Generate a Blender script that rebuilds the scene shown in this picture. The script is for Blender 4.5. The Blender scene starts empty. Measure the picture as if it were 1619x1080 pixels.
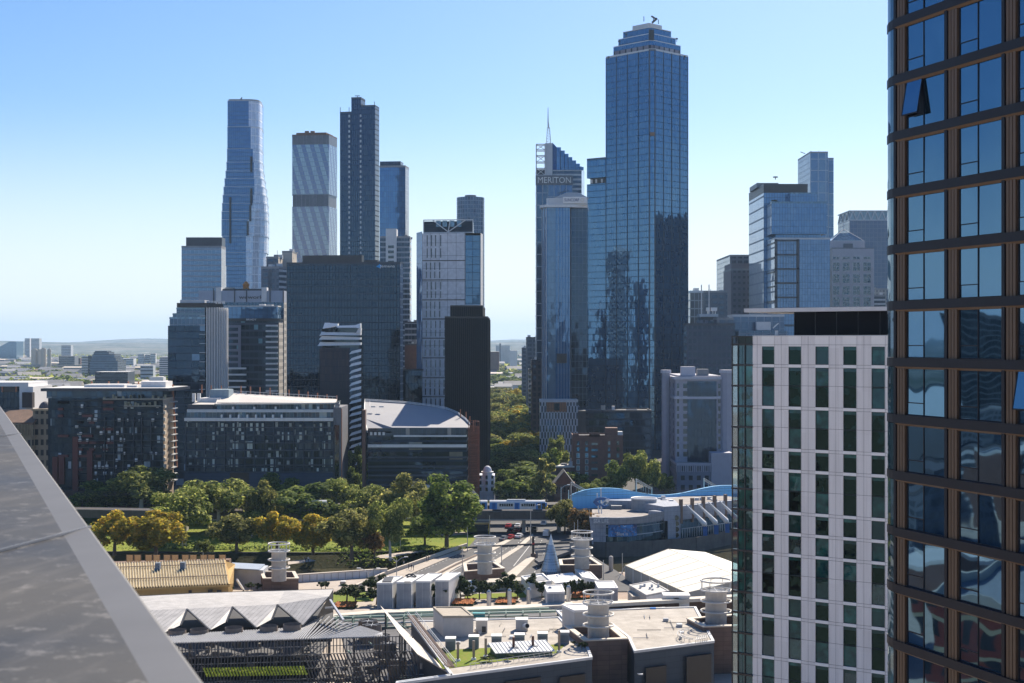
import bpy,math,random
from mathutils import Vector,Matrix
R=math.radians
random.seed(11)
SC=bpy.context.scene
COL=SC.collection
# ---------------------------------------------------------------- camera, sky, sun, exposure
F,CX,CY,H=2250.0,809.5,540.0,65.0
cam_d=bpy.data.cameras.new('camera')
cam=bpy.data.objects.new('camera',cam_d);COL.objects.link(cam)
cam.location=(0,0,H);cam.rotation_euler=(R(90),0,0)
cam_d.sensor_width=36;cam_d.lens=36*F/1619
cam_d.clip_start=.05;cam_d.clip_end=60000
cam_d.dof.use_dof=True;cam_d.dof.focus_distance=400;cam_d.dof.aperture_fstop=15
SC.camera=cam
HAZE=0.000045
SUN_EL,SUN_AZ=41.0,22.0
w=bpy.data.worlds.new('World');SC.world=w;w.use_nodes=True
nt=w.node_tree;nt.nodes.clear()
sky=nt.nodes.new('ShaderNodeTexSky');sky.sky_type='NISHITA';sky.sun_disc=False
sky.sun_elevation=R(SUN_EL);sky.sun_rotation=R(SUN_AZ)
sky.altitude=60;sky.air_density=1.0;sky.dust_density=0.8;sky.ozone_density=3.5
bg=nt.nodes.new('ShaderNodeBackground');bg.inputs[1].default_value=.076
wo=nt.nodes.new('ShaderNodeOutputWorld')
hs=nt.nodes.new('ShaderNodeHueSaturation');hs.inputs['Saturation'].default_value=1.2
ml=nt.nodes.new('ShaderNodeMix');ml.data_type='RGBA';ml.blend_type='MULTIPLY';ml.inputs[0].default_value=1;ml.inputs[7].default_value=(.9,.94,1.04,1);nt.links.new(sky.outputs[0],ml.inputs[6]);nt.links.new(ml.outputs[2],hs.inputs['Color']);
tcw=nt.nodes.new('ShaderNodeTexCoord');spw=nt.nodes.new('ShaderNodeSeparateXYZ');nt.links.new(tcw.outputs[0],spw.inputs[0])
mr=nt.nodes.new('ShaderNodeMapRange');mr.inputs[1].default_value=0;mr.inputs[2].default_value=.17;mr.inputs[3].default_value=.8;mr.inputs[4].default_value=0;mr.interpolation_type='SMOOTHSTEP';nt.links.new(spw.outputs[2],mr.inputs[0])
gw=nt.nodes.new('ShaderNodeMix');gw.data_type='RGBA';gw.inputs[7].default_value=(7.7,8.4,9.0,1);nt.links.new(mr.outputs[0],gw.inputs[0]);nt.links.new(hs.outputs[0],gw.inputs[6]);nt.links.new(gw.outputs[2],bg.inputs[0]);nt.links.new(bg.outputs[0],wo.inputs[0])
sl=bpy.data.lights.new('sun','SUN');sl.energy=5.0;sl.angle=R(.5);sl.color=(1,.89,.74)
sun=bpy.data.objects.new('sun',sl);COL.objects.link(sun)
sd=Vector((math.sin(R(SUN_AZ))*math.cos(R(SUN_EL)),math.cos(R(SUN_AZ))*math.cos(R(SUN_EL)),math.sin(R(SUN_EL))))
sun.rotation_euler=sd.to_track_quat('Z','Y').to_euler()
sun.location=sd*500
SC.view_settings.view_transform='Standard';SC.view_settings.look='None'
SC.view_settings.exposure=0.78;SC.view_settings.gamma=1
SC.render.engine='CYCLES'
SC.cycles.max_bounces=6;SC.cycles.diffuse_bounces=3;SC.cycles.glossy_bounces=3
SC.cycles.transparent_max_bounces=8;SC.cycles.transmission_bounces=4;SC.cycles.volume_bounces=0
SC.cycles.use_denoising=True
try:SC.cycles.sample_clamp_indirect=6
except Exception:pass
# ---------------------------------------------------------------- helpers
def G(px,py,z=0.0):
 Y=(H-z)*F/(py-CY)
 return Vector(((px-CX)/F*Y,Y,z))
def W(px,py,Y):
 return Vector(((px-CX)/F*Y,Y,H-(py-CY)/F*Y))
def XX(px,Y):return(px-CX)/F*Y
def ZZ(py,Y):return H-(py-CY)/F*Y
def V(*a):return Vector(a)
class MB:
 def __init__(s,M=None):
  s.v,s.f,s.uv,s.mi,s.sm=[],[],[],[],[]
  s.M=M;s.m=0;s.smooth=False
 def face(s,pts,uv=None):
  b=len(s.v)
  for p in pts:
   p=Vector(p)
   if len(p)==2:p=Vector((p.x,p.y,0))
   s.v.append(s.M@p if s.M else p)
  s.f.append(list(range(b,b+len(pts))));s.uv.append(uv);s.mi.append(s.m);s.sm.append(s.smooth)
  return s
 def box(s,x0,x1,y0,y1,z0,z1):
  a,b,c,d=(x0,y0),(x1,y0),(x1,y1),(x0,y1)
  return s.prism([a,b,c,d],z0,z1,bot=True)
 def prism(s,poly,z0,z1,top=True,bot=False,z1b=None):
  n=len(poly);P=[Vector((p[0],p[1]))for p in poly]
  area=sum(P[i].x*P[(i+1)%n].y-P[(i+1)%n].x*P[i].y for i in range(n))
  if area<0:P.reverse()
  u=0
  for i in range(n):
   a,b=P[i],P[(i+1)%n];L=(b-a).length
   s.face([(a.x,a.y,z0),(b.x,b.y,z0),(b.x,b.y,z1),(a.x,a.y,z1)],[(u,z0),(u+L,z0),(u+L,z1),(u,z1)])
   u+=L
  sm=s.smooth;s.smooth=False
  if top:s.face([(p.x,p.y,z1)for p in P])
  if bot:s.face([(p.x,p.y,z0)for p in reversed(P)])
  s.smooth=sm
  return s
 def loft(s,rings,closed=True,cap=True):
  u0=[0]
  for i in range(1,len(rings[0])+1):u0 .append(u0[-1]+(Vector(rings[0][i%len(rings[0])])-Vector(rings[0][i-1])).length)
  n=len(rings[0]);last=n if closed else n-1;vv=0
  for a,b in zip(rings,rings[1:]):
   h=(Vector(b[0])-Vector(a[0])).length
   for i in range(last):
    j=(i+1)%n
    s.face([a[i],a[j],b[j],b[i]],[(u0[i],vv),(u0[i+1],vv),(u0[i+1],vv+h),(u0[i],vv+h)])
   vv+=h
  if cap and closed:
   s.smooth,k=False,s.smooth
   s.face(rings[-1]);s.face(list(reversed(rings[0])));s.smooth=k
  return s
 def cyl(s,cx,cy,z0,z1,r,r2=None,n=20,cap=True):
  r2=r if r2 is None else r2;k=s.smooth;s.smooth=True
  A=[(cx+r*math.cos(2*math.pi*i/n),cy+r*math.sin(2*math.pi*i/n),z0)for i in range(n)]
  B=[(cx+r2*math.cos(2*math.pi*i/n),cy+r2*math.sin(2*math.pi*i/n),z1)for i in range(n)]
  s.loft([A,B],cap=cap);s.smooth=k
  return s
 def torus(s,cx,cy,z,RR,r,n=36,m=6):
  k=s.smooth;s.smooth=True
  def p(i,j):
   a,b=2*math.pi*i/n,2*math.pi*j/m
   return(cx+(RR+r*math.cos(b))*math.cos(a),cy+(RR+r*math.cos(b))*math.sin(a),z+r*math.sin(b))
  for i in range(n):
   for j in range(m):s.face([p(i,j),p(i+1,j),p(i+1,j+1),p(i,j+1)])
  s.smooth=k
  return s
 def bar(s,p,q,w,h=None):
  p,q=Vector(p),Vector(q);d=(q-p)
  if d.length<1e-6:return s
  d.normalize();h=h or w
  up=Vector((0,0,1))if abs(d.z)<.95 else Vector((0,1,0))
  x=d.cross(up).normalized()*w/2;y=x.cross(d).normalized()*h/2
  A=[p-x-y,p+x-y,p+x+y,p-x+y];B=[a+(q-p)for a in A]
  return s.loft([A,B])
 def tube(s,pts,r,n=7):
  pts=[Vector(p)for p in pts];rs=r if isinstance(r,(list,tuple))else[r]*len(pts)
  rings=[];k=s.smooth;s.smooth=True
  for i,p in enumerate(pts):
   d=(pts[min(i+1,len(pts)-1)]-pts[max(i-1,0)]).normalized()
   up=Vector((0,0,1))if abs(d.z)<.9 else Vector((0,1,0))
   x=d.cross(up).normalized();y=x.cross(d).normalized()
   rings.append([p+(x*math.cos(2*math.pi*j/n)-y*math.sin(2*math.pi*j/n))*rs[i]for j in range(n)])
  s.loft(rings);s.smooth=k
  return s
 def build(s,name,mat,parent=None,kind=None):
  off=Vector((0,0,0));q=parent
  while q is not None:off+=q.location;q=q.parent
  me=bpy.data.meshes.new(name)
  me.from_pydata([v-off for v in s.v],[],s.f)
  mats=mat if isinstance(mat,(list,tuple))else[mat]
  for m in mats:me.materials.append(m)
  lay=me.uv_layers.new(name='UVMap');buf=[]
  for f,uv in zip(s.f,s.uv):
   if uv is None:
    a,b,c=s.v[f[0]],s.v[f[1]],s.v[f[2]]
    n=(b-a).cross(c-a)
    if n.length>0:n.normalize()
    if abs(n.z)>.7:uv=[(s.v[i].x,s.v[i].y)for i in f]
    else:
     t=Vector((-n.y,n.x));t=t.normalized()if t.length else Vector((1,0))
     uv=[(s.v[i].x*t.x+s.v[i].y*t.y,s.v[i].z)for i in f]
   for c in uv:buf+=[c[0],c[1]]
  lay.data.foreach_set('uv',buf)
  me.polygons.foreach_set('material_index',s.mi)
  me.polygons.foreach_set('use_smooth',s.sm)
  me.validate();me.update()
  o=bpy.data.objects.new(name,me);COL.objects.link(o)
  if parent is not None:o.parent=parent
  if kind:o['kind']=kind
  return o
def FR(origin,ang=0):
 return Matrix.Translation(Vector(origin))@Matrix.Rotation(ang,4,'Z')
def T(name,label,cat,loc=(0,0,0),group=None):
 o=bpy.data.objects.new(name,None);o.empty_display_size=1
 COL.objects.link(o);o.location=loc
 o['label']=label;o['category']=cat
 if group:o['group']=group
 return o
def tag(o,label,cat,group=None,kind=None):
 if kind:o['kind']=kind
 if label:o['label']=label
 if cat:o['category']=cat
 if group:o['group']=group
 return o
def dup(root,loc=None,rz=0,sc=1,label=None,group=None,name=None):
 def cp(o,par):
  c=o.copy();COL.objects.link(c)
  if par is not None:c.parent=par
  for ch in list(o.children):cp(ch,c)
  return c
 r=cp(root,None)
 if loc is not None:r.location=loc
 r.rotation_euler=(0,0,rz)
 r.scale=(sc,sc,sc)if not isinstance(sc,(tuple,list))else sc
 if label:r['label']=label
 if group:r['group']=group
 return r
 # ---------------------------------------------------------------- materials
MATS={}
class NT:
 def __init__(s,name):
  s.mat=bpy.data.materials.new(name);s.mat.use_nodes=True
  s.t=s.mat.node_tree;s.t.nodes.clear()
  s.out=s.t.nodes.new('ShaderNodeOutputMaterial')
 def n(s,typ,attrs=None,**ins):
  nd=s.t.nodes.new(typ)
  for k,v in(attrs or{}).items():setattr(nd,k,v)
  for k,v in ins.items():
   key=int(k[1:])if k[0]=='_' else k.replace('_',' ')
   s.set(nd.inputs[key],v)
  return nd
 def set(s,sock,v):
  if isinstance(v,bpy.types.NodeSocket):s.t.links.new(v,sock)
  elif isinstance(v,bpy.types.Node):s.t.links.new(v.outputs[0],sock)
  elif isinstance(v,(tuple,list))and len(v)==3 and sock.type=='RGBA':sock.default_value=(*v,1)
  else:sock.default_value=v
 def math(s,op,a,b=0.0,c=None):
  nd=s.t.nodes.new('ShaderNodeMath');nd.operation=op
  s.set(nd.inputs[0],a);s.set(nd.inputs[1],b)
  if c is not None:s.set(nd.inputs[2],c)
  return nd.outputs[0]
 def mix(s,f,a,b):
  nd=s.t.nodes.new('ShaderNodeMix');nd.data_type='RGBA'
  s.set(nd.inputs[0],f);s.set(nd.inputs[6],a);s.set(nd.inputs[7],b)
  return nd.outputs[2]
 def fmix(s,f,a,b):
  nd=s.t.nodes.new('ShaderNodeMix');s.set(nd.inputs[0],f);s.set(nd.inputs[2],a);s.set(nd.inputs[3],b)
  return nd.outputs[0]
 def ramp(s,f,lo,hi):
  nd=s.t.nodes.new('ShaderNodeMapRange');s.set(nd.inputs[0],f);nd.inputs[1].default_value=lo;nd.inputs[2].default_value=hi
  return nd.outputs[0]
 def bsdf(s,**ins):
  b=s.n('ShaderNodeBsdfPrincipled')
  for k,v in ins.items():s.set(b.inputs[k.replace('_',' ')],v)
  return b
 def done(s,shader):
  s.t.links.new(shader.outputs[0]if isinstance(shader,bpy.types.Node)else shader,s.out.inputs[0])
  return s.mat
def cmat(name,col,var=.12,scale=.5,rough=.8,bump=0.0,metal=0.0,stain=0.0,spec=.5):
 """plain surface (concrete, paint, stone) with uneven tone, streaks and grain"""
 if name in MATS:return MATS[name]
 m=NT(name)
 tc=m.n('ShaderNodeTexCoord')
 n1=m.n('ShaderNodeTexNoise',Vector=tc.outputs[3],Scale=scale,Detail=6.0,Roughness=.65)
 n2=m.n('ShaderNodeTexNoise',Vector=m.n('ShaderNodeMapping',Vector=tc.outputs[3],Scale=(3,3,.25)),Scale=scale*1.5,Detail=3.0)
 f=m.math('ADD',m.math('MULTIPLY',n1 .outputs[0],.65),m.math('MULTIPLY',n2 .outputs[0],.35))
 f=m.ramp(f,.3,.7)
 lo=tuple(c*(1-var*2)for c in col);hi=tuple(min(1,c*(1+var))for c in col)
 c=m.mix(f,lo,hi)
 if stain:
  n3=m.n('ShaderNodeTexNoise',Vector=tc.outputs[3],Scale=scale*.35,Detail=8.0,Roughness=.7)
  c=m.mix(m.math('MULTIPLY',m.ramp(n3 .outputs[0],.5,.68),stain),c,tuple(k*.35 for k in col))
 b=m.bsdf(Base_Color=c,Roughness=rough,Metallic=metal,Specular_IOR_Level=spec)
 if bump:
  bp=m.n('ShaderNodeBump',Strength=bump,Distance=.05,Height=n1 .outputs[0]);m.set(b.inputs['Normal'],bp)
 MATS[name]=m.done(b);return MATS[name]
def fmat(name,g1,g2,frame,bw,rh,mort=.12,st=(.3,.58,1),spf=0,spc=None,pf=0,pw=1,pc=None,ior=1.9,rough=.05,tilt=.012,warp=.012,skew=1.6,g3=None,vm=None,blind=0,frough=.55,checker=False,streak=0):
 """facade read in metres along the wall and up it: panes with their own tint and tilt, mullions, floor bands, piers"""
 if name in MATS:return MATS[name]
 m=NT(name)
 uv=m.n('ShaderNodeUVMap');sp=m.n('ShaderNodeSeparateXYZ',_0=uv)
 u,v=sp.outputs[0],sp.outputs[1]
 U,VV=m.math('DIVIDE',u,bw),m.math('DIVIDE',v,rh)
 if checker:
  row=m.math('MODULO',m.math('FLOOR',VV),2.0);U=m.math('ADD',U,m.math('MULTIPLY',row,.5))
 iu,iv=m.math('FLOOR',U),m.math('FLOOR',VV)
 cid=m.n('ShaderNodeCombineXYZ',_0=iu,_1=iv)
 wn=m.n('ShaderNodeTexWhiteNoise',{'noise_dimensions':'2D'},Vector=cid)
 fu,fv=m.math('FRACT',U),m.math('FRACT',VV)
 r=m.math('POWER',wn.outputs[0],skew)
 tc=m.n('ShaderNodeTexCoord')
 big=m.n('ShaderNodeTexNoise',Vector=tc.outputs[3],Scale=.035,Detail=3.0)
 r=m.math('MULTIPLY',r,m.ramp(big.outputs[0],.25,.75))
 pane=m.mix(r,g1,g2)
 if g3 is not None:
  pane=m.mix(m.math('GREATER_THAN',wn.outputs[0],.93),pane,g3)
 if blind:
  sc=m.n('ShaderNodeSeparateColor',_0=wn.outputs[1])
  down=m.math('GREATER_THAN',fv,m.math('ADD',.25,m.math('MULTIPLY',sc.outputs[0],1.0/blind)))
  pane=m.mix(down,pane,g3 or g2)
 vmv=mort if vm is None else vm
 line=m.math('MAXIMUM',m.math('LESS_THAN',fu,mort/bw),m.math('LESS_THAN',fv,vmv/rh))
 c=m.mix(line,pane,frame);mask=line
 if spf:
  k=m.math('LESS_THAN',fv,spf);c=m.mix(k,c,spc);mask=m.math('MAXIMUM',mask,k)
 if pf:
  k=m.math('LESS_THAN',m.math('FRACT',m.math('DIVIDE',u,pw)),pf);c=m.mix(k,c,pc);mask=m.math('MAXIMUM',mask,k)
 fine=m.n('ShaderNodeTexNoise',Vector=tc.outputs[3],Scale=.6,Detail=5.0)
 c=m.mix(m.math('MULTIPLY',m.ramp(fine.outputs[0],.35,.75),.25),c,(0.02,.025,.03))
 b=m.bsdf(Base_Color=c,Roughness=m.fmix(mask,rough,frough),IOR=m.fmix(mask,ior,1.4),Specular_Tint=(*st,1))
 geo=m.n('ShaderNodeNewGeometry')
 def vm_(op,a,bb):
  nd=m.t.nodes.new('ShaderNodeVectorMath');nd.operation=op;m.set(nd.inputs[0],a)
  if op=='SCALE':m.set(nd.inputs[3],bb)
  else:m.set(nd.inputs[1],bb)
  return nd.outputs[0]
 d1=vm_('SCALE',vm_('SUBTRACT',wn.outputs[1],(.5,.5,.5)),tilt*2)
 wv=m.n('ShaderNodeTexNoise',Vector=m.n('ShaderNodeMapping',Vector=tc.outputs[3],Scale=(1,1,.45)),Scale=.35,Detail=2.0)
 d2=vm_('SCALE',vm_('SUBTRACT',wv.outputs[1],(.5,.5,.5)),warp*4)
 nn=vm_('NORMALIZE',vm_('ADD',geo.outputs[1],vm_('ADD',d1,d2)),(0,0,0))
 m.set(b.inputs['Normal'],nn)
 MATS[name]=m.done(b);return MATS[name]
def leafmat(name,c1,c2,c3,tr=.35):
 m=NT(name)
 geo=m.n('ShaderNodeNewGeometry');tc=m.n('ShaderNodeTexCoord');oi=m.n('ShaderNodeObjectInfo')
 nz=m.n('ShaderNodeTexNoise',Vector=tc.outputs[3],Scale=.32,Detail=3.0)
 f=m.math('ADD',m.math('MULTIPLY',m.ramp(nz.outputs[0],.3,.7),.6),m.math('MULTIPLY',geo.outputs[8]if len(geo.outputs)>8 else 0,.4))
 c=m.mix(f,c1,c2)
 c=m.mix(m.math('MULTIPLY',m.math('GREATER_THAN',m.math('ADD',m.math('MULTIPLY',geo.outputs[8],.5),m.math('MULTIPLY',nz.outputs[0],.9)),.82),.85),c,c3)
 c=m.mix(m.math('MULTIPLY',oi.outputs['Random'],.3),c,tuple(k*.45 for k in c1))
 b=m.bsdf(Base_Color=c,Roughness=.75,Specular_IOR_Level=.15)
 t=m.n('ShaderNodeBsdfTranslucent',Color=c)
 mx=m.n('ShaderNodeMixShader',_0=tr);m.t.links.new(b.outputs[0],mx.inputs[1]);m.t.links.new(t.outputs[0],mx.inputs[2])
 return m.done(mx)
def winglass(name,col,ior=1.9,rough=.03,warp=.006,scale=.8,st=(.5,.75,1)):
 """dark window glass with a slightly wavy surface; each pane a little different"""
 if name in MATS:return MATS[name]
 m=NT(name);tc=m.n('ShaderNodeTexCoord');oi=m.n('ShaderNodeObjectInfo')
 nz=m.n('ShaderNodeTexNoise',Vector=tc.outputs[3],Scale=scale,Detail=1.5)
 geo=m.n('ShaderNodeNewGeometry')
 s1=m.n('ShaderNodeVectorMath',{'operation':'SUBTRACT'},_0=nz.outputs[1],_1=(.5,.5,.5))
 s2=m.n('ShaderNodeVectorMath',{'operation':'SCALE'},_0=s1);m.set(s2 .inputs[3],warp*4)
 s3=m.n('ShaderNodeVectorMath',{'operation':'ADD'},_0=geo.outputs[1],_1=s2)
 s4=m.n('ShaderNodeVectorMath',{'operation':'NORMALIZE'},_0=s3)
 in_=m.n('ShaderNodeTexNoise',Vector=tc.outputs[3],Scale=.7,Detail=4.0)
 c=m.mix(m.math('MULTIPLY',oi.outputs['Random'],m.ramp(in_.outputs[0],.35,.65)),tuple(k*.35 for k in col),tuple(k*1.5 for k in col))
 b=m.bsdf(Base_Color=c,Roughness=rough,IOR=ior,Normal=s4,Specular_Tint=(*st,1))
 MATS[name]=m.done(b);return MATS[name]
def foot(pA,YA,pB,YB,pC=None,pD=None,depth=None):
 """rectangular footprint whose front runs from A to B (photo columns and distances); the depth from the column where a side ends"""
 A=Vector((XX(pA,YA),YA));B=Vector((XX(pB,YB),YB));t=(B-A).normalized();n=Vector((-t.y,t.x))
 if pC is not None:
  k=(pC-CX)/F;d=(k*B.y-B.x)/(n.x-k*n.y)
 elif pD is not None:
  k=(pD-CX)/F;d=(k*A.y-A.x)/(n.x-k*n.y)
 else:d=depth
 if d<=0:d=24
 return[A,B,B+n*d,A+n*d]
def inset(P,d):
 P=[Vector((p[0],p[1]))for p in P];n=len(P);out=[]
 area=sum(P[i].x*P[(i+1)%n].y-P[(i+1)%n].x*P[i].y for i in range(n));sg=1 if area>0 else-1
 for i in range(n):
  a,b,c=P[i-1],P[i],P[(i+1)%n]
  e1,e2=(b-a).normalized(),(c-b).normalized()
  n1,n2=Vector((-e1 .y,e1 .x))*sg,Vector((-e2 .y,e2 .x))*sg
  k=(n1+n2);k=k/max(k.length_squared,1e-6)*2
  out.append(b+k*d)
 return out
def cen(P,z=0):
 return Vector((sum(p[0]for p in P)/len(P),sum(p[1]for p in P)/len(P),z))
def sub(P,u0,u1,v0,v1):
 A,B,C,D=P
 f=lambda u,v:A+(B-A)*u+(D-A)*v
 return[f(u0,v0),f(u1,v0),f(u1,v1),f(u0,v1)]
def walls(root,P,z0,z1,mats,name='facade',roof=None,par=1.0,pmat=None):
 """one facade part per side, a roof and a parapet"""
 n=len(P)
 for i in range(n):
  a,b=P[i],P[(i+1)%n];L=(b-a).length
  m=mats[i%len(mats)]if isinstance(mats,(list,tuple))else mats
  if m is None:continue
  mb=MB();mb.face([(a.x,a.y,z0),(b.x,b.y,z0),(b.x,b.y,z1),(a.x,a.y,z1)],[(0,z0),(L,z0),(L,z1),(0,z1)])
  mb.build(name,m,root)
 if roof:
  mb=MB();mb.face([(p.x,p.y,z1-.02)for p in P]);mb.build('roof',roof,root)
  if par:parapet(root,P,z1,par,pmat or roof)
def parapet(root,P,z,h,mat,t=.35,out=.06,name='parapet'):
 O,I=inset(P,-out),inset(P,t);n=len(P);mb=MB()
 for i in range(n):
  j=(i+1)%n
  a,b,c,d=O[i],O[j],I[j],I[i]
  mb.face([(a.x,a.y,z-.3),(b.x,b.y,z-.3),(b.x,b.y,z+h),(a.x,a.y,z+h)])
  mb.face([(c.x,c.y,z-.1),(d.x,d.y,z-.1),(d.x,d.y,z+h),(c.x,c.y,z+h)])
  mb.face([(a.x,a.y,z+h),(b.x,b.y,z+h),(c.x,c.y,z+h),(d.x,d.y,z+h)])
  mb.face([(b.x,b.y,z-.3),(a.x,a.y,z-.3),(d.x,d.y,z-.3),(c.x,c.y,z-.3)])
 return mb.build(name,mat,root)
def blk(root,P,z0,z1,mat,name='plant_room',top=True):
 return MB().prism(P,z0,z1,top=top).build(name,mat,root)
def clutter(root,P,z,n,seed,hmax=3.0):
 """boxes, pipes and aerials standing about on a roof"""
 rs=random.Random(seed);c=cen(P)
 for i in range(n):
  p=P[0]+(P[1]-P[0])*rs.uniform(.1,.85)+(P[3]-P[0])*rs.uniform(.1,.8);w_,d_,h=rs.uniform(.8,3.5),rs.uniform(.8,3),rs.uniform(.5,hmax);k=rs.random()
  if k<.62:MB().box(p.x,p.x+w_,p.y,p.y+d_,z-.05,z+h).build('roof_unit',rs.choice((lgrey,offw,grey,conc)),root)
  elif k<.8:MB().tube([V(p.x,p.y,z),V(p.x,p.y,z+h*1.6)],.12,5).build('roof_aerial',dgrey,root)
  else:MB().tube([V(p.x,p.y,z+.4),V(p.x+w_*2,p.y,z+.4),V(p.x+w_*2,p.y+d_*1.5,z+.4)],.2,6).build('roof_pipe',steel,root)
def ledges(root,a,b,z0,z1,n,d,h,mat,name='floor_slab',ends=0,each=False):
 """n ledges standing d metres proud of the wall a-b"""
 a,b=Vector(a),Vector(b);t=(b-a).normalized();nn=Vector((t.y,-t.x));mb=MB()
 for i in range(n):
  z=z0+(z1-z0)*i/max(n-1,1)
  A,B=a-t*ends,b+t*ends
  mb.prism([A+nn*d,B+nn*d,B-nn*.02,A-nn*.02],z,z+h,bot=True)
  if each:mb.build(name,mat,root);mb=MB()
 if not each:mb.build(name,mat,root)
def fins(root,a,b,z0,z1,n,d,w_,mat,name='fin',each=False,skip=()):
 a,b=Vector(a),Vector(b);t=(b-a).normalized();nn=Vector((t.y,-t.x));mb=MB()
 for i in range(n):
  if i in skip:continue
  p=a+(b-a)*i/max(n-1,1)
  mb.prism([p-t*w_/2+nn*d,p+t*w_/2+nn*d,p+t*w_/2-nn*.01,p-t*w_/2-nn*.01],z0,z1,bot=True)
  if each:mb.build(name,mat,root);mb=MB()
 if not each:mb.build(name,mat,root)
def lettering(txt,root,a,b,z0,z1,mat,d=.15,name='lettering',depth=.12):
 """raised letters fitted between a and b (on a wall) and between two heights"""
 cu=bpy.data.curves.new('t','FONT');cu.body=txt;cu.extrude=.04;cu.resolution_u=3
 o=bpy.data.objects.new('t',cu);COL.objects.link(o)
 dg=bpy.context.evaluated_depsgraph_get();dg.update()
 me=bpy.data.meshes.new_from_object(o.evaluated_get(dg));bpy.data.objects.remove(o)
 xs=[v.co.x for v in me.vertices];ys=[v.co.y for v in me.vertices]
 x0,x1,y0,y1=min(xs),max(xs),min(ys),max(ys)
 a,b=Vector(a),Vector(b);t=(b-a).normalized();nn=Vector((t.y,-t.x));L=(b-a).length
 off=Vector((0,0,0));q=root
 while q is not None:off+=q.location;q=q.parent
 for v in me.vertices:
  u=(v.co.x-x0)/(x1-x0)*L;z=z0+(v.co.y-y0)/(y1-y0)*(z1-z0)
  p=a+t*u+nn*(d+depth*(1 if v.co.z>0 else 0))
  v.co=Vector((p.x,p.y,z))-off
 me.materials.clear();me.materials.append(mat)
 lo=bpy.data.objects.new(name,me);COL.objects.link(lo);lo.parent=root
 return lo
 # ---------------------------------------------------------------- shared materials
conc=cmat('pale_concrete',(.42,.39,.35),.12,.4,.85,.15,stain=.35)
conc2=cmat('warm_concrete',(.5,.45,.38),.1,.5,.85,.1,stain=.25)
white=cmat('white_paint',(.78,.77,.75),.05,.3,.5,stain=.15)
cream=cmat('cream_render',(.62,.54,.44),.07,.3,.75,stain=.15)
offw=cmat('off_white_render',(.7,.69,.68),.07,.3,.7,stain=.2)
grey=cmat('grey_cladding',(.2,.21,.23),.08,.3,.5)
lgrey=cmat('light_grey_metal',(.54,.56,.58),.07,.4,.45)
dgrey=cmat('charcoal_metal',(.035,.038,.045),.15,.5,.45)
black=cmat('black_metal',(.012,.013,.018),.15,.5,.35)
navy=cmat('navy_metal',(.03,.04,.06),.1,.3,.4)
rust=cmat('rusty_steel',(.25,.085,.045),.2,.6,.8)
terra=cmat('terracotta_steel',(.42,.17,.09),.12,.6,.7)
steel=cmat('galvanised_steel',(.5,.51,.52),.08,1.0,.35,metal=.6)
brick=cmat('red_brown_brick',(.17,.09,.07),.15,.8,.85,stain=.3)
brownst=cmat('brown_stone',(.22,.15,.11),.14,.5,.8,.15,stain=.35)
roofg=cmat('grey_roof_sheet',(.3,.3,.31),.12,.2,.7,stain=.4)
roofl=cmat('pale_roof_sheet',(.62,.6,.57),.08,.15,.7,stain=.25)
roofd=cmat('dark_roof_sheet',(.09,.09,.1),.2,.2,.8,stain=.3)
tile=cmat('brown_roof',(.2,.12,.08),.2,.3,.85,stain=.4)
gwin=winglass('window_glass',(.05,.07,.08),1.8)
gdark=winglass('dark_window_glass',(.012,.016,.02),1.7)
glblue=winglass('pale_blue_glass',(.12,.22,.32),2.0)
# ---------------------------------------------------------------- the setting
def grassmat(name,c1,c2,c3):
 m=NT(name);tc=m.n('ShaderNodeTexCoord')
 a=m.n('ShaderNodeTexNoise',Vector=tc.outputs[3],Scale=.06,Detail=6.0,Roughness=.6)
 b_=m.n('ShaderNodeTexNoise',Vector=tc.outputs[3],Scale=1.2,Detail=4.0)
 c=m.mix(m.ramp(a.outputs[0],.35,.65),c1,c2)
 c=m.mix(m.math('MULTIPLY',m.ramp(b_.outputs[0],.45,.7),.6),c,c3)
 b=m.bsdf(Base_Color=c,Roughness=.9,Specular_IOR_Level=.1)
 m.set(b.inputs['Normal'],m.n('ShaderNodeBump',Strength=.6,Distance=.2,Height=b_.outputs[0]))
 return m.done(b)
grass=grassmat('lawn',(.1,.17,.018),(.2,.24,.03),(.26,.2,.07))
bankm=grassmat('river_bank',(.025,.035,.012),(.05,.05,.02),(.09,.075,.04))
def groundmat():
 m=NT('suburb_ground');tc=m.n('ShaderNodeTexCoord')
 v=m.n('ShaderNodeTexVoronoi',Vector=m.n('ShaderNodeMapping',Vector=tc.outputs[3],Scale=(1,.45,1)),Scale=.022)
 sp=m.n('ShaderNodeSeparateColor',_0=v.outputs[1])
 n=m.n('ShaderNodeTexNoise',Vector=tc.outputs[3],Scale=.002,Detail=8.0,Roughness=.65)
 n2=m.n('ShaderNodeTexNoise',Vector=tc.outputs[3],Scale=.05,Detail=4.0)
 c=m.mix(sp.outputs[0],(.035,.045,.025),(.2,.19,.17))
 c=m.mix(m.math('GREATER_THAN',sp.outputs[1],.86),c,(.6,.58,.54))
 c=m.mix(m.ramp(n.outputs[0],.42,.58),c,(.035,.055,.02))
 c=m.mix(m.ramp(n2 .outputs[0],.45,.7),c,(.12,.12,.1))
 return m.done(m.bsdf(Base_Color=c,Roughness=.95,Specular_IOR_Level=.1))
asph=cmat('asphalt',(.085,.085,.09),.18,.12,.9,.1,stain=.3)
asph2=cmat('dark_street',(.05,.05,.052),.15,.12,.9,.1)
pave=cmat('sandy_paving',(.42,.36,.3),.1,.25,.85,.05,stain=.3)
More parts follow.
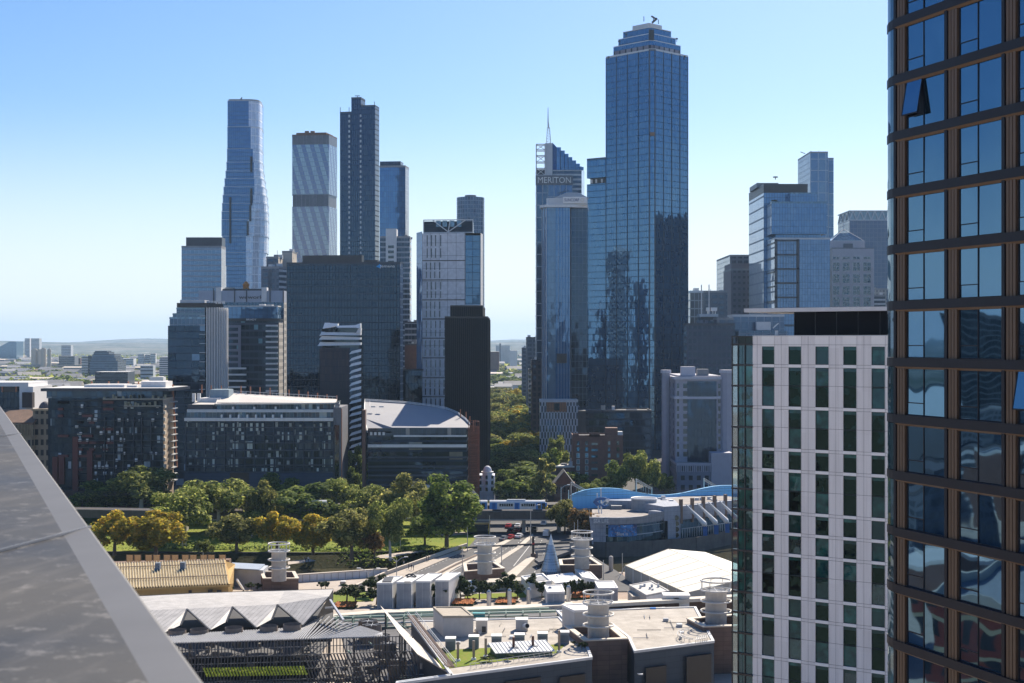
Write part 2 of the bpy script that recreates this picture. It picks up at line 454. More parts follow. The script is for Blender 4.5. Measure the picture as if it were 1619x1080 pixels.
def plate(name,pts,z,mat,th=0,kind='structure'):
 mb=MB();mb.face([(p[0],p[1],z)for p in pts]);
 if th:
  n=len(pts)
  for i in range(n):
   a,b=pts[i],pts[(i+1)%n];mb.face([(a[0],a[1],z-th),(b[0],b[1],z-th),(b[0],b[1],z),(a[0],a[1],z)])
 return mb.build(name,mat,None,kind)
def ccw(P):
 P=[Vector((p[0],p[1]))for p in P];n=len(P)
 a=sum(P[i].x*P[(i+1)%n].y-P[(i+1)%n].x*P[i].y for i in range(n))
 return P if a>0 else P[::-1]
WZ=-4.0
m=NT('river_water');tc=m.n('ShaderNodeTexCoord')
nz=m.n('ShaderNodeTexNoise',Vector=m.n('ShaderNodeMapping',Vector=tc.outputs[3],Scale=(1,.5,1)),Scale=.9,Detail=4.0)
b=m.bsdf(Base_Color=(.06,.055,.03),Roughness=.12,IOR=1.33);m.set(b.inputs['Normal'],m.n('ShaderNodeBump',Strength=.25,Distance=.15,Height=nz.outputs[0]))
waterm=m.done(b)
plate('river_water',[(-900,375),(900,375),(900,520),(-900,520)],WZ,waterm)
SB=[(-900,386),(-200,386),(-92,384.5),(-34,395),(60,404),(75,400),(900,430)]
plate('paved_ground',[(-900,-800),(900,-800)]+SB[::-1],0,pave,6)
NB=[(-900,470),(-240,442),(-120,440),(-60,438),(-22,442),(22,458),(30,455),(45,459),(60,466),(74,484),(110,505),(900,700)]
plate('northern_ground',NB+[(900,1500),(-900,1500)],0,asph2,6)
plate('park_lawn',ccw([(-240,443),(-120,441),(-60,439),(-24,443),(-15,448),(-3,470),(0,474),(-6,490),(-20,520),(-160,545),(-250,530)]),.02,grass)
mb=MB()
bt=[(-300,446),(-120,440.5),(-60,438.5),(-24,442.5),(-12,449)];bb=[(-300,438),(-120,434),(-60,431),(-26,435),(-12,444)]
for i in range(4):
 mb.face([(*bb[i],WZ-.3),(*bb[i+1],WZ-.3),(*bt[i+1],.05),(*bt[i],.05)])
mb.build('river_bank',bankm,None,'structure')
plate('suburb_ground',[(-12800,1400),(12800,1400),(12800,23500),(-12800,23500)],-.3,groundmat(),6)
plate('park_path',[G(690,885,0)[:2],G(760,862,0)[:2]][:0]or ccw([G(590,882),G(600,878),G(640,873),G(668,870),G(668,872.5),G(640,877),G(612,883)]),.06,pave)
plate('park_path',ccw([G(455,888),G(490,884),G(500,887),G(455,893)]),.06,pave)
plate('park_path',ccw([G(668,846),G(720,841),G(745,842),G(745,845),G(700,848)]),.06,pave)
hm=NT('hills');tc=hm.n('ShaderNodeTexCoord');nz=hm.n('ShaderNodeTexNoise',Vector=tc.outputs[3],Scale=.0012,Detail=8.0,Roughness=.7)
nz2=hm.n('ShaderNodeTexNoise',Vector=tc.outputs[3],Scale=.01,Detail=4.0)
c=hm.mix(hm.ramp(nz.outputs[0],.4,.6),(.05,.06,.03),(.2,.18,.13));c=hm.mix(hm.ramp(nz2 .outputs[0],.55,.7),c,(.35,.33,.3))
hillm=hm.done(hm.bsdf(Base_Color=c,Roughness=1.0,Specular_IOR_Level=0))
random.seed(5)
for nm,Y0,Y1,hh,nseg in(('hills',10500,14000,66,70),('hills',15500,19500,112,70)):
 mb=MB();prof=[hh*(.75+.25*math.sin(i*.35+Y0)+.12*math.sin(i*1.3))for i in range(nseg+1)]
 prof=[p*(1.25 if Y0>15000 and(CX-0)and abs((i/nseg-.5))<.06 else 1)for i,p in enumerate(prof)]
 for i in range(nseg):
  x0,x1=-12500+25000*i/nseg,-12500+25000*(i+1)/nseg
  mb.face([(x0,Y0,-1),(x1,Y0,-1),(x1,Y1,prof[i+1]),(x0,Y1,prof[i])])
  mb.face([(x0,Y1,prof[i]),(x1,Y1,prof[i+1]),(x1,Y1+1000,0),(x0,Y1+1000,0)])
 mb.build('hills',hillm,None,'structure')
def strip(name,L,Rr,z,mat,th=0,kind='structure'):
 """L and Rr: photo points of the two edges at height z"""
 a=[G(x,y,z)for x,y in L];c=[G(x,y,z)for x,y in Rr]
 mb=MB()
 for i in range(len(a)-1):
  mb.face([a[i],c[i],c[i+1],a[i+1]])
  if th:
   for p,q in((c[i],c[i+1]),(a[i+1],a[i])):
    mb.face([p-V(0,0,th),q-V(0,0,th),q,p])
 if th:
  mb.face([a[0]-V(0,0,th),c[0]-V(0,0,th),c[0],a[0]]);mb.face([c[-1]-V(0,0,th),a[-1]-V(0,0,th),a[-1],c[-1]])
 return mb.build(name,mat,None,kind)
strip('bridge_deck',[(560,935),(612,909),(720,871),(741,864),(752,852),(758,838),(770,826)],[(1010,935),(985,909),(935,878),(932,866),(925,856),(905,840),(880,826)],.25,asph,1.6)
strip('bridge_footpath',[(562,934),(613,909),(720,871.5),(741,865)],[(600,934),(645,909),(722,876),(753,865)],.42,pave,.16)
strip('median_strip',[(640,930),(720,889),(753,877.5),(785,860),(806,851)],[(668,930),(722,897),(757,882),(790,865),(812,851.5)],.5,conc2,.25)
strip('median_strip',[(700,940),(783,885),(815,866),(834,849),(841,844)],[(745,940),(795,885),(824,866),(842,849),(843,844)],.5,conc2,.25)
strip('median_strip',[(790,915),(836,880)],[(812,915),(846,882)],1.4,conc2,1.2)
strip('ramp_deck',[(845,884),(900,862)],[(852,889),(915,866)],2.2,asph,.8)
wl=cmat('road_paint',(.6,.6,.58),.1,.5,.7)
mb=MB()
def dash(p,q,n,wd=.16,z=.27,fill=.45):
 a,b=G(*p,z),G(*q,z);t=(b-a);s=Vector((t.y,-t.x,0)).normalized()*wd/2
 for i in range(n):
  c0,c1=a+t*(i/n),a+t*((i+fill)/n);mb.face([c0-s,c0+s,c1+s,c1-s])
dash((700,912),(790,862),1,.2,fill=1);dash((735,915),(808,862),14);dash((770,905),(826,852),14);dash((790,862),(800,850),4)
dash((830,900),(858,852),12);dash((845,905),(872,850),12);dash((660,905),(735,873),14);dash((812,895),(846,852),1,.2,fill=1)
mb.build('lane_markings',wl,None,'structure')
t_=T('bridge_balustrade','cream stone balustrade along the river side of the bridge footpath','balustrade',G(660,890,.3))
def railing_wall(root,pts,h,th,mat,z=0.3,cap=None,name='wall'):
 mb=MB()
 for a,b in zip(pts,pts[1:]):
  a,b=Vector(a[:2]),Vector(b[:2]);t=(b-a).normalized();s=Vector((t.y,-t.x))*th/2
  mb.prism([a-s,a+s,b+s,b-s],z,z+h)
 mb.build(name,mat,root)
 if cap:
  mb=MB()
  for a,b in zip(pts,pts[1:]):
   a,b=Vector(a[:2]),Vector(b[:2]);t=(b-a).normalized();s=Vector((t.y,-t.x))*(th/2+.08)
   mb.prism([a-s,a+s,b+s,b-s],z+h,z+h+.12,bot=True)
  mb.build('coping',cap,root)
railing_wall(t_,[G(x,y,.3)for x,y in((556,934),(611,909),(717,871),(739,864))],.95,.35,cream,cap=cream)
t_=T('traffic_barrier','brown topped concrete barrier between the first two carriageways of the bridge','barrier',G(700,905,.4))
railing_wall(t_,[G(x,y,.4)for x,y in((650,932),(722,894),(755,879))],.6,.3,cream,cap=brownst)
t_=T('river_wall','long pale concrete river wall beside the brown chimney base','river wall',(-60,404,0))
A0,B0=G(467,921,0),G(612,911,0)
def wpts(a,b,th):
 a,b=Vector(a[:2]),Vector(b[:2]);t=(b-a).normalized();s=Vector((-t.y,t.x))*th
 return[a,b,b+s,a+s]
PW=wpts(A0,B0,.6);MB().prism(PW,0,1.9).build('wall',offw,t_)
MB().prism(inset(PW,-.12),1.9,2.15,bot=True).build('coping',cream,t_)
fins(t_,A0[:2],B0[:2],.05,1.85,14,.08,.12,conc,'rib')
t_=T('quay_wall','curved dark concrete quay wall below the aquarium building','quay wall',(40,459,0))
mb=MB();q=[Vector(p)for p in NB[4:11]]
for a,b in zip(q,q[1:]):
 t=(b-a).normalized();s=Vector((t.y,-t.x))*.5
 mb.prism([a+s,b+s,b,a],WZ-.5,.9)
mb.build('wall',cmat('dark_quay',(.14,.13,.12),.15,.4,.9,.2,stain=.6),t_)
# ================================================================ CITY: towers
GL=lambda*a,**k:fmat(*a,**k)
f_rialto=GL('rialto_glass',(.02,.07,.14),(.06,.15,.25),(.008,.022,.04),1.45,3.85,.13,spf=.09,spc=(.012,.03,.05),ior=3.0,rough=.035,tilt=.008,warp=.012,vm=.16,st=(.3,.62,1))
f_blue=GL('blue_glass',(.03,.11,.26),(.07,.2,.38),(.02,.03,.05),1.6,3.7,.12,ior=2.4,rough=.05,tilt=.006)
f_pale=GL('pale_glass',(.14,.22,.3),(.26,.36,.43),(.42,.46,.5),3.0,3.8,.3,ior=2.2,tilt=.006,vm=1.2)
f_dark=GL('dark_tower_glass',(.002,.005,.011),(.008,.016,.03),(.003,.006,.011),1.5,3.7,.14,ior=1.68,tilt=.006,warp=.01)
f_black=GL('black_ribs',(.012,.013,.018),(.022,.024,.03),(.005,.005,.008),1.2,3.3,.45,ior=1.6,tilt=.005,vm=.2)
f_conc=GL('concrete_floors',(.05,.07,.09),(.14,.17,.2),(.08,.09,.1),2.4,3.2,.15,spf=.42,spc=(.6,.6,.6),ior=1.7)
f_bal=GL('balcony_floors',(.03,.04,.05),(.12,.14,.16),(.3,.3,.3),1.8,3.1,.12,spf=.32,spc=(.42,.42,.43),ior=1.6)
f_grey=GL('grey_block',(.05,.06,.08),(.14,.16,.18),(.12,.13,.15),2.2,3.5,.2,spf=.42,spc=(.17,.18,.2),pf=.3,pw=4.4,pc=(.17,.18,.2),ior=1.7)
f_white=GL('painted_sun_face',(.35,.36,.37),(.55,.55,.55),(.5,.5,.5),1.0,3.5,.3,ior=1.5)  # pale copy for right-hand faces, sunlight put into the colour
# --- tallest: dark blue glass tower turned on its corner
tw=T('glass_skyscraper','tallest dark blue glass skyscraper with a stepped crown, its corner turned to the viewer','skyscraper',(XX(1030,850),870,0))
YC=850
L_,C1,C2,R_=Vector((XX(958.2,874),874)),Vector((XX(1027,YC),YC)),Vector((XX(1035.5,YC),YC)),Vector((XX(1087.6,870.5),870.5))
dL,dR=(L_-C1),(R_-C2);Bk1,Bk2=R_+dL*.86,L_+dR*.9
P=[L_,C1,C2,R_,Bk1,Bk2];zt=ZZ(79,YC)
walls(tw,P,0,zt,[f_rialto]*6,'curtain_wall',roofd,.8,lgrey)
for i,(a,b)in enumerate(((L_,C1),(C2,R_))):
 fins(tw,a,b,0,zt,5,.3,.16,navy,'mullion')
mb=MB();t=(C2-C1).normalized();mb.prism([C1-t*.5+V(0,-.5),C2+t*.5+V(0,-.5),C2+t*.5+V(0,.4),C1-t*.5+V(0,.4)],zt-.3,zt+.3)
mb.build('corner_cap',navy,tw)
for c in(C1,C2):blk(tw,[c+V(-.35,-.45),c+V(.35,-.45),c+V(.35,.3),c+V(-.35,.3)],0,zt,navy,'corner_rib')
blk(tw,[C1+V(.3,-1.3),C2+V(-.3,-1.3),C2+V(-.3,-.1),C1+V(.3,-.1)],ZZ(215,YC),ZZ(209.5,YC),brownst,'maintenance_cradle')
cc=cen(P)
def shr(P,k):
 c=Vector((sum(p[0]for p in P)/len(P),sum(p[1]for p in P)/len(P)));return[c+(Vector(p[:2])-c)*k for p in P]
P1=shr(P,.82)
louv=GL('crown_band',(.2,.18,.2),(.4,.38,.38),(.01,.012,.02),4.6,40,1.1,ior=1.5,vm=.01)
walls(tw,P1,zt,zt+3.8,[louv],'crown_band')
YF=(P1[1]).y
levels=[(.82,85,63.5),(.70,64,53),(.585,53,43)]
zb=zt+3.8
for k,pb,pt in levels:
 Pk=shr(P,k);z1=ZZ(pt,Pk[1].y);walls(tw,Pk,zb-.1,z1,[f_rialto],'crown_tier',roofd,.12,offw);zb=z1
Pk=shr(P,.36);blk(tw,Pk,zb,zb+3.6,lgrey,'plant_room')
a=P1[1]*.5+P1[2]*.5
blk(tw,[a+V(-1.6,-.4+0),a+V(1.6,-.4),a+V(1.6,.4),a+V(-1.6,.4)],zt+6.5,zt+13,black,'vent_grille')
for px,py0,py1 in((1018,34,26),(1033,36,29),(1041,38,31)):
 q=W(px,py0,862);MB().tube([q,(q.x,q.y,ZZ(py1,862))],.22,6).build('antenna',dgrey,tw)
q=W(1031,36,862);mb=MB();mb.bar(q,q+V(3,0,2.6),1.2);mb.bar(q+V(2.2,0,2.4),q+V(-.5,0,4),.9);mb.build('roof_crane',dgrey,tw)
for px,py in((979,66),(990,55),(1070,62),(962,91),(1076,89),(1082,90)):
 q=W(px,py+2,868);mb=MB();mb.tube([q-V(0,0,1),q+V(0,0,1.6)],.18,5);mb.box(q.x-.7,q.x+.7,q.y-.2,q.y+.2,q.z+.6,q.z+1.4);mb.build('roof_aerial',dgrey,tw)
wg=T('glass_tower_wing','lower glass tower with a dark open slot, joined to the left of the tallest skyscraper','tower',(XX(943,880),885,0))
Pw=foot(928,884,958,876,depth=26);z1=ZZ(251,880);zs0,zs1=ZZ(290.5,880),ZZ(281,880)
walls(wg,Pw,0,zs0,[f_rialto],'curtain_wall')
walls(wg,Pw,zs1,z1,[f_rialto],'upper_curtain_wall',roofd,.5,navy)
Pi=inset(Pw,1.5);blk(wg,Pi,zs0,zs1,black,'recessed_slot')
MB().face([(p.x,p.y,zs0)for p in Pw]).build('slot_floor',navy,wg)
for u in(.12,.42,.8):
 q=Pi[0]+(Pi[1]-Pi[0])*u;MB().box(q.x-.7,q.x+.7,q.y-.25,q.y-.05,zs0+.6,zs1-.8).build('white_opening',white,wg)  # small white boxes set in the slot
 # --- residential towers at the left
def curvy():
 Y=1150
 prof=[(475,354,412),(455,358,414),(420,355.5,415.6),(399,351.5,417),(373,349.8,418),(347,349.4,418.7),(334,350,417.4),(321,351,417.2),(308,352,415.6),(295,353.6,414),(282,355.2,411.7),(270,356.8,410.5),(256,358,409.4),(235,358.6,409.2),(200,359.1,409),(159,359.3,408.7)]
 root=T('apartment_skyscraper','tall blue grey skyscraper with a bulging curved waist, leftmost of the tall towers','skyscraper',(XX(382,Y),Y+14,0))
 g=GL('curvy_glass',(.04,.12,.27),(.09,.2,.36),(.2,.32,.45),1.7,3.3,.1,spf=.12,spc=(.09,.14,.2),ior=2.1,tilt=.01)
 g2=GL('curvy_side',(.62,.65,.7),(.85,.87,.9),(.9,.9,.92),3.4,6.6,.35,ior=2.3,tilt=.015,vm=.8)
 def ring(l,r,py):
  x0,x1=XX(l,Y),XX(r,Y);z=ZZ(py,Y);wd=x1-x0;dp=34;pts=[]
  fr=[(159,.67),(200,.7),(254,.84),(300,.81),(337,.66),(373,.585),(400,.56),(480,.56)];q_=next(((a,b)for a,b in zip(fr,fr[1:])if a[0]<=py<=b[0]),(fr[-2],fr[-1]));xf=x0+wd*(q_[0][1]+(q_[1][1]-q_[0][1])*(py-q_[0][0])/(q_[1][0]-q_[0][0]))
  pts+=[(x0,Y+1.5,z),(x0+1,Y,z),(xf,Y,z)]
  for k in range(1,5):a=R(22*k);pts.append((xf+(x1-xf)*math.sin(a),Y+(x1-xf)*.9*(1-math.cos(a)),z))
  pts+=[(x1,Y+dp*.5,z),(x1-2,Y+dp,z),(x0+1,Y+dp,z)]
  return pts
 rings=[ring(l,r,py)for py,l,r in prof]
 z=rings[0][0][2];rings.insert(0,[(x,y,0)for x,y,_ in rings[0]])
 mbf,mbs,mbl=MB(),MB(),MB()
 for i in range(len(rings)-1):
  a,b=rings[i],rings[i+1]
  if i<1:segs=1
  else:segs=max(1,round((b[0][2]-a[0][2])/26))
  for s_ in range(segs):
   f0,f1=s_/segs,(s_+1)/segs
   A=[Vector(p).lerp(Vector(q),(f0+f1)/2)for p,q in zip(a,b)]
   za,zb_=a[0][2]+(b[0][2]-a[0][2])*f0,a[0][2]+(b[0][2]-a[0][2])*f1
   n=len(A);u=0
   for j in range(n):
    p,q=A[j],A[(j+1)%n];Ls=(q-p).length
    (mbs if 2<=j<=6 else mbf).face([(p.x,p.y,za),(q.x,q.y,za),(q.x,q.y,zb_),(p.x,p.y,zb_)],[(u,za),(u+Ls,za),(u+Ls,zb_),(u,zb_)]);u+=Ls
   O=[Vector((p.x,p.y))for p in A]
   mbl.prism([cen(O).xy+(p-cen(O).xy)*1.015 for p in O],zb_-.35,zb_,bot=True)
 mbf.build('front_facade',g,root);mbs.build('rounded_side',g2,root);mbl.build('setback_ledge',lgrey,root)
 top=rings[-1];zt_=top[0][2]
 O=[Vector(p[:2])for p in top]
 MB().prism([cen(O).xy+(p-cen(O).xy)*.96 for p in O],zt_,zt_+1.2).build('roof',roofg,root)
 q=W(379,159,Y+10);MB().bar(q,q+V(2,0,2.5),.8).build('roof_crane',dgrey,root)
 for px,pa,pb in((397.5,248,272),(397.5,298,325),(396,325,350),(392,350,372)):
  x0,x1=XX(px-1.5,Y),XX(px+1.5,Y);MB().box(x0,x1,Y-1.3,Y-.3,ZZ(pb,Y),ZZ(pa,Y)).build('dark_bay',black,root)
 MB().box(XX(363,Y),XX(365.5,Y),Y-1.4,Y-.4,ZZ(385,Y),ZZ(312,Y)).build('dark_bay',black,root)
curvy()
def twist():
 Y=1050;root=T('striped_skyscraper','pale blue skyscraper with slanting reflection stripes painted on its glass and two grey bands','skyscraper',(XX(498,Y),Y+18,0))
 m=NT('reflection_stripes');uv=m.n('ShaderNodeUVMap');sp=m.n('ShaderNodeSeparateXYZ',_0=uv)
 iu=m.math('FLOOR',m.math('DIVIDE',sp.outputs[0],1.5));iv=m.math('FLOOR',m.math('DIVIDE',sp.outputs[1],3.4))
 s=m.math('FRACT',m.math('ADD',m.math('DIVIDE',sp.outputs[0],6.6),m.math('MULTIPLY',sp.outputs[1],.043)))
 wn=m.n('ShaderNodeTexWhiteNoise',{'noise_dimensions':'2D'},Vector=m.n('ShaderNodeCombineXYZ',_0=iu,_1=iv))
 k=m.math('MULTIPLY',m.math('GREATER_THAN',s,.5),m.math('ADD',.75,m.math('MULTIPLY',wn.outputs[0],.25)))
 ln=m.math('MAXIMUM',m.math('LESS_THAN',m.math('FRACT',m.math('DIVIDE',sp.outputs[0],1.5)),.1),m.math('LESS_THAN',m.math('FRACT',m.math('DIVIDE',sp.outputs[1],3.4)),.12))
 c=m.mix(k,(.02,.07,.25),(.26,.4,.47));c=m.mix(ln,c,(.08,.13,.22))  # light and dark stripes paint reflections into the glass colour
 sm=m.done(m.bsdf(Base_Color=c,Roughness=.08,IOR=2.1))
 band=GL('grey_fins',(.2,.2,.2),(.36,.35,.34),(.12,.12,.13),1.0,30,.35,ior=1.4,vm=.01)
 P=foot(462,Y,520,Y-3,pC=537.5)
 A,B,C,D=P;P=[A,B,B+(C-B)*.55+V(1.5,0),C+V(-3,0),D+V(3,0),A+V(-1,6)]
 zs=[ZZ(p,Y)for p in(520,327,308,229,214)]
 walls(root,P,0,zs[1],[sm],'curtain_wall')
 walls(root,inset(P,.4),zs[1],zs[2],[band],'plant_band')
 walls(root,P,zs[2],zs[3],[sm],'upper_curtain_wall')
 walls(root,P,zs[3],zs[4],[band],'crown_band',roofg,.5,tile)
 Pi=inset(P,3);blk(root,Pi,zs[4],zs[4]+2.2,tile,'roof_deck')
 for px in(485,494):q=W(px,212,Y+12);MB().box(q.x-1.5,q.x+1.5,q.y,q.y+3,zs[4],zs[4]+5).build('vent',tile,root)
twist()
def blacktower():
 Y=900;root=T('black_skyscraper','slim black skyscraper with two rows of pale notches running up its face','skyscraper',(XX(565,Y),Y+25,0))
 fr=GL('black_tower_front',(.012,.016,.024),(.03,.038,.05),(.004,.006,.01),1.3,3.2,.3,ior=1.9,tilt=.005,vm=.25)
 sd_=GL('black_tower_side',(.05,.045,.04),(.12,.11,.1),(.03,.03,.03),2.0,3.2,.3,ior=1.6,vm=.8)
 P=foot(537.5,Y,593,Y-4,pC=599.5);A,B,C,D=P
 bl,m_,br=sub(P,0,.325,0,1),sub(P,.325,.60,0,1),sub(P,.60,1,0,1)
 walls(root,bl,0,ZZ(178.5,Y),[fr,fr,sd_,sd_],'left_shaft',roofd,.6,navy)
 walls(root,m_,0,ZZ(156,Y),[fr,sd_,sd_,sd_],'central_shaft',roofd,.6,navy)
 walls(root,br,0,ZZ(169,Y),[fr,sd_,sd_,fr],'right_shaft',roofd,.6,navy)
 wm=cmat('notch_white',(.55,.58,.6),.05,.5,.5)
 for u in(.265,.59):
  mb=MB();z=ZZ(402,Y)
  while z<ZZ(186,Y):
   p=A+(B-A)*(u-.022);q=A+(B-A)*(u+.022);mb.prism([p+V(0,-.35),q+V(0,-.35),q+V(0,.1),p+V(0,.1)],z,z+1.5,bot=True);z+=3.2
  mb.build('notch_row',wm,root)
 for px in(538,552,592):q=W(px,177 if px<560 else 168,Y+2);MB().tube([q,q+V(0,0,3)],.2,5).build('antenna',dgrey,root)
 mb=MB();q=W(565,157,Y+8);mb.tube([q,q+V(0,0,2.4)],.2,5);mb.box(q.x-1.6,q.x+1.6,q.y,q.y+.4,q.z+2,q.z+2.4);mb.build('roof_crane',dgrey,root)
blacktower()
def simple(name,label,cat,A,YA,B,YB,top,mats,C=None,D=None,depth=None,roof=None,par=1.0,pm=None,z0=0,wn='facade'):
 P=foot(A,YA,B,YB,C,D,depth);root=T(name,label,cat,cen(P));root.location.z=z0
 walls(root,P,z0,ZZ(top,(YA+YB)/2),mats,wn,roof or roofg,par,pm);clutter(root,P,ZZ(top,(YA+YB)/2),3,int(A*7+top))if YA<1400 else None
 return root,P
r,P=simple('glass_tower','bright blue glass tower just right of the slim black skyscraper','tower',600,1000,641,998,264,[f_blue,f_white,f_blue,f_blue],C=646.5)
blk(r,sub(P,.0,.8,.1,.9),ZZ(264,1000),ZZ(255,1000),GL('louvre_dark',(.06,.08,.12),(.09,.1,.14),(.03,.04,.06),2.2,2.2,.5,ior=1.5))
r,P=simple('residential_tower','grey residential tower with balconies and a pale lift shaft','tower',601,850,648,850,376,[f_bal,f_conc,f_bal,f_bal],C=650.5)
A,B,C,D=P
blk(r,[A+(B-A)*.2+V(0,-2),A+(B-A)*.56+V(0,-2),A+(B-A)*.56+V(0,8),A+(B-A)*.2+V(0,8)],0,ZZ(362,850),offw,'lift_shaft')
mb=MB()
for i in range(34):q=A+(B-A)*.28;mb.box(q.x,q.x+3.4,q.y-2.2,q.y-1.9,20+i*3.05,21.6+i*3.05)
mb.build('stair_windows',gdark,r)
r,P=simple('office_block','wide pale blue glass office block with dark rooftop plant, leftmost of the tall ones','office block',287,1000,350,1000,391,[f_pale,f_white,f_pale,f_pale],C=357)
blk(r,sub(P,.1,1,.1,.9),ZZ(392,1000),ZZ(375,1000),navy)
for k,(x0,x1,y0,y1)in enumerate(((421,440,408,424),(446,462,399,420),(433,446,405,430))):
 r,P=simple('concrete_block',['small dark topped concrete block beside the bulging skyscraper','small pale concrete block with a rooftop box below the striped skyscraper','small grey rendered block between the two concrete blocks'][k],'building',x0,930+k*25,x1,930+k*25,y0,[[f_grey,cream,grey,grey],[cmat('pale_beige',(.5,.47,.43)),cream,offw,offw],[cmat('greige',(.36,.35,.34)),cream,offw,offw]][k],depth=20)
r,P=simple('apartment_block','small pale apartment block with white balconies behind the sign topped offices','building',413,830,441,826,424,[[f_grey,offw,grey,grey][0],f_conc,f_grey,f_grey],C=453)
blk(r,sub(P,.4,.62,0,.4),60,ZZ(418,828),lgrey,'lift_core')
def glassoffice():
 Y=690;root=T('office_block','wide black glass office block with small white lettering at its top right corner','office block',(XX(545,Y),Y+25,0))
 P=foot(453.5,Y,632.5,Y-6,pC=637.5);A,B,C,D=P;z1=ZZ(417,Y)
 walls(root,P,0,z1,[f_dark,GL('office_sun_side',(.3,.32,.34),(.6,.6,.58),(.4,.4,.4),3,3.7,.3,ior=1.6,vm=.6),f_dark,f_dark],'curtain_wall',roofd,.6,navy)  # pale right side has the sunlight in its facade colour
 ledges(root,A,B,5,z1-1,29,.09,.3,navy,'spandrel_line')
 fins(root,A,B,5,z1,33,.12,.1,dgrey,'mullion')
 blk(root,sub(P,.135,.66,.1,.7),z1,ZZ(404.5,Y+3),dgrey)
 blk(root,sub(P,.68,.8,.1,.7),z1,ZZ(412.5,Y+3),dgrey)
 q=B-A;lettering('Jemena',root,A+q*.822,A+q*.955,ZZ(424.3,Y-5),ZZ(418.7,Y-5),white,.12)
 m=cmat('sign_blue',(.05,.35,.75));c0=A+q*.79;zc=ZZ(421.5,Y-5)
 mb=MB();mb.face([(c0 .x,c0 .y-.3,zc),(c0 .x+2.2,c0 .y-.3,zc-.9),(c0 .x+1.7,c0 .y-.3,zc+1)]);mb.face([(c0 .x+1.0,c0 .y-.32,zc-.2),(c0 .x+3.2,c0 .y-.32,zc+.2),(c0 .x+1.6,c0 .y-.32,zc+1.3)]);mb.build('sign_emblem',m,root)
 a,b=A+q*.733,A+q*.79
 return root
glassoffice()
def paneltower():
 Y=700;root=T('panelled_tower','tall office tower of pale grey panels with black trussed crown behind the black ribbed tower','tower',(XX(710,Y),Y+25,0))
 P=foot(667.5,Y,760,Y-3,pC=763.5);A,B,C,D=P;q=B-A;z1=ZZ(369,Y)
 pan=GL('grey_panels',(.6,.62,.66),(.68,.7,.74),(.09,.1,.13),4.2,6.3,.14,ior=1.4,tilt=0,warp=0,rough=.5,skew=1)
 bg_=GL('blue_edge',(.03,.09,.15),(.09,.19,.26),(.015,.02,.03),3.6,7.6/2,.2,ior=2.2,tilt=.01)
 A0_=Vector((XX(658.5,Y+9),Y+9))
 a,m2=A+q*0,A+q*.735
 mb=MB();L=(m2-a).length;mb.face([(a.x,a.y,0),(m2 .x,m2 .y,0),(m2 .x,m2 .y,z1),(a.x,a.y,z1)],[(0,0),(L,0),(L,z1),(0,z1)]);mb.build('panelled_wall',pan,root)
 for nm,p0,p1,mt,zt_ in(('glass_bay',m2,B,bg_,ZZ(373,Y)),('side_glass',A0_,A,f_blue,ZZ(366,Y)),('sun_painted_side',B,C,white,ZZ(369,Y)),('rear_wall',C,D,grey,z1),('rear_wall',D,A0_,grey,z1)):  # white on the right edge paints the sun falling there
  mb=MB();L=(p1-p0).length;mb.face([(p0 .x,p0 .y,0),(p1 .x,p1 .y,0),(p1 .x,p1 .y,zt_),(p0 .x,p0 .y,zt_)],[(0,0),(L,0),(L,zt_),(0,zt_)]);mb.build(nm,mt,root)
 MB().face([(p.x,p.y,z1-.05)for p in(A0_,A,B,C,D)]).build('roof',roofg,root)
 for py in(413,443.5,475,505,535.5,566.5,598,628):
  z=ZZ(py,Y);MB().prism([a+V(0,-.12),m2+V(0,-.12),m2+V(0,.1),a+V(0,.1)],z,z+.45,bot=True).build('joint_band',black,root)
 n=7;zs=[ZZ(p,Y)for p in(369,413,443.5,475,505,535.5,566.5,598,628,660)]
 for i in range(len(zs)-1):
  mb=MB();off=.0 if i%2 else.02
  cols=[.1,.2,.3,.42]if i<4 else[.08,.19,.3,.41,.52,.6]
  for u in cols:
   u_=(u+off)*.735/.735*.98
   for s0,s1 in((.12,.46),(.54,.93)):
    p=a+(m2-a)*u_;z_a,z_b=zs[i+1],zs[i];mb.box(p.x-.22,p.x+.22,p.y-.16,p.y+.05,z_a+(z_b-z_a)*s0,z_a+(z_b-z_a)*s1)
  mb.build('slit_windows',gdark,root)
 c0,c1=A+q*.02,A+q*.865;zc0,zc1=z1+.5,ZZ(347.5,Y)
 blk(root,[c0+V(0,3),c1+V(0,3),c1+V(0,18),c0+V(0,18)],z1,zc1-.6,GL('louvre_black',(.02,.02,.025),(.05,.05,.05),(.004,.004,.006),5,1.1,.1,vm=.5,ior=1.4),'crown_louvres')
 mb=MB();P_=lambda u,z:Vector(((c0+(c1-c0)*u).x,(c0+(c1-c0)*u).y+2.2,zc0+(zc1-zc0)*z))
 for s in(((0,0),(0,1)),((1,0),(1,1)),((0,1),(1,1)),((0,0),(1,0)),((.18,1),(.5,.05)),((.86,1),(.5,.05)),((.5,.05),(.54,1))):mb.bar(P_(*s[0]),P_(*s[1]),.45)
 mb.build('crown_truss',lgrey,root)
 for u in(.3,.43,.58,.72):p=P_(u,.62);MB().box(p.x-1.1,p.x+1.1,p.y+.3,p.y+.7,p.z-1,p.z+2).build('crown_window',glblue,root)
paneltower()
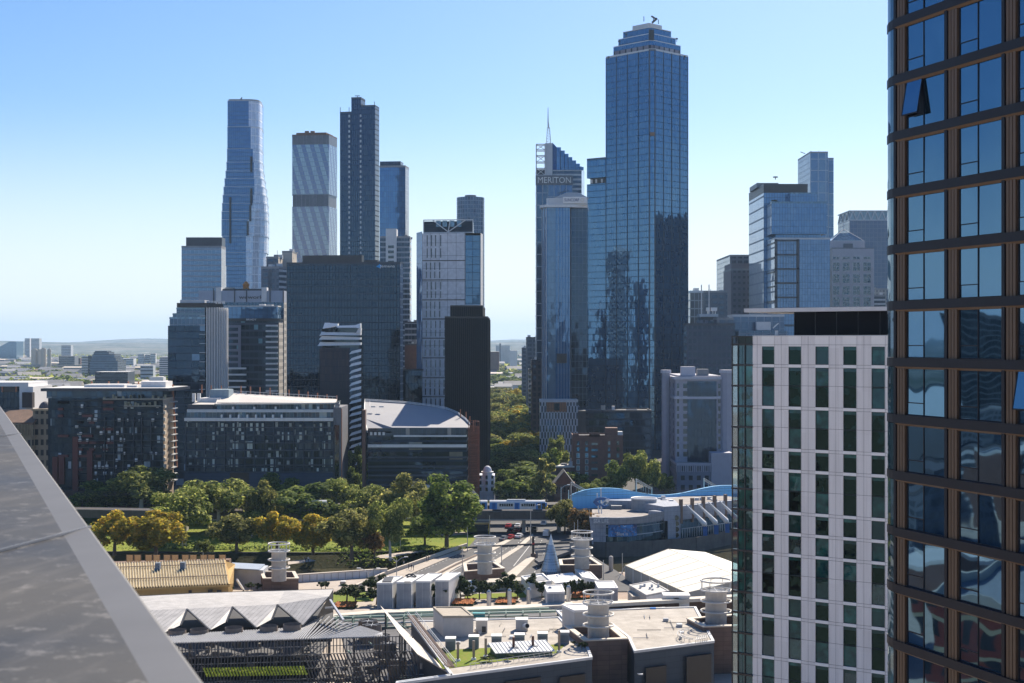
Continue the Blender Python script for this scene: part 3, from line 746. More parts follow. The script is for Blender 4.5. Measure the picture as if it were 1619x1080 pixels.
def ribbed():
 Y=600;root=T('ribbed_tower','plain black ribbed tower with a narrower top, in front of the pale panelled tower','tower',(XX(738,Y),Y+15,0))
 P=foot(703.5,Y,771,Y,pC=774.5);A,B,C,D=P
 blkm=cmat('black_cladding',(.005,.007,.012),.2,.3,.7,spec=.2)
 walls(root,P,0,ZZ(502,Y),[blkm],'wall',roofd,.5,black)
 P2=sub(P,.12,.88,.04,1);walls(root,P2,ZZ(502,Y),ZZ(484,Y),[blkm],'upper_wall',roofd,.4,black)
 fins(root,A,B,6,ZZ(502.5,Y),23,.35,.16,cmat('rib_brown',(.011,.012,.017),.1,.5,.5),'rib')
 fins(root,P2[0],P2[1],ZZ(502,Y),ZZ(484,Y),18,.3,.16,black,'rib')
 fins(root,B,C,6,ZZ(502.5,Y),8,.3,.16,cmat('rib_brown',(.011,.012,.017)),'rib')
 blk(root,sub(P2,.3,.9,.2,.8),ZZ(484,Y),ZZ(480.5,Y),lgrey)
ribbed()
Yc=1100;cy=T('cylindrical_tower','distant grey cylindrical tower behind the pale panelled tower','tower',(XX(744,Yc),Yc,0))
MB().cyl(XX(744,Yc),Yc,0,ZZ(313,Yc),22*Yc/F,n=28,cap=True).build('wall',GL('cylinder_glass',(.09,.12,.16),(.16,.2,.24),(.28,.3,.34),2.2,3.2,.35,ior=1.8,vm=.6),cy)
MB().cyl(XX(744,Yc),Yc,ZZ(313,Yc),ZZ(309,Yc),9*Yc/F,n=20).build('plant_room',grey,cy)
# --- centre: lattice topped tower with the long sign, hip roofed glass tower
def latticetower():
 Y=950;root=T('spired_tower','tower with open white lattice, blue pyramid roof, spire and white lettered grey sign band','tower',(XX(880,Y),Y+20,0))
 P=foot(847.5,Y,905,Y,depth=30);A,B,C,D=P;q=B-A
 lat=GL('lattice_facade',(.02,.035,.06),(.1,.15,.2),(.45,.45,.46),4.1,8.2,.45,ior=1.9)
 lat2=GL('blue_lattice',(.06,.11,.2),(.12,.18,.28),(.4,.42,.44),4.1,9.5,.35,ior=2.0)
 zs0,zs1=ZZ(292.5,Y),ZZ(277.5,Y)
 bodyx=A+q*.32
 walls(root,[A,bodyx,bodyx+V(0,28),D],0,zs0,[lat],'lattice_facade')
 walls(root,[bodyx,B,C,bodyx+V(0,28)],0,zs0,[lat2],'facade',roofg,0)
 sg=cmat('sign_grey',(.14,.15,.17),.05,.3,.5)
 MB().prism([A+V(-.3,-.6),B+V(.3,-.6),B+V(0,6),A+V(0,6)],zs0,zs1,bot=True).build('sign_panel',sg,root)
 lettering('MERITON',root,A+q*.05,A+q*.955,zs0+1.2,zs1-1.1,white,.75,depth=.15)
 a,b=A+q*.0,A+q*.46
 blk(root,[a+V(0,2),b+V(0,2),b+V(0,20),a+V(0,20)],zs1,ZZ(268,Y),navy,'plant_box')
 c=XX(873.5,Y);e=XX(922,Y);z0,z1=ZZ(268,Y),ZZ(224,Y)
 sb=f_blue
 blk(root,[(c,Y+3),(e-1,Y+3),(e-1,Y+24),(c,Y+24)],ZZ(320,Y),z0,f_conc,'upper_block')
 walls(root,[Vector(p)for p in[(XX(905,Y),Y+4),(XX(920,Y),Y+4),(XX(928,Y),Y+34),(XX(905,Y),Y+34)]],0,ZZ(262,Y),[lat2],'right_wing',roofg,0)
 mb=MB();pk=V(c,Y+4,z1);pk2=V(c,Y+12,z1);r0,r1=V(XX(913,Y),Y+3,z0),V(XX(913,Y),Y+24,z0)
 l0,l1=V(c,Y+3,z0),V(c,Y+24,z0)
 mb.face([l0,r0,V(XX(898,Y),Y+4,ZZ(250,Y)),pk]);mb.face([r0,r1,pk2,pk]);mb.face([r1,l1,pk2]);mb.face([l1,l0,pk,pk2]);mb.build('pyramid_roof',GL('pyramid_glass',(.05,.09,.2),(.08,.13,.26),(.03,.05,.1),2.5,2.0,.15,ior=1.9),root)
 mb=MB()
 for i in range(7):
  x1=XX(880+i*6,Y);mb.box(x1,x1+3.0,Y+2.6,Y+5,z0,ZZ(232+i*5.2,Y))
 mb.build('stepped_parapet',sb,root)
 x0,x1=XX(862,Y),XX(873.5,Y)
 MB().box(x0,x1,Y+1,Y+9,zs1,ZZ(226,Y)).build('lift_core',lgrey,root)
 mb=MB();fx0,fx1=XX(848,Y),XX(862,Y);zz=[ZZ(p,Y)for p in(277,266,256,246,237,228)]
 for x in(fx0,fx1):
  for y in(Y+.5,Y+7):mb.bar((x,y,zz[0]),(x,y,zz[-1]),.6)
 for i,z in enumerate(zz):
  mb.bar((fx0,Y+.5,z),(fx1,Y+.5,z),.6);mb.bar((fx0,Y+7,z),(fx1,Y+7,z),.5);mb.bar((fx0,Y+.5,z),(fx0,Y+7,z),.5)
  if i and i%2:mb.bar((fx0,Y+.5,zz[i-1]),(fx1,Y+.5,z),.35);mb.bar((fx1,Y+.5,zz[i-1]),(fx0,Y+.5,z),.35)
 mb.build('open_lattice',offw,root)
 mb=MB();xs=XX(867.5,Y);yb=Y+5;zb=ZZ(228,Y)
 for dx,dy in((-1,-1),(1,-1),(1,1),(-1,1)):mb.bar((xs+dx*1.6,yb+dy*1.6,zb),(xs+dx*.7,yb+dy*.7,ZZ(200,Y)),.35)
 for i in range(7):
  z=zb+(ZZ(200,Y)-zb)*i/6;r=1.6-.9*i/6
  mb.bar((xs-r,yb-r,z),(xs+r,yb-r,z),.25);mb.bar((xs-r,yb-r,z),(xs+r,yb-r,z+1.8),.2)
 mb.tube([(xs,yb,ZZ(201,Y)),(xs-.3,yb,ZZ(190,Y)),(xs-.3,yb,ZZ(168,Y))],[.6,.4,.15],6)
 mb.build('spire',lgrey,root)
latticetower()
def hiptower():
 Y=780;root=T('hip_roofed_tower','blue glass tower with cream hipped roof and white sign band, left of the tallest skyscraper','tower',(XX(893,Y),Y+20,0))
 x=lambda p,y=Y:XX(p,y)
 A,B,C,D_,E=V(x(857.5,Y+5),Y+5),V(x(864),Y),V(x(901),Y),V(x(903,Y+4),Y+4),V(x(929,Y+4),Y+4)
 bk=[V(x(935),Y+30),V(x(861,Y+30),Y+30)];z1=ZZ(328,Y)
 g1=GL('hip_glass',(.04,.13,.27),(.1,.24,.4),(.03,.06,.1),1.7,3.6,.13,ior=2.3,tilt=.01,warp=.02)
 g2=GL('hip_glass_pale',(.15,.22,.28),(.2,.28,.34),(.1,.13,.16),1.7,3.6,.13,ior=2.1)
 g3=GL('hip_glass_dark',(.012,.018,.025),(.05,.06,.07),(.2,.22,.23),2.1,3.6,.18,ior=1.8)
 pts=[A,B,C,D_,E]+bk
 for i,(mt,nm)in enumerate(((g1,'side_facade'),(g1,'front_facade'),(navy,'corner_recess'),(g3,'recessed_facade'),(g3,'right_wall'),(navy,'rear_wall'),(navy,'left_wall'))):
  a,b=pts[i],pts[(i+1)%7];L=(b-a).length
  MB().face([(a.x,a.y,0),(b.x,b.y,0),(b.x,b.y,z1),(a.x,a.y,z1)],[(0,0),(L,0),(L,z1),(0,z1)]).build(nm,mt,root)
 MB().box(x(866),x(878),Y-.35,Y-.02,0,z1).build('pale_glass_strip',g2,root)
 fins(root,B,C,0,z1,9,.25,.14,lgrey,'mullion')
 fins(root,A,B,0,z1,3,.3,.25,lgrey,'mullion')
 E1=[A+V(-1.5,-1.2),B+V(-1,-1.6),C+V(1,-1.6),E+V(0,-1.6),bk[0],bk[1]]
 MB().prism(E1,z1,ZZ(324,Y),bot=True).build('eaves',offw,root)
 E2=[V(x(864),Y+3),V(x(868),Y),V(x(929),Y),V(x(932),Y+26),V(x(866),Y+26)]
 MB().prism(E2,ZZ(324,Y),ZZ(313,Y),bot=True).build('attic',lgrey,root)
 MB().box(x(890),x(927.8),Y-.9,Y-.05,ZZ(321.5,Y),ZZ(311.5,Y)).build('sign_panel',white,root)
 lettering('SUNCORP',root,V(x(892.3),Y-.9),V(x(915.5),Y-.9),ZZ(318.8,Y),ZZ(314,Y),cmat('sign_navy',(.02,.06,.2)),.05)
 mb=MB();cxs,czs=x(920.5),ZZ(316.5,Y)
 for i in range(14):
  a,b=2*math.pi*i/14,2*math.pi*(i+1)/14;mb.bar((cxs+.85*math.cos(a),Y-1,czs+.85*math.sin(a)),(cxs+.85*math.cos(b),Y-1,czs+.85*math.sin(b)),.12)
 mb.build('sign_emblem',cmat('sign_gold',(.6,.5,.25)),root)
 zr0,zr1=ZZ(312.5,Y),ZZ(302,Y);e=[V(x(876),Y+1,zr0),V(x(931),Y+1,zr0),V(x(931),Y+26,zr0),V(x(876),Y+26,zr0)]
 r0,r1=V(x(897),Y+8,zr1),V(x(915),Y+8,zr1)
 mb=MB();mb.face([e[0],e[1],r1,r0]);mb.face([e[1],e[2],r1]);mb.face([e[2],e[3],r0,r1]);mb.face([e[3],e[0],r0]);mb.build('hipped_roof',cmat('cream_roof',(.6,.5,.42),.05,.3,.7),root)
 mb=MB();q=V(x(881),Y+9,ZZ(303,Y))
 mb.bar(q,q+V(7,0,1.5),.3);mb.bar(q+V(2,0,-2),q+V(5,0,3),.3);mb.bar(q+V(0,0,-2),q+V(3,0,1),.25);mb.build('roof_frame',dgrey,root)
 MB().box(x(880),x(896),Y-.6,Y-.36,ZZ(574,Y),ZZ(559,Y)).build('dark_screen',black,root)
hiptower()
# --- right group ---------------------------------------------------------
def stackedoffice():
 Y=900;root=T('stepped_office_tower','blue glass tower of stacked boxes with a dark top, right of the tallest skyscraper','office tower',(XX(1250,Y),Y+30,0))
 sun_=GL('painted_sun_glass',(.72,.74,.76),(.9,.9,.9),(.2,.22,.25),2.4,6.8,.2,ior=2.0,vm=1.0)  # near-white base stands in for bright reflections on the left faces
 bl=GL('office_blue',(.07,.16,.3),(.14,.25,.4),(.03,.05,.08),1.7,3.9,.17,ior=2.3,tilt=.006)
 bl2=GL('office_blue_dim',(.12,.2,.32),(.2,.29,.42),(.06,.08,.11),1.7,3.9,.17,ior=2.2)
 P=foot(1207.5,Y,1277,Y,pD=1184);A,B,C,D=P
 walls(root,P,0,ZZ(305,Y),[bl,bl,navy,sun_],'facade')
 walls(root,P,ZZ(305,Y),ZZ(292,Y),[dgrey],'plant_screen',roofd,.5,navy)
 blk(root,sub(P,-.05,.45,.3,.8),ZZ(292,Y),ZZ(284.5,Y),grey)
 q=W(1226,284,Y+12);mb=MB();mb.tube([q,q+V(0,0,1.6)],.25,6);mb.cyl(q.x,q.y,q.z+1.3,q.z+1.9,1.6,n=12);mb.build('vent_cowl',dgrey,root)
 Y1=893;P1=foot(1249,Y1,1293,Y1,depth=20);walls(root,P1,ZZ(330,Y1),ZZ(306,Y1),[bl],'terrace_box',roofg,.6,glblue)
 Y2=886;P2=foot(1219.5,Y2,1307,Y2,pD=1208.5)
 walls(root,P2,ZZ(370,Y2),ZZ(321,Y2),[bl,bl,navy,sun_],'middle_box',roofg,1.0,glblue)
 MB().face([(p.x,p.y,ZZ(370,Y2))for p in P2]).build('soffit',navy,root)
 blk(root,inset(P2,3),ZZ(379,Y2),ZZ(370,Y2),bl,'terrace_glazing')
 Y3=876;P3=foot(1224.5,Y3,1312.5,Y3,pD=1199);A,B,C,D=P3;q=B-A
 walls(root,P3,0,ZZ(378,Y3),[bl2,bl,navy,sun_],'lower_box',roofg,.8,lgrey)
 fr=navy;mb=MB();zt_,zb_=ZZ(378.5,Y3),ZZ(600,Y3)
 a,b=A+q*.0,A+q*.44
 for u in(.0,.395):p=A+q*u;mb.prism([p+V(0,-.8),p+q*.045+V(0,-.8),p+q*.045,p],zb_,zt_)
 for py in(379,401.5,424,446.5,469,491,513):z=ZZ(py,Y3);mb.prism([a+V(0,-.8),b+V(0,-.8),b,a],z-1.0,z,bot=True)
 mb.build('dark_frame',fr,root)
 for py in(401.5,424,446.5,469,491):
  z=ZZ(py,Y3);fins(root,A+q*.045,A+q*.395,z,z+7.7,7,.15,.12,navy,'mullion')
 ledges(root,D,A,ZZ(500,Y3),ZZ(385,Y3),6,.3,.9,dgrey,'floor_band')
 for px in(1222,1227):q_=W(px,319,Y2+3)
 random.seed(3);mb=MB()
 for i in range(26):
  p=W(1221+random.random()*8,321-random.random()*4,Y2+3);mb.box(p.x-.5,p.x+.5,p.y-.5,p.y+.5,p.z-.4,p.z+.5)
 mb.build('terrace_planting',bankm,root)
stackedoffice()
Yw=1200
wm_=NT('patchwork');
f_patch=GL('patchwork_grid',(.1,.18,.28),(.15,.24,.34),(.45,.5,.54),6.5,9.5,.5,ior=2.0,vm=.6,spf=.0)
f_patchs=GL('patchwork_side',(.35,.38,.4),(.5,.52,.53),(.3,.33,.36),3,4.7,.5,ior=1.8)
r,P=simple('patchwork_tower','distant pale tower with a patchwork grid of white lines behind the stepped office tower','tower',1281,Yw,1309,Yw,241.5,[f_patch,f_patch,grey,f_patchs],D=1261.5)
P2=foot(1309,Yw+6,1318,Yw+6,depth=25);walls(r,P2,0,ZZ(249,Yw),[f_patch],'right_slab',roofg,.5)
q=W(1273,243,Yw+15);MB().bar(q,q+V(-4,0,1.5),.5).build('roof_crane',dgrey,r)
bpy.data.materials.remove(wm_.mat)
def pyramidblock():
 Y=950;root=T('pyramid_roofed_block','pale grey stone block with big square windows under a glass pyramid roof','office block',(XX(1350,Y),Y+14,0))
 P=foot(1315.5,Y,1382,Y,depth=28);A,B,C,D=P;q=B-A;z1=ZZ(392.5,Y)
 walls(root,P,0,z1,[cmat('mauve_stone',(.68,.64,.65),.06,.3,.7),f_grey,grey,grey],'wall',roofg,.3)
 for ci,(x0,x1)in enumerate(((1316.5,1327.5),(1331.5,1343.5),(1348,1360),(1364.5,1377))):
  for ri,(y0,y1)in enumerate(((405.5,410.5),(414.5,429),(433,448),(452,466.5),(469.5,485),(489,504),(508,523))):
   xa,xb,za,zb_=XX(x0,Y),XX(x1,Y),ZZ(y1,Y),ZZ(y0,Y)
   mb=MB();t=.35;yy=Y
   for s in((xa,xa+t,za,zb_),(xb-t,xb,za,zb_),((xa+xb)/2-t/2,(xa+xb)/2+t/2,za,zb_)):mb.box(s[0],s[1],yy-.25,yy+.0,s[2],s[3])
   for z in([za,zb_-t]+([(za+zb_)/2]if zb_-za>3 else[])):mb.box(xa+.01,xb-.01,yy-.22,yy+.0,z,z+t)
   w_=mb.build('window',offw,root)
   MB().box(xa+.05,xb-.05,yy-.1,yy-.02,za+.05,zb_-.05).build('pane',winglass('wavy_window',(.03,.05,.07),1.9,warp=.05,scale=.5),w_)  # dark glass with a strongly wavy surface
 blk(root,sub(P,-.01,.8,.1,.9),z1,ZZ(380.5,Y),cmat('mauve_stone',(.68,.64,.65)),'attic')
 MB().box(XX(1334,Y),XX(1349,Y),Y+.9,Y+1.2,ZZ(391.5,Y),ZZ(385,Y)).build('louvre',grey,root)
 a=sub(P,.0,.79,.12,.88);z0=ZZ(380.5,Y);ap=cen(a,ZZ(362,Y));mb=MB();tp=[Vector((*(ap.xy+(p-ap.xy)*.35),ZZ(367,Y)))for p in a]
 for i in range(4):mb.face([(*a[i],z0),(*a[(i+1)%4],z0),tp[(i+1)%4],tp[i]])
 mb.face(tp);mb.build('pyramid_roof',winglass('pyramid_pale',(.25,.36,.42),1.8),root)
 mb=MB()
 for p in tp:mb.bar(p,ap+V(0,0,1),.3)
 for i in range(4):mb.bar((*a[i],z0),tp[i],.3);mb.bar((*a[i],z0+.1),(*a[(i+1)%4],z0+.1),.4)
 mb.bar(ap,ap+V(0,0,5),.3)
 mb.build('roof_frame',offw,root)
pyramidblock()
Yd=1300
fd=GL('far_grid',(.09,.11,.17),(.13,.15,.21),(.2,.2,.24),3.6,4.0,.45,ior=1.7)
r,P=simple('grid_tower','distant mauve grey gridded tower with zigzag trusses round its top, behind the pyramid roof','tower',1343,Yd,1412,Yd,348,[fd,fd,grey,GL('far_side',(.2,.24,.26),(.3,.33,.35),(.25,.27,.3),3.6,4,.6,ior=1.6)],D=1325,par=0)
A,B,C,D=P;z0,z1=ZZ(348,Yd),ZZ(333.5,Yd)
walls(r,inset(P,.6),z0,z1,[GL('far_crown',(.28,.4,.42),(.38,.48,.5),(.2,.24,.27),4,8,.5,ior=1.7)],'crown_glazing',roofg,0)
mb=MB()
for a,b,n in((A,B,6),(D,A,3)):
 for i in range(n):
  p,q=a+(b-a)*i/n,a+(b-a)*(i+1)/n;m_=(p+q)/2
  mb.bar((*p,z0),(*m_,z1),.8);mb.bar((*m_,z1),(*q,z0),.8)
 mb.bar((*a,z1),(*b,z1),.9);mb.bar((*a,z0),(*b,z0),.9)
mb.build('crown_truss',lgrey,r)
r,P=simple('office_block','glass office block with a left side coloured as sunlit behind the plain brown grey block','office block',1154,1010,1190,1010,405,[f_grey,f_grey,grey,GL('painted_lit_side',(.35,.4,.38),(.5,.54,.5),(.3,.34,.33),2.2,3.6,.35,ior=1.7)],D=1133)  # the left side's pale colour carries its sunlight
r,P=simple('slab_block','plain brown grey concrete block with small square windows left of the stepped office tower','office block',1156,960,1186,960,427,[GL('brown_block',(.05,.05,.06),(.08,.08,.09),(.17,.15,.16),3.2,3.9,1.5,ior=1.5,vm=2.2),grey,grey,cmat('plain_brown',(.22,.19,.2),.05,.2)],D=1144)
blk(r,sub(P,.05,1,.1,1),ZZ(427,960),ZZ(416,960),cmat('plain_brown',(.17,.15,.16)))
r,P=simple('scaffolded_block','narrow pale block behind scaffold floors, just right of the tallest skyscraper','building',1091,880,1112,880,462,[GL('scaffold',(.1,.09,.09),(.25,.22,.19),(.38,.37,.36),2.6,5,.35,ior=1.4,vm=.7)],depth=15,roof=lgrey)
r,P=simple('office_block','low dark office block below two tall thin masts','office block',1112,905,1150,905,462,[f_grey],depth=18)
for i,px in enumerate((1109,1121)):
 q=W(px,510,850-1*i);t_=T('mast',['left one of the two thin white roof masts right of the tallest skyscraper','right one of the two thin white roof masts right of the tallest skyscraper'][i],'mast',q,None)
 MB().tube([q-V(0,0,12),(q.x,q.y,ZZ(450,849))],[.5,.3],6).build('pole',offw,t_)
 MB().cyl(q.x,q.y,q.z-12.3,q.z-11.6,1.2,n=10).build('base',lgrey,t_)
r,P=simple('narrow_office','narrow office with cyan glass strip and white roof dishes, left of the green cornered tower','office',1107,820,1134,820,506,[GL('narrow_grey',(.05,.06,.08),(.09,.1,.12),(.24,.25,.29),2.9,4.1,1.6,ior=1.5,vm=2.0)],depth=16,par=0)
A,B,C,D=P;q=B-A
MB().prism([A+V(-.5,-1),B+V(.5,-1),C,D],ZZ(501,820),ZZ(496.5,820),bot=True).build('roof_slab',lgrey,r)
blk(r,inset(P,.5),ZZ(506,820),ZZ(501,820),navy,'top_storey')
MB().prism([A+q*.45+V(0,-.5),A+q*.92+V(0,-.5),A+q*.92,A+q*.45],0,ZZ(508,820),bot=True).build('glass_strip',GL('cyan_glass',(.03,.06,.08),(.15,.3,.36),(.05,.06,.08),2.2,4,.3,ior=1.9,tilt=.03),r)
for px in(1119,1127,1131):p=W(px,489,822);mb=MB();mb.cyl(p.x,p.y,p.z-1,p.z+1,1.1,n=12);mb.bar(p-V(0,0,3),p,.3);mb.build('roof_dish',white,r)
r,P=simple('low_office','low mauve grey office with tall glazed bays behind the green cornered tower','office',1158,800,1240,800,500,[GL('low_bays',(.07,.09,.14),(.12,.15,.2),(.3,.32,.36),4.4,4.0,.5,ior=1.8,vm=.2)],D=1150,roof=roofg,pm=lgrey)
A,B,C,D=P
MB().prism([A+V(2,-9),B+V(0,-9),B+V(0,0),A+V(2,0)],ZZ(560,800),ZZ(523,800)).build('front_wing',GL('low_bays2',(.05,.07,.1),(.1,.13,.17),(.22,.24,.28),4.4,3.0,.5,ior=1.8),r)
q=W(1196,522,793);MB().box(q.x,q.x+8,q.y,q.y+3,q.z,q.z+4.6).build('roof_box',offw,r)
MB().bar(W(1222,519,792),W(1231,511,792),.5).build('roof_duct',offw,r)
r,P=simple('dark_office','dark stone office behind the grey hotel, right of the tallest skyscraper','office',1086,760,1162,760,514,[GL('dark_office_f',(.025,.03,.04),(.06,.07,.08),(.1,.1,.12),2.6,3.7,.9,ior=1.5,vm=1.2)],depth=14,roof=roofd)
r,P=simple('masonry_block','small dark masonry block with grouped windows beside the narrow office','building',1134,790,1160,790,505,[f_grey],depth=14)
random.seed(8)
for i,(x0,x1,y0,Y)in enumerate(((1376,1400,468,1080),(1383,1402,458,1110))):
 simple('far_block',['small white distant block beside the pyramid roofed block','small cream distant block beside the pyramid roofed block'][i],'building',x0,Y,x1,Y,y0,[f_conc if i==0 else GL('cream_far',(.2,.2,.2),(.3,.3,.28),(.5,.47,.42),2.6,3.2,1.1,ior=1.4)],depth=20)
 # --- grey hotel with cornices ---------------------------------------------
def hotel():
 Y=620;root=T('hotel_building','grey stone hotel with a tall dark glass bay, white cornice bands and corner turrets','hotel',(XX(1100,Y),Y+15,0))
 st=cmat('lilac_stone',(.36,.36,.42),.07,.4,.75)
 st2=cmat('lilac_stone_light',(.5,.5,.56),.05,.4,.7)
 P=foot(1068,Y,1146,Y,pD=1050);A,B,C,D=P;q=B-A;z1=ZZ(600,Y)
 walls(root,P,0,z1,[st],'wall',roofg,0)
 MB().prism([A+q*.24+V(0,-.3),A+q*.83+V(0,-.3),A+q*.83+V(0,.2),A+q*.24+V(0,.2)],6,ZZ(603,Y),bot=True).build('glass_bay',GL('hotel_bay',(.02,.025,.035),(.07,.08,.09),(.03,.035,.05),1.5,3.3,.18,ior=1.9,warp=.03),root)
 for nm,py,h,o in(('cornice',600,.9,.9),('cornice',631,.8,.6)):
  z=ZZ(py,Y);parapet(root,P,z+.3,h,st2,.3,o,nm)
 blk(root,inset(P,2),z1-.2,ZZ(594,Y),st,'attic');
 blk(root,[A+V(3,3),A+V(9,3),A+V(9,8),A+V(3,8)],z1,ZZ(580,Y),st2,'plant_room');blk(root,[A+V(10,4),A+V(15,4),A+V(15,8),A+V(10,8)],z1,ZZ(584,Y),grey,'plant_room')
 for px,YY in((1054,Y+8),(1150,Y-3)):
  cx=XX(px,YY);n=8
  MB().cyl(cx,YY+3,0,ZZ(590,YY),1.9 if px<1100 else 2.6,n=8).build('turret',st,root)
  MB().cyl(cx,YY+3,ZZ(590,YY),ZZ(585,YY),2.4 if px<1100 else 3.1,n=8).build('turret_cap',st2,root)
 rows=[606+i*12 for i in range(10)]
 for k,py in enumerate(rows):
  for u in(.03,.1,.155,.865,.93):
   if u in(.1,):continue
   w_=1.9 if u in(.155,.865,.93)else.9;a=A+q*u;z=ZZ(py+8,Y)
   wd=MB().box(a.x-.12,a.x+w_+.12,Y-.28,Y-.1+.1,z-.25,z).build('window',st2,root)
   MB().box(a.x,a.x+w_,Y-.12,Y-.02,z,z+2.1).build('pane',gwin,wd)
 t=(A-D)
 for k,py in enumerate(rows):
  for u in(.25,.55,.82):
   a=D+t*u;n=Vector((-t.normalized().y*-1,0));b=a+t.normalized()*1.0;nn=Vector((t.y,-t.x)).normalized()*.1
   z=ZZ(py+8,Y);MB().prism([a+nn,b+nn,b,a],z,z+2.1).build('window',gwin,root)
 Y2=605;P=foot(1070,Y2,1158,Y2,pD=1046);A,B,C,D=P
 walls(root,P,0,ZZ(735,Y2),[GL('hotel_podium',(.03,.035,.04),(.06,.065,.07),(.2,.21,.26),3.4,4.0,1.7,ior=1.5,vm=2.0)],'podium',roofg,.8,st)
 fins(root,A,B,ZZ(735,Y2)-3,ZZ(735,Y2)-.3,26,.25,.35,st,'bracket')
 blk(root,[B+V(-9,-.5),B+V(0,-.5),B+V(0,8),B+V(-9,8)],0,ZZ(716,Y2),st,'podium_tower')
hotel()
def brickblock():
 Y=600;root=T('brick_apartment_block','red brown brick block with stepped gable and lit cyan windows behind the aquarium','apartment block',(XX(945,Y),Y+8,0))
 P=foot(905.5,Y,985,Y,depth=14);A,B,C,D=P;q=B-A;z1=ZZ(690,Y)
 walls(root,P,0,z1,[brick],'wall',roofd,.5,brick)
 blk(root,sub(P,.66,.9,.1,.5),z1,ZZ(677,Y),brick,'stair_tower');blk(root,sub(P,.9,1.0,.1,.4),z1,ZZ(683,Y),lgrey,'lift_box')
 mb=MB()
 for u0,u1,py in((.0,.12,686),(.25,.62,688),(.33,.54,684.5)):a,b=A+q*u0,A+q*u1;mb.prism([a+V(0,-.15),b+V(0,-.15),b+V(0,.3),a+V(0,.3)],z1-.2,ZZ(py,Y))
 mb.build('gable_parapet',cmat('brick_dark',(.12,.06,.05)),root)
 lit=winglass('cyan_window',(.28,.42,.45),1.6);random.seed(4)
 for r_ in range(7):
  for c_,px in enumerate((914,927.5,940,950,963,977)):
   small=px in(940,)
   z=ZZ(700+r_*9.9,Y)
   ww=2.6 if small else 1.1
   if px==950:continue
   w_=MB().box(XX(px,Y)-ww/2-.12,XX(px,Y)+ww/2+.12,Y-.18,Y+.0,z-1.1,z+.85 if not small else z+.1).build('window',offw if(r_>1 and px<930)else brick,root)
   mt=lit if(r_>1 and(px in(914,927.5)or(px==963 and r_<5)or random.random()<.12))else gwin
   MB().box(XX(px,Y)-ww/2,XX(px,Y)+ww/2,Y-.24,Y-.2,z-.95,z+.72 if not small else z).build('pane',mt,w_)
brickblock()
def checker():
 Y=680;root=T('chequered_block','small white and dark chequered block with an orange timber panel, left of the brick apartments','office block',(XX(884,Y),Y+8,0))
 P=foot(853.5,Y,913.5,Y,depth=14);A,B,C,D=P;q=B-A;z1=ZZ(635,Y)
 ch=GL('chequer',(.03,.04,.05),(.1,.16,.18),(.55,.57,.6),1.45,3.1,.72,ior=1.8,checker=True,vm=.15)
 walls(root,P,0,z1,[ch],'facade',roofg,.8,lgrey)
 MB().prism([A+q*.17+V(0,-.25),A+q*.7+V(0,-.25),A+q*.7,A+q*.17],ZZ(651,Y),z1-.3,bot=True).build('timber_panel',GL('timber_panel',(.35,.18,.09),(.5,.28,.15),(.1,.08,.07),1.2,5.5,.15,ior=1.4,rough=.7),root)
 MB().prism([A+q*.38+V(0,-.4),A+q*.52+V(0,-.4),A+q*.52,A+q*.38],ZZ(649,Y),z1-.8,bot=True).build('window',gwin,root)
 blk(root,[B+V(0,2),B+V(4,2),B+V(4,12),B+V(0,12)],0,ZZ(650,Y),dgrey,'annex')
checker()
for i,(x0,x1,y0,Y,mt,lb)in enumerate(((832,847,534,1150,f_grey,'plain grey blue slab at the right side of the tree lined street'),(825,833,551,1300,f_grey,'small tan block farthest up the right side of the tree lined street'),(840,858,570,860,GL('brown_street',(.03,.03,.035),(.1,.09,.09),(.11,.07,.06),2.8,3.4,1.2,ior=1.5,vm=1.2),'brown brick block below the lattice of the spired tower'),(836,842,585,980,f_conc,'thin pale block on the right side of the tree lined street'),(914,1030,650,720,GL('podium_dark',(.01,.014,.02),(.04,.05,.06),(.03,.035,.045),2.6,3.6,.35,spf=.25,spc=(.03,.035,.045),ior=1.7),'dark low building at the foot of the tallest skyscraper'),(898,908,645,720,dgrey,'dark block tucked beside the chequered block'),(640,662,510,760,f_bal,'pale balconied block between the glass office and the panelled tower'),(640,664,545,720,brick,'small brown block between the glass office and the panelled tower'),(636,700,585,700,f_dark,'dark glass block at the foot of the panelled tower'),(636,641,400,900,f_bal,'slim grey tower edge behind the black glass office'))):
 simple('street_building',lb,'building',x0,Y,x1,Y,y0,[mt],depth=22,roof=roofd,par=.5)
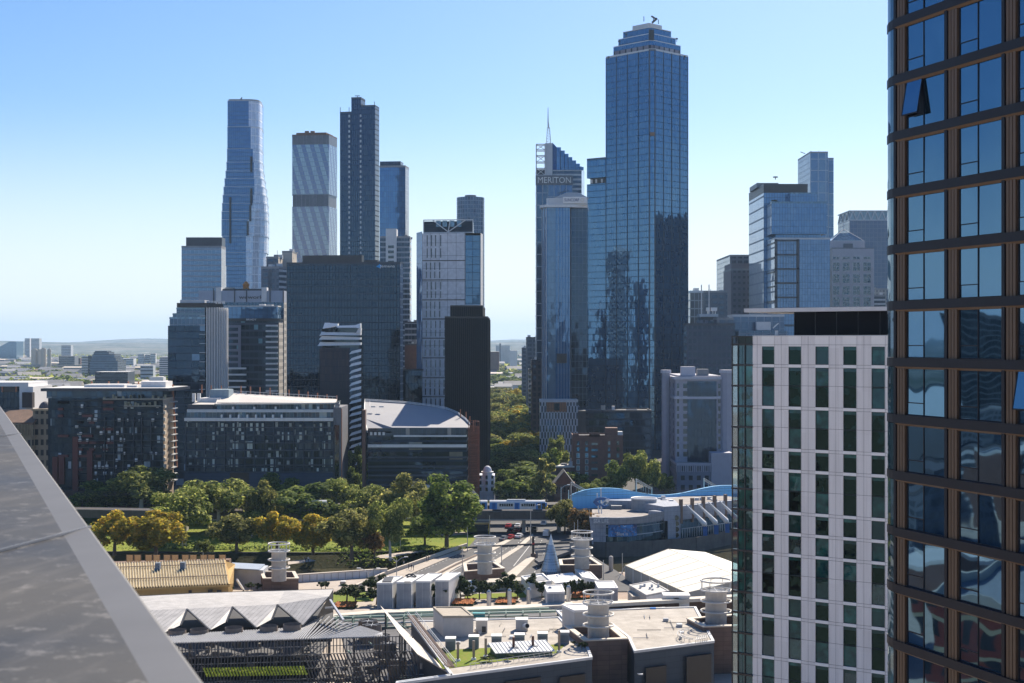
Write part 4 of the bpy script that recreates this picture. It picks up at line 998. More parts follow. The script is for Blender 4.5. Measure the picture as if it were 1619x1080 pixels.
 # --- left cluster -------------------------------------------------------
def finned():
 Y=640;root=T('apartment_tower','dark glass apartment tower with a curved screen of tall white fins at its right corner','apartment tower',(XX(300,Y),Y+15,0))
 g=GL('finned_dark',(.005,.008,.014),(.06,.09,.13),(.05,.06,.075),3.55,3.3,.14,ior=1.65,tilt=.012,warp=.015,g3=(.2,.3,.4),vm=.4)
 A,B=V(XX(265.5,Y),Y),V(XX(324,Y),Y);P=[A,B,B+V(2,22),A+V(2,22)]
 walls(root,P,0,ZZ(515,Y),[g],'facade')
 mb=MB()
 for i,(px,py)in enumerate(((268,503),(273,497),(279,488))):
  P2=[V(XX(px,Y),Y),B,B+V(2,22),V(XX(px,Y)+2,Y+22)];walls(root,P2,ZZ((515,503,497)[i],Y),ZZ(py,Y),[GL('finned_top',(.03,.05,.07),(.2,.25,.3),(.25,.27,.3),1.8,2.9,.2,ior=2.0,tilt=.03)],'stepped_top',roofd,.5,glblue)
 cap=[V(XX(280,Y),Y-.6),V(XX(330,Y),Y-.8),V(XX(352,Y+4),Y+5),V(XX(352,Y+20),Y+20),V(XX(285,Y),Y+20)]
 MB().prism(cap,ZZ(486,Y),ZZ(479,Y),bot=True).build('roof_cap',black,root)
 mb=MB();
 for i in range(5):x=XX(325+i*6,Y);mb.box(x,x+1.3,Y+2,Y+2.4,ZZ(480,Y),ZZ(475.5,Y));
 mb.build('roof_rail',lgrey,root)
 MB().box(XX(283,Y),XX(322,Y),Y+2,Y+12,ZZ(479,Y),ZZ(474,Y)).build('plant_room',lgrey,root)
 cx,cy,r=XX(331,Y),Y+6.6,6.2;pts=[]
 for k in range(13):a=R(-100+k*10);pts.append(V(cx+r*math.cos(a),cy+r*math.sin(a)))
 zt_=ZZ(486,Y)
 MB().prism(pts+[V(cx,cy+6),V(B.x,cy+4)],0,zt_-.1).build('curved_wall',cmat('curved_grey',(.4,.42,.44),.05),root)
 mb=MB()
 for k in range(0,13):
  p=pts[k];n=(p-V(cx,cy)).normalized();t=Vector((-n.y,n.x))*.12
  mb.prism([p-t,p-t+n*.9,p+t+n*.9,p+t],8,zt_)
 mb.build('vertical_fins',white,root)
 mb=MB()
 for k in range(10):z=ZZ(500+k*14.5,Y);x=XX(316,Y);mb.box(x,XX(325,Y),Y-1.1,Y,z,z+.25)
 mb.build('balcony_slabs',lgrey,root)
finned()
def signoffice():
 Y=770;root=T('sign_topped_office','office tower with a pale sign band of dark lowercase letters and a sunlit right edge','office tower',(XX(395,Y),Y+20,0))
 P=foot(346,Y,449,Y,pC=453.5);A,B,C,D=P;q=B-A;z1=ZZ(478,Y)
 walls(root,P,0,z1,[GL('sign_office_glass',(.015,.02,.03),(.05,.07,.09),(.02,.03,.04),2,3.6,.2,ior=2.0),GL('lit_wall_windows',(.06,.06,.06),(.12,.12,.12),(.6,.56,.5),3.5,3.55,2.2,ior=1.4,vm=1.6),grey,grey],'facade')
 pb=cmat('sign_band_blue',(.36,.4,.48),.05,.2,.6)
 x0=A-V(XX(346,Y)-XX(314,Y),0)*1.0
 MB().prism([x0,B,C,x0+V(0,20)],ZZ(478,Y),ZZ(459.5,Y),bot=True).build('sign_band',pb,root)
 MB().prism([x0+V(.4,.4),x0+V(14,.4),x0+V(14,18),x0+V(.4,18)],20,ZZ(478,Y),bot=True).build('rear_wing',f_grey,root)
 mb=MB()
 for px in(338,346,371,390,416,427,448):x=XX(px,Y);mb.box(x-.25,x+.25,Y-.5,Y,ZZ(478,Y),ZZ(455.5,Y))
 mb.build('band_ribs',navy,root)
 for px in(346,418):x=XX(px,Y);MB().box(x-1.4,x+1.4,Y-.8,Y+4,ZZ(477,Y),ZZ(454.5,Y)).build('pier',offw,root)
 lettering('wework',root,A+q*.31,A+q*.685,ZZ(472.5,Y),ZZ(467,Y),black,.1,depth=.2)
 MB().box(XX(350,Y),XX(418,Y),Y+3,Y+14,ZZ(460,Y),ZZ(456.5,Y)).build('roof_plant',dgrey,root)
 mb=MB();c=W(389,452,Y+10)
 mb.cyl(c.x,c.y,c.z-3,c.z-1,2.2,1.8,n=10);mb.cyl(c.x,c.y,c.z-1,c.z+.8,1.4,2.0,n=10);mb.cyl(c.x,c.y,c.z+.8,c.z+2.4,1.8,.6,n=10)
 mb.build('orange_roof_unit',cmat('orange_paint',(.55,.22,.05)),root)
 mb=MB();x=XX(358,Y);mb.cyl(x,Y+8,ZZ(460,Y),ZZ(454,Y),2.6,n=12);mb.build('water_tank',cream,root)
signoffice()
def signapartments():
 Y=720;root=T('apartment_tower','apartment tower with blue glass penthouse, black sign band of pale letters and pale floor slabs','apartment tower',(XX(400,Y),Y+14,0))
 P=foot(353,Y,441,Y,pC=447.5);A,B,C,D=P;q=B-A;zt_=ZZ(508,Y)
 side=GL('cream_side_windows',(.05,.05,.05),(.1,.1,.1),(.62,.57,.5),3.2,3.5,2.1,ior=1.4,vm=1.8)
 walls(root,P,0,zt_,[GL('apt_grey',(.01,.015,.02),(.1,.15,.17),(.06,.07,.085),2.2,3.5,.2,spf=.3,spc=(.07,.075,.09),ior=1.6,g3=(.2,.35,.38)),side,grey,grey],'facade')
 MB().prism([A+V(0,-.5),B+V(.3,-.5),C+V(.3,0),D],zt_,ZZ(503.5,Y),bot=True).build('sign_band',black,root)
 lettering('BRADY',root,A+q*.42,A+q*.60,ZZ(506.6,Y),ZZ(503.9,Y),white,.55)
 PP=sub(P,.0,.97,.1,.9);walls(root,PP,ZZ(503.5,Y),ZZ(484,Y),[GL('penthouse_blue',(.05,.12,.22),(.13,.25,.36),(.04,.06,.09),2.2,5.6,.15,ior=2.3,tilt=.02)],'penthouse',roofl,.3)
 blk(root,sub(P,.62,.72,.3,.6),ZZ(484,Y),ZZ(480.5,Y),offw,'vent_box');blk(root,sub(P,.74,.86,.3,.6),ZZ(484,Y),ZZ(481.5,Y),offw,'vent_box')
 gp=cmat('lilac_cladding',(.22,.22,.26),.06,.3)
 mb=MB()
 for u0,u1 in((.05,.09),(.27,.32)):a,b=A+q*u0,A+q*u1;mb.prism([a+V(0,-.7),b+V(0,-.7),b,a],0,ZZ(514,Y))
 for k in range(8):z=ZZ(514+k*9.4,Y);a,b=A+q*.05,A+q*.32;mb.prism([a+V(0,-.68),b+V(0,-.68),b,a],z-1.3,z-.05,bot=True)
 mb.build('window_frame_strip',gp,root)
 for k in range(16):
  z=ZZ(513.5+k*8.6,Y);a,b=A+q*.77,A+q*.985
  MB().prism([a+V(0,-1.5),b+V(0,-1.5),b,a],z-.9,z,bot=True).build('balcony_slab',offw,root)
 for k in range(5):
  z=ZZ(581+k*9.8,Y);a,b=A-q*.04,A+q*.42
  MB().prism([a+V(0,-2.4),b+V(0,-2.4),b,a],z-.9,z,bot=True).build('balcony_slab',offw,root)
  MB().prism([a+V(.3,-1.5),b+V(-.3,-1.5),b+V(-.3,0),a+V(.3,0)],z-3.2,z-.9,bot=True).build('lower_window_band',gwin,root)
signapartments()
def zigzag():
 Y=600;root=T('zigzag_tower','slim bronze tower crowned with white folded bands, white zigzag balconies down its right side','apartment tower',(XX(537,Y),Y+10,0))
 P=foot(505,Y,552.5,Y,depth=16);A,B,C,D=P;q=B-A;z1=ZZ(550,Y)
 br=GL('bronze_screen',(.025,.014,.01),(.09,.04,.022),(.01,.008,.008),.55,3.2,.14,ior=1.5,rough=.3,skew=1)
 E=V(XX(571,Y+1),Y+1);
 P2=[A,B,E+V(-.8,.8),E+V(-.8,15),D]
 walls(root,P2,0,z1,[br,f_dark,f_dark,grey,grey],'facade',roofl,0)
 W_=white
 def band(pts,dy=.9,nm='crown_band'):
  mb=MB();n=len(pts);f_=[W(x,y,Y-dy)for x,y in pts];zm=min(p.z for p in f_);f_=[p+V(0,(p.z-zm)*1.1,0)for p in f_];b_=[p+V(0,dy+3,0)for p in f_]
  mb.face(f_[::-1]if False else f_);mb.face(b_[::-1])
  for i in range(n):mb.face([f_[(i+1)%n],f_[i],b_[i],b_[(i+1)%n]])
  mb.build(nm,W_,root)
 band([(502,547),(570,545.5),(570,541.5),(505,541)]);band([(504,537),(570,537),(570,533.5),(508,531)]);band([(505,531),(513,510),(517,510),(512,529)])
 band([(506,530),(570,530),(570,526),(508,525)]);band([(510,520),(533,515),(533,511.5),(512,510)]);band([(530,515),(561,514),(569,511),(570,519),(566,519),(562,518),(533,518)]);band([(563,526),(570,526),(570,519),(566,519)])
 walls(root,[A+V(1,1),V(E.x-1,Y+1),V(E.x-1,Y+14),A+V(1,14)],z1-.2,ZZ(519,Y),[gdark],'penthouse',roofl,0)
 n=20
 for k in range(n):
  z=ZZ(556+k*9.85,Y);a,m_,e=B,B+(E-B)*.5+V(0,-1.6),E
  mb=MB();s=.9 if k%2 else.2
  pts=[(a.x,a.y-.2,z-1.0-s*.6),(m_.x,m_.y,z-.5-s*.2),(e.x,e.y-.4,z)]
  hgt=1.15
  for i in range(2):
   p0,p1=Vector(pts[i]),Vector(pts[i+1]);mb.face([p0,p1,p1+V(0,.9,hgt),p0+V(0,.9,hgt)]);mb.face([p1+V(0,.2,0),p0+V(0,.2,0),p0+V(0,1.1,hgt),p1+V(0,1.1,hgt)])
   mb.face([p0+V(0,.9,hgt),p1+V(0,.9,hgt),p1+V(0,1.1,hgt),p0+V(0,1.1,hgt)]);mb.face([p1,p0,p0+V(0,1.8,0),p1+V(0,1.8,0)]);
  mb.build('balcony',W_,root)
zigzag()
def redapartments():
 Y=540;root=T('apartment_building','dark apartment building with maroon panels, roof terrace and a sunlit cream right side','apartment building',(XX(170,Y),Y+10,0))
 P=foot(76,Y,258,Y,pC=274.5);A,B,C,D=P;q=B-A;z1=ZZ(630,Y)
 g=GL('apt_dark',(.006,.01,.014),(.14,.19,.22),(.012,.016,.022),1.25,3.25,.12,spf=.16,spc=(.02,.024,.03),pf=.2,pw=5.0,pc=(.014,.018,.024),ior=1.5,g3=(.5,.56,.6),tilt=.02,warp=.02,vm=.2,skew=3)
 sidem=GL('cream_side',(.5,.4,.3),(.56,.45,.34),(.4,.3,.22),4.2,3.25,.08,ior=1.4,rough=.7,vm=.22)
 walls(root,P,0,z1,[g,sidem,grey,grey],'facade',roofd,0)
 bal=cmat('slab_dark',(.05,.055,.065),.1);n=14
 for k in range(n):z=ZZ(632+k*10.6,Y);MB().prism([A+q*.22+V(0,-1.3),B+V(0,-1.3),B,A+q*.22],z-.28,z,bot=True).build('balcony_slab',bal,root)
 mar=cmat('maroon_panel',(.11,.018,.02),.15,.5,.5)
 for u,y0,y1 in((.07,722,778),(.125,722,765),(.245,690,775),(.37,712,775)):
  a=A+q*u;MB().box(a.x-1.0,a.x+1.0,Y-1.5,Y+.1,ZZ(y1,Y),ZZ(y0,Y)).build('maroon_column',mar,root)
 random.seed(21)
 for k in range(26):
  u=random.choice((.09,.26,.3,.36,.42,.48));z=ZZ(638+random.randint(0,10)*10.6,Y);a=A+q*u;MB().box(a.x,a.x+random.choice((2,4)),Y-.9,Y,z,z+.9).build('maroon_panel',mar,root)
 mb=MB()
 for u in(.5,.58,.66,.75,.82,.9):a=A+q*u;mb.box(a.x-.15,a.x+.15,Y-1.35,Y,5,ZZ(660,Y))
 mb.build('dividing_walls',bal,root)
 for k in range(60):u=.22+random.random()*.76;z=ZZ(641+random.randint(0,11)*10.6,Y);a=A+q*u;MB().box(a.x,a.x+random.uniform(.3,1.2),Y-1.1,Y-.5,z-.9,z+random.uniform(-.3,.7)).build('balcony_screen',offw,root)
 F0=[V(XX(67,Y),Y-2),V(XX(268,Y),Y-2),V(XX(268,Y)+2,Y+26),V(XX(67,Y),Y+26)]
 walls(root,sub(P,-.02,.99,.06,.94),z1,ZZ(618,Y),[GL('apt_top',(.02,.03,.035),(.12,.15,.16),(.05,.05,.06),1.9,4,.15,ior=1.8,g3=(.35,.36,.35))],'top_storey')
 MB().prism(F0,ZZ(618.5,Y),ZZ(614,Y),bot=True).build('roof_fascia',navy,root)
 MB().prism(inset(F0,.8),ZZ(614,Y),ZZ(613.4,Y)).build('roof',roofl,root)
 for u0,u1,h in((.28,.6,2.2),(.735,.93,4.2),(.62,.7,1.6)):blk(root,sub(F0,u0,u1,.35,.75),ZZ(614,Y)-.1,ZZ(614,Y)+h*.55,offw)
 for z_,x0,x1 in((ZZ(630,Y),165,262),(ZZ(641,Y),198,255)):
  MB().box(XX(x0,Y),XX(x1,Y),Y-2.2,Y,z_-.3,z_).build('terrace_slab',conc2,root)
  mb=MB()
  for i in range(12):x=XX(x0+random.random()*(x1-x0),Y);mb.box(x,x+.8,Y-1.9,Y-1.2,z_,z_+random.uniform(.5,1.6))
  mb.build('terrace_planters',cmat('terrace_mix',(.28,.27,.2),.3,1.2),root)
 n=(C-B).normalized();L=(C-B).length;out=Vector((n.y,-n.x))
 for k in range(13):z=ZZ(637+k*10.6,Y);a,b=B+n*(L*.6),B+n*(L*1.03);MB().prism([a+out*1.5,b+out*1.5,b,a],z-.3,z,bot=True).build('side_balcony',lgrey,root)
 for k in range(13):
  z=ZZ(639+k*10.6,Y);a,b=B+n*(L*.0),B+n*(L*.14);MB().prism([a+out*.7,b+out*.7,b,a],z-1.4,z,bot=True).build('side_balcony',cream,root)
 e=C+out*1.3
 MB().bar((e.x,e.y,ZZ(745,Y)),(e.x-1.6,e.y,ZZ(608,Y+20)),.5).build('terracotta_mast',terra,root)
 for px in(145,172,187,203,219,234,249,262):
  p=W(px,608,Y+22);MB().bar((p.x,p.y,ZZ(614,Y)-.5),(p.x,p.y,p.z+1.2),.45).build('terracotta_post',terra,root)
 MB().prism([A+V(-2,-3),B+V(2,-3),B+V(2,0),A+V(-2,0)],0,ZZ(775,Y)).build('base_storey',cmat('base_maroon',(.07,.03,.03)),root)
redapartments()
def whiteroof():
 Y=540;root=T('apartment_building','long apartment building under a white sloping roof, grey louvred base, terracotta posts along its roof','apartment building',(XX(415,Y),Y+10,0))
 P=foot(294,Y,527,Y,depth=24);A,B,C,D=P;q=B-A;z1=ZZ(664,Y)
 g=GL('apt_glazed',(.008,.012,.016),(.22,.26,.27),(.025,.035,.055),1.1,3.4,.1,pf=.07,pw=5.6,pc=(.03,.04,.06),ior=1.5,g3=(.6,.65,.6),tilt=.025,warp=.02,vm=.42,skew=2.6)
 walls(root,P,ZZ(747,Y),z1,[g,grey,grey,grey],'facade')
 sc=GL('louvre_screen',(.06,.075,.11),(.07,.085,.12),(.03,.04,.06),40,.55,.12,ior=1.4,rough=.5,tilt=0,warp=0)
 a,b=A+q*.3,A+q*.43
 MB().prism([A-V(.5,0)+V(0,-.6),a+V(0,-.6),a+V(0,.6),A-V(.5,0)+V(0,.6)],0,ZZ(747.5,Y)).build('louvre_screen',sc,root)
 MB().prism([b+V(0,-.6),B+V(0,-.6),B+V(0,.6),b+V(0,.6)],0,ZZ(747.5,Y)).build('louvre_screen',sc,root)
 MB().prism([a,b,b+V(0,1),a+V(0,1)],0,ZZ(747.5,Y)).build('dark_recess',black,root)
 bb=[W(x,y,Y-1.2)for x,y in((361,776),(391,776),(391,768.5),(361,768.5))]
 MB().box(bb[0].x,bb[1].x,Y-1.4,Y-1.1,bb[0].z,bb[2].z).build('billboard',white,root)
 MB().box(bb[0].x,bb[0].x+1.7,Y-1.5,Y-1.41,bb[0].z,bb[2].z).build('billboard_blue_end',cmat('poster_blue',(.05,.3,.7)),root)
 mb=MB();random.seed(2)
 for i in range(9):x=bb[0].x+2.1+i*.5;mb.box(x,x+.32,Y-1.46,Y-1.41,bb[0].z+.5,bb[0].z+random.uniform(1,1.4))
 mb.build('billboard_marks',dgrey,root)
 fl=[676,688,700.5,712.5,724,735.5,746.5]
 for py in fl:z=ZZ(py,Y);MB().prism([A+V(0,-.7),B+V(0,-.7),B,A],z-.12,z+.3,bot=True).build('floor_slab',cmat('slab_blue_grey',(.07,.08,.1)),root)
 dv=cmat('slab_blue_grey',(.07,.08,.1));random.seed(31)
 fins(root,A,B,ZZ(747,Y),z1,16,.9,.22,dv,'dividing_wall')
 for py in fl[:-1]:
  for k in range(15):
   if random.random()<.6:a_=A+q*((k+random.random()*.7)/15);z=ZZ(py,Y)+.3;MB().box(a_.x,a_.x+random.uniform(.3,1.1),Y-.85,Y-.3,z,z+random.uniform(.5,1.9)).build('balcony_screen',cmat('balcony_mix',(.35,.36,.33),.35,1.0),root)
 zA,zB=ZZ(660,Y),ZZ(647,Y)
 MB().prism([A+V(-.3,-1.6),B+V(.1,-1.6),B+V(0,.4),A+V(-.3,.4)],ZZ(665.5,Y),ZZ(660.5,Y),bot=True).build('pale_ledge',offw,root)
 A2=A+q*.0;
 t1=GL('terrace_glazing',(.05,.07,.07),(.16,.19,.18),(.3,.31,.3),1.4,3.2,.1,ior=1.8,g3=(.45,.5,.45),tilt=.03)
 MB().prism([A+V(0,1.2),B+V(0,1.2),C,D],z1,ZZ(652,Y),top=False).build('terrace_storey',t1,root)
 M2=A+q*.2
 MB().prism([A+V(.3,.2),B+V(0,.2),C,D+V(.3,0)],ZZ(652,Y),ZZ(647.5,Y),bot=True).build('pale_ledge',lgrey,root)
 MB().prism([M2+V(0,2.6),B+V(0,2.6),C,M2+V(0,22)],ZZ(647.5,Y),ZZ(637,Y),top=False).build('terrace_storey',t1,root)
 MB().prism([A+V(.5,1.2),M2+V(-1,1.2),M2+V(-1,3),A+V(.5,3)],ZZ(647.5,Y),ZZ(640,Y)).build('dark_fascia',navy,root)
 mb=MB()
 for i in range(13):a_=A+q*(.24+i*.058);mb.box(a_.x,a_.x+.55,Y-1.2,Y+.8,ZZ(660.5,Y),ZZ(655.5,Y))if i<8 else None;
 for i in range(5):a_=A+q*(.31+i*.145);mb.box(a_.x,a_.x+.6,Y+.6,Y+2.4,ZZ(647.3,Y),ZZ(643.3,Y))
 mb.build('white_screens',white,root)
 f0,f1=W(340,638.5,Y+1),W(531,636.5,Y+1);b0,b1=W(349,620.5,Y+24),W(533,631,Y+22)
 mb=MB();dn=V(0,0,-.5)
 mb.face([f0,f1,b1,b0]);mb.face([b0+dn,b1+dn,f1+dn,f0+dn]);mb.face([f0+dn,f1+dn,f1,f0]);mb.face([f1+dn,b1+dn,b1,f1]);mb.face([b0+dn,f0+dn,f0,b0]);mb.face([b1+dn,b0+dn,b0,b1]);mb.build('sloping_roof',cmat('cream_sheet',(.58,.54,.49),.04,.2,.6),root)
 g0,g1,h0,h1=W(302,640.5,Y+2),W(338,641,Y+2),W(313,632,Y+16),W(344,632,Y+16)
 mb=MB();mb.face([g0,g1,h1,h0]);mb.face([g0+dn,g1+dn,g1,g0]);mb.face([g1+dn,h1+dn,h1,g1]);mb.face([h0+dn,g0+dn,g0,h0]);mb.build('lower_roof',cmat('cream_sheet',(.58,.54,.49)),root)
 blk(root,[V(XX(305,Y),Y+10),V(XX(340,Y),Y+10),V(XX(342,Y),Y+18),V(XX(308,Y),Y+18)],ZZ(647,Y),ZZ(629.5,Y+10),offw,'stair_box')
 blk(root,[V(XX(320,Y),Y+14),V(XX(350,Y),Y+14),V(XX(351,Y),Y+22),V(XX(322,Y),Y+22)],ZZ(640,Y),ZZ(616,Y+14),cmat('blue_grey_sheet',(.25,.33,.38)),'plant_screen')
 for px in(306,314):p=W(px,627,Y+9);MB().box(p.x-.6,p.x+.6,p.y,p.y+1.2,p.z-2,p.z+1.2).build('vent_box',white,root)
 mb=MB();mb.bar(b0+V(0,0,.9),b1+V(0,0,.9),.15)
 for i in range(28):p=b0 .lerp(b1,i/27);mb.bar(p,p+V(0,0,.9),.1)
 mb.build('roof_rail',lgrey,root)
 for px,py in((319,609),(334,610),(350,610.5),(381,611),(396,612),(411,613),(427,614),(457,617),(472.5,618),(487,620),(502,622),(517,624),(532.5,626)):
  p=W(px,py,Y+25);MB().bar(p-V(0,0,3.2),p+V(0,0,.2),.4).build('terracotta_post',terra,root)
 MB().prism([B,B+V(3,0),B+V(3,22),B+V(0,22)],0,ZZ(644,Y)).build('end_wall',cmat('end_grey',(.16,.165,.19)),root)
 MB().prism([B+V(.6,-.4),B+V(2.2,-.4),B+V(2.2,0),B+V(.6,0)],0,ZZ(672,Y)).build('glass_strip',gdark,root)
 MB().box(B.x+.6,B.x+2.2,Y-.4,Y+2,ZZ(646,Y),ZZ(636.5,Y)).build('roof_cap',glblue,root)
 MB().bar((B.x+3.2,Y,2),(B.x+3.2,Y,ZZ(646,Y)),.3).build('terracotta_edge',terra,root)
whiteroof()
def curvedroof():
 Y=548;root=T('curved_roof_building','low dark office with big curved grey roof and rusty red lattice at its right end','office building',(XX(660,Y),Y+12,0))
 P=foot(582,Y,738,Y,depth=24);A,B,C,D=P;q=B-A
 g=GL('curved_office',(.006,.01,.015),(.07,.07,.065),(.02,.03,.05),5.2,3.75,.1,spf=.22,spc=(.025,.035,.055),ior=1.6,g3=(.25,.22,.16),tilt=.02,warp=.03,vm=.1)
 walls(root,P,0,ZZ(690,Y),[g],'facade')
 for py in(707,722.5,737,751,766):z=ZZ(py,Y);MB().prism([A+V(0,-.6),B+V(0,-.6),B,A],z-.5,z+.2,bot=True).build('floor_slab',cmat('slab_blue_grey',(.07,.08,.1)),root)
 MB().prism([A+V(0,-1.2),B+V(0,-1.2),B,A],ZZ(707,Y),ZZ(702.5,Y),bot=True).build('pale_ledge',offw,root)
 MB().prism([A+q*.26+V(0,-.9),B+V(0,-.9),B+V(0,1),A+q*.26+V(0,1)],ZZ(690.5,Y),ZZ(688,Y),bot=True).build('pale_ledge',offw,root)
 MB().prism([A,B+V(-.3,0),C,D],ZZ(690,Y),ZZ(677,Y),top=False).build('top_storey',GL('top_glaze',(.02,.02,.02),(.12,.1,.08),(.04,.04,.05),1.6,3.6,.12,ior=1.8,g3=(.3,.25,.2)),root)
 for k in range(4):a=A+q*(.02+k*.042);MB().box(a.x,a.x+.9,Y-.5,Y,ZZ(688,Y),ZZ(683,Y)).build('roof_window',offw,root)
 Yb=590
 outl=[(580,682,Y),(619,682,Y),(620,676,Y+1),(742,676,Y+1),(743,672,Y+6),(736,664,Y+14),(724,655,Y+24),(706,647.5,Y+33),(680,642.5,Y+38),(640,638,Y+41),(577,634,Y+42),(576,645,Y+30),(577,662,Y+14)]
 pts=[W(*o)for o in outl];mb=MB();cen_=sum(pts,V(0,0,0))/len(pts)
 mb.face(pts);dn=V(0,0,-.6);n=len(pts)
 for i in range(n):mb.face([pts[i]+dn,pts[(i+1)%n]+dn,pts[(i+1)%n],pts[i]])
 mb.build('curved_roof',cmat('lilac_roof_sheet',(.27,.275,.3),.05,.1,.6,stain=.15),root)
 mb=MB();mb.tube([p+V(0,0,.8)for p in pts[4:]+[pts[0]]],.14,5);mb.tube([p+V(0,0,.3)for p in pts[4:]+[pts[0]]],.22,5)
 for i in range(4,n):
  a,b=pts[i],pts[(i+1)%n]
  for k in range(5):p=a.lerp(b,k/5);mb.bar(p,p+V(0,0,.8),.1)
 mb.build('roof_rail',lgrey,root)
 mb=MB()
 for px,py in((590,643),(603,643),(608,671)):p=W(px,py,Y+24 if py<650 else Y+8);mb.box(p.x-.9,p.x+.9,p.y,p.y+1,p.z-.3,p.z+.25)
 mb.tube([pts[0].lerp(pts[1],.12)+V(0,0,.1),pts[-3].lerp(pts[-4],.12)+V(0,0,.1)],.15,5)
 mb.build('roof_hatches',offw,root)
 for px,py in((578,0),):
  p=W(575,650,Y-1);MB().box(XX(573,Y),XX(578,Y),Y-1,Y+3,0,ZZ(648,Y)).build('terracotta_column',cmat('column_brown',(.17,.1,.08)),root)
 mb=MB();cx,cy,r=XX(742,Y),Y+6.5,6.0
 for k in range(26):
  a=R(-95+k*7.2);x,y=cx+r*.62*math.cos(a),cy+r*math.sin(a);zt_=ZZ(675+(k-10)*.35,Y)
  if k%6==0:zt_+=2.2
  mb.bar((x,y,3),(x,y,zt_),.22)
 for j in range(14):
  z=4+j*2.3;pr=None
  for k in range(0,27,2):
   a=R(-95+k*7.2);p=V(cx+r*.62*math.cos(a),cy+r*math.sin(a),z)
   if pr is not None:mb.bar(pr,p,.14)
   pr=p
 mb.build('steel_lattice',rust,root)
 for px,py in((728,656),(737,660),(743,667),(749,674)):p=W(px,py,Y+18);MB().bar(p-V(0,0,2),p+V(0,0,2.2),.4).build('terracotta_post',terra,root)
 MB().box(XX(652,Y),XX(684,Y),Y-3,Y,ZZ(775,Y),ZZ(766,Y)).build('entrance_canopy',offw,root)
 MB().box(XX(653,Y),XX(657,Y),Y-3.2,Y-3.02,ZZ(774,Y),ZZ(767,Y)).build('cyan_panel',cmat('cyan_panel',(.05,.4,.5)),root)
curvedroof()
def domedhouse():
 Y=560;root=T('domed_house','small white Victorian corner building with a white dome, right of the rusty lattice','house',(XX(768,Y),Y+4,0))
 wp=cmat('blue_white_paint',(.55,.58,.66),.05,.4,.7);x=lambda p:XX(p,Y);z=lambda p:ZZ(p,Y)
 MB().box(x(757),x(782),Y,Y+10,0,z(752)).build('wall',wp,root)
 MB().cyl(x(770.5),Y+1,0,z(747),2.0,n=8).build('corner_tower',wp,root)
 MB().cyl(x(770.5),Y+1,z(747),z(745.8),2.5,n=16).build('cornice',white,root)
 mb=MB();mb.smooth=True;pr=[]
 for k in range(7):a=R(15*k);r_=1.75*math.cos(a);pr.append([(x(770.5)+r_*math.cos(2*math.pi*i/14),Y+1+r_*math.sin(2*math.pi*i/14),z(745.5)+2.2*math.sin(a))for i in range(14)])
 mb.loft(pr);mb.build('dome',wp,root)
 for px in(759.5,769.5,778):
  for py in(754,763,773):MB().box(x(px)-.45,x(px)+.45,Y-1.15 if px==769.5 else Y-.1,Y+.02,z(py+3),z(py-2.5)).build('window',gdark,root)
 for py in(758,768):MB().box(x(757)-.2,x(782)+.2,Y-.35,Y,z(py),z(py-1)).build('string_course',white,root)
domedhouse()
def gabled():
 Y=565;root=T('gabled_brick_house','old brick building with a steep gable beside the sunlit street tree','house',(XX(893,Y),Y+6,0));x=lambda p:XX(p,Y);z=lambda p:ZZ(p,Y)
 MB().box(x(877),x(910),Y,Y+12,0,z(766)).build('wall',brick,root)
 mb=MB();a,b,c=V(x(877),Y-.02,z(766)),V(x(906),Y-.02,z(766)),V(x(892),Y-.02,z(746));d=V(0,12,0)
 mb.face([a,b,c]);mb.face([b+d,a+d,c+d]);mb.build('gable',cmat('gable_brick',(.22,.08,.05)),root)
 mb=MB()
 o1,o2=V(-.7,-.4,-.4),V(.7,-.4,-.4)
 for s0,s1 in((a+o1,c),(c,b+o2)):mb.face([s0+V(0,0,.35),s1+V(0,-.4,.35),s1+d+V(0,0,.35),s0+d+V(0,0,.35)]);mb.face([s0,s1+V(0,-.4,0),s1+V(0,-.4,.35),s0+V(0,0,.35)])
 mb.build('roof',roofd,root)
 for i in range(5):MB().box(x(879+i*6),x(881.5+i*6),Y-.12,Y+.05,z(780),z(770)).build('window',gdark,root)
gabled()
r,P=simple('shop_row','low shop building with a pale sheet roof behind the sunlit street tree','shop',872,600,908,600,738,[brick],depth=12,roof=roofl,par=.3)
def whitebox():
 Y=600;root=T('white_framed_building','office with a thick white frame round dark glass at the far left','office',(XX(20,Y),Y+10,0));x=lambda p:XX(p,Y);z=lambda p:ZZ(p,Y)
 MB().box(x(-40),x(38),Y+.5,Y+24,0,z(611)).build('glass_front',f_dark,root)
 MB().box(x(-44),x(46),Y-1,Y+24,z(611),z(604.5)).build('white_frame_top',cmat('white_frame',(.72,.72,.72),.03),root)
 MB().box(x(32),x(53.5),Y-1,Y+24,0,z(611)).build('white_frame_side',cmat('white_frame',(.72,.72,.72)),root)
 MB().box(x(40),x(56),Y-4,Y-1.01,z(644),z(620)).build('black_box_bay',cmat('bronze_black',(.05,.04,.04)),root)
 MB().box(x(4),x(28),Y-.1,Y+.4,z(620),z(612)).build('recess',black,root)
 for px in(3,25):MB().box(x(px),x(px)+.6,Y-.5,Y+.4,z(620),z(611)).build('timber_post',terra,root)
whitebox()
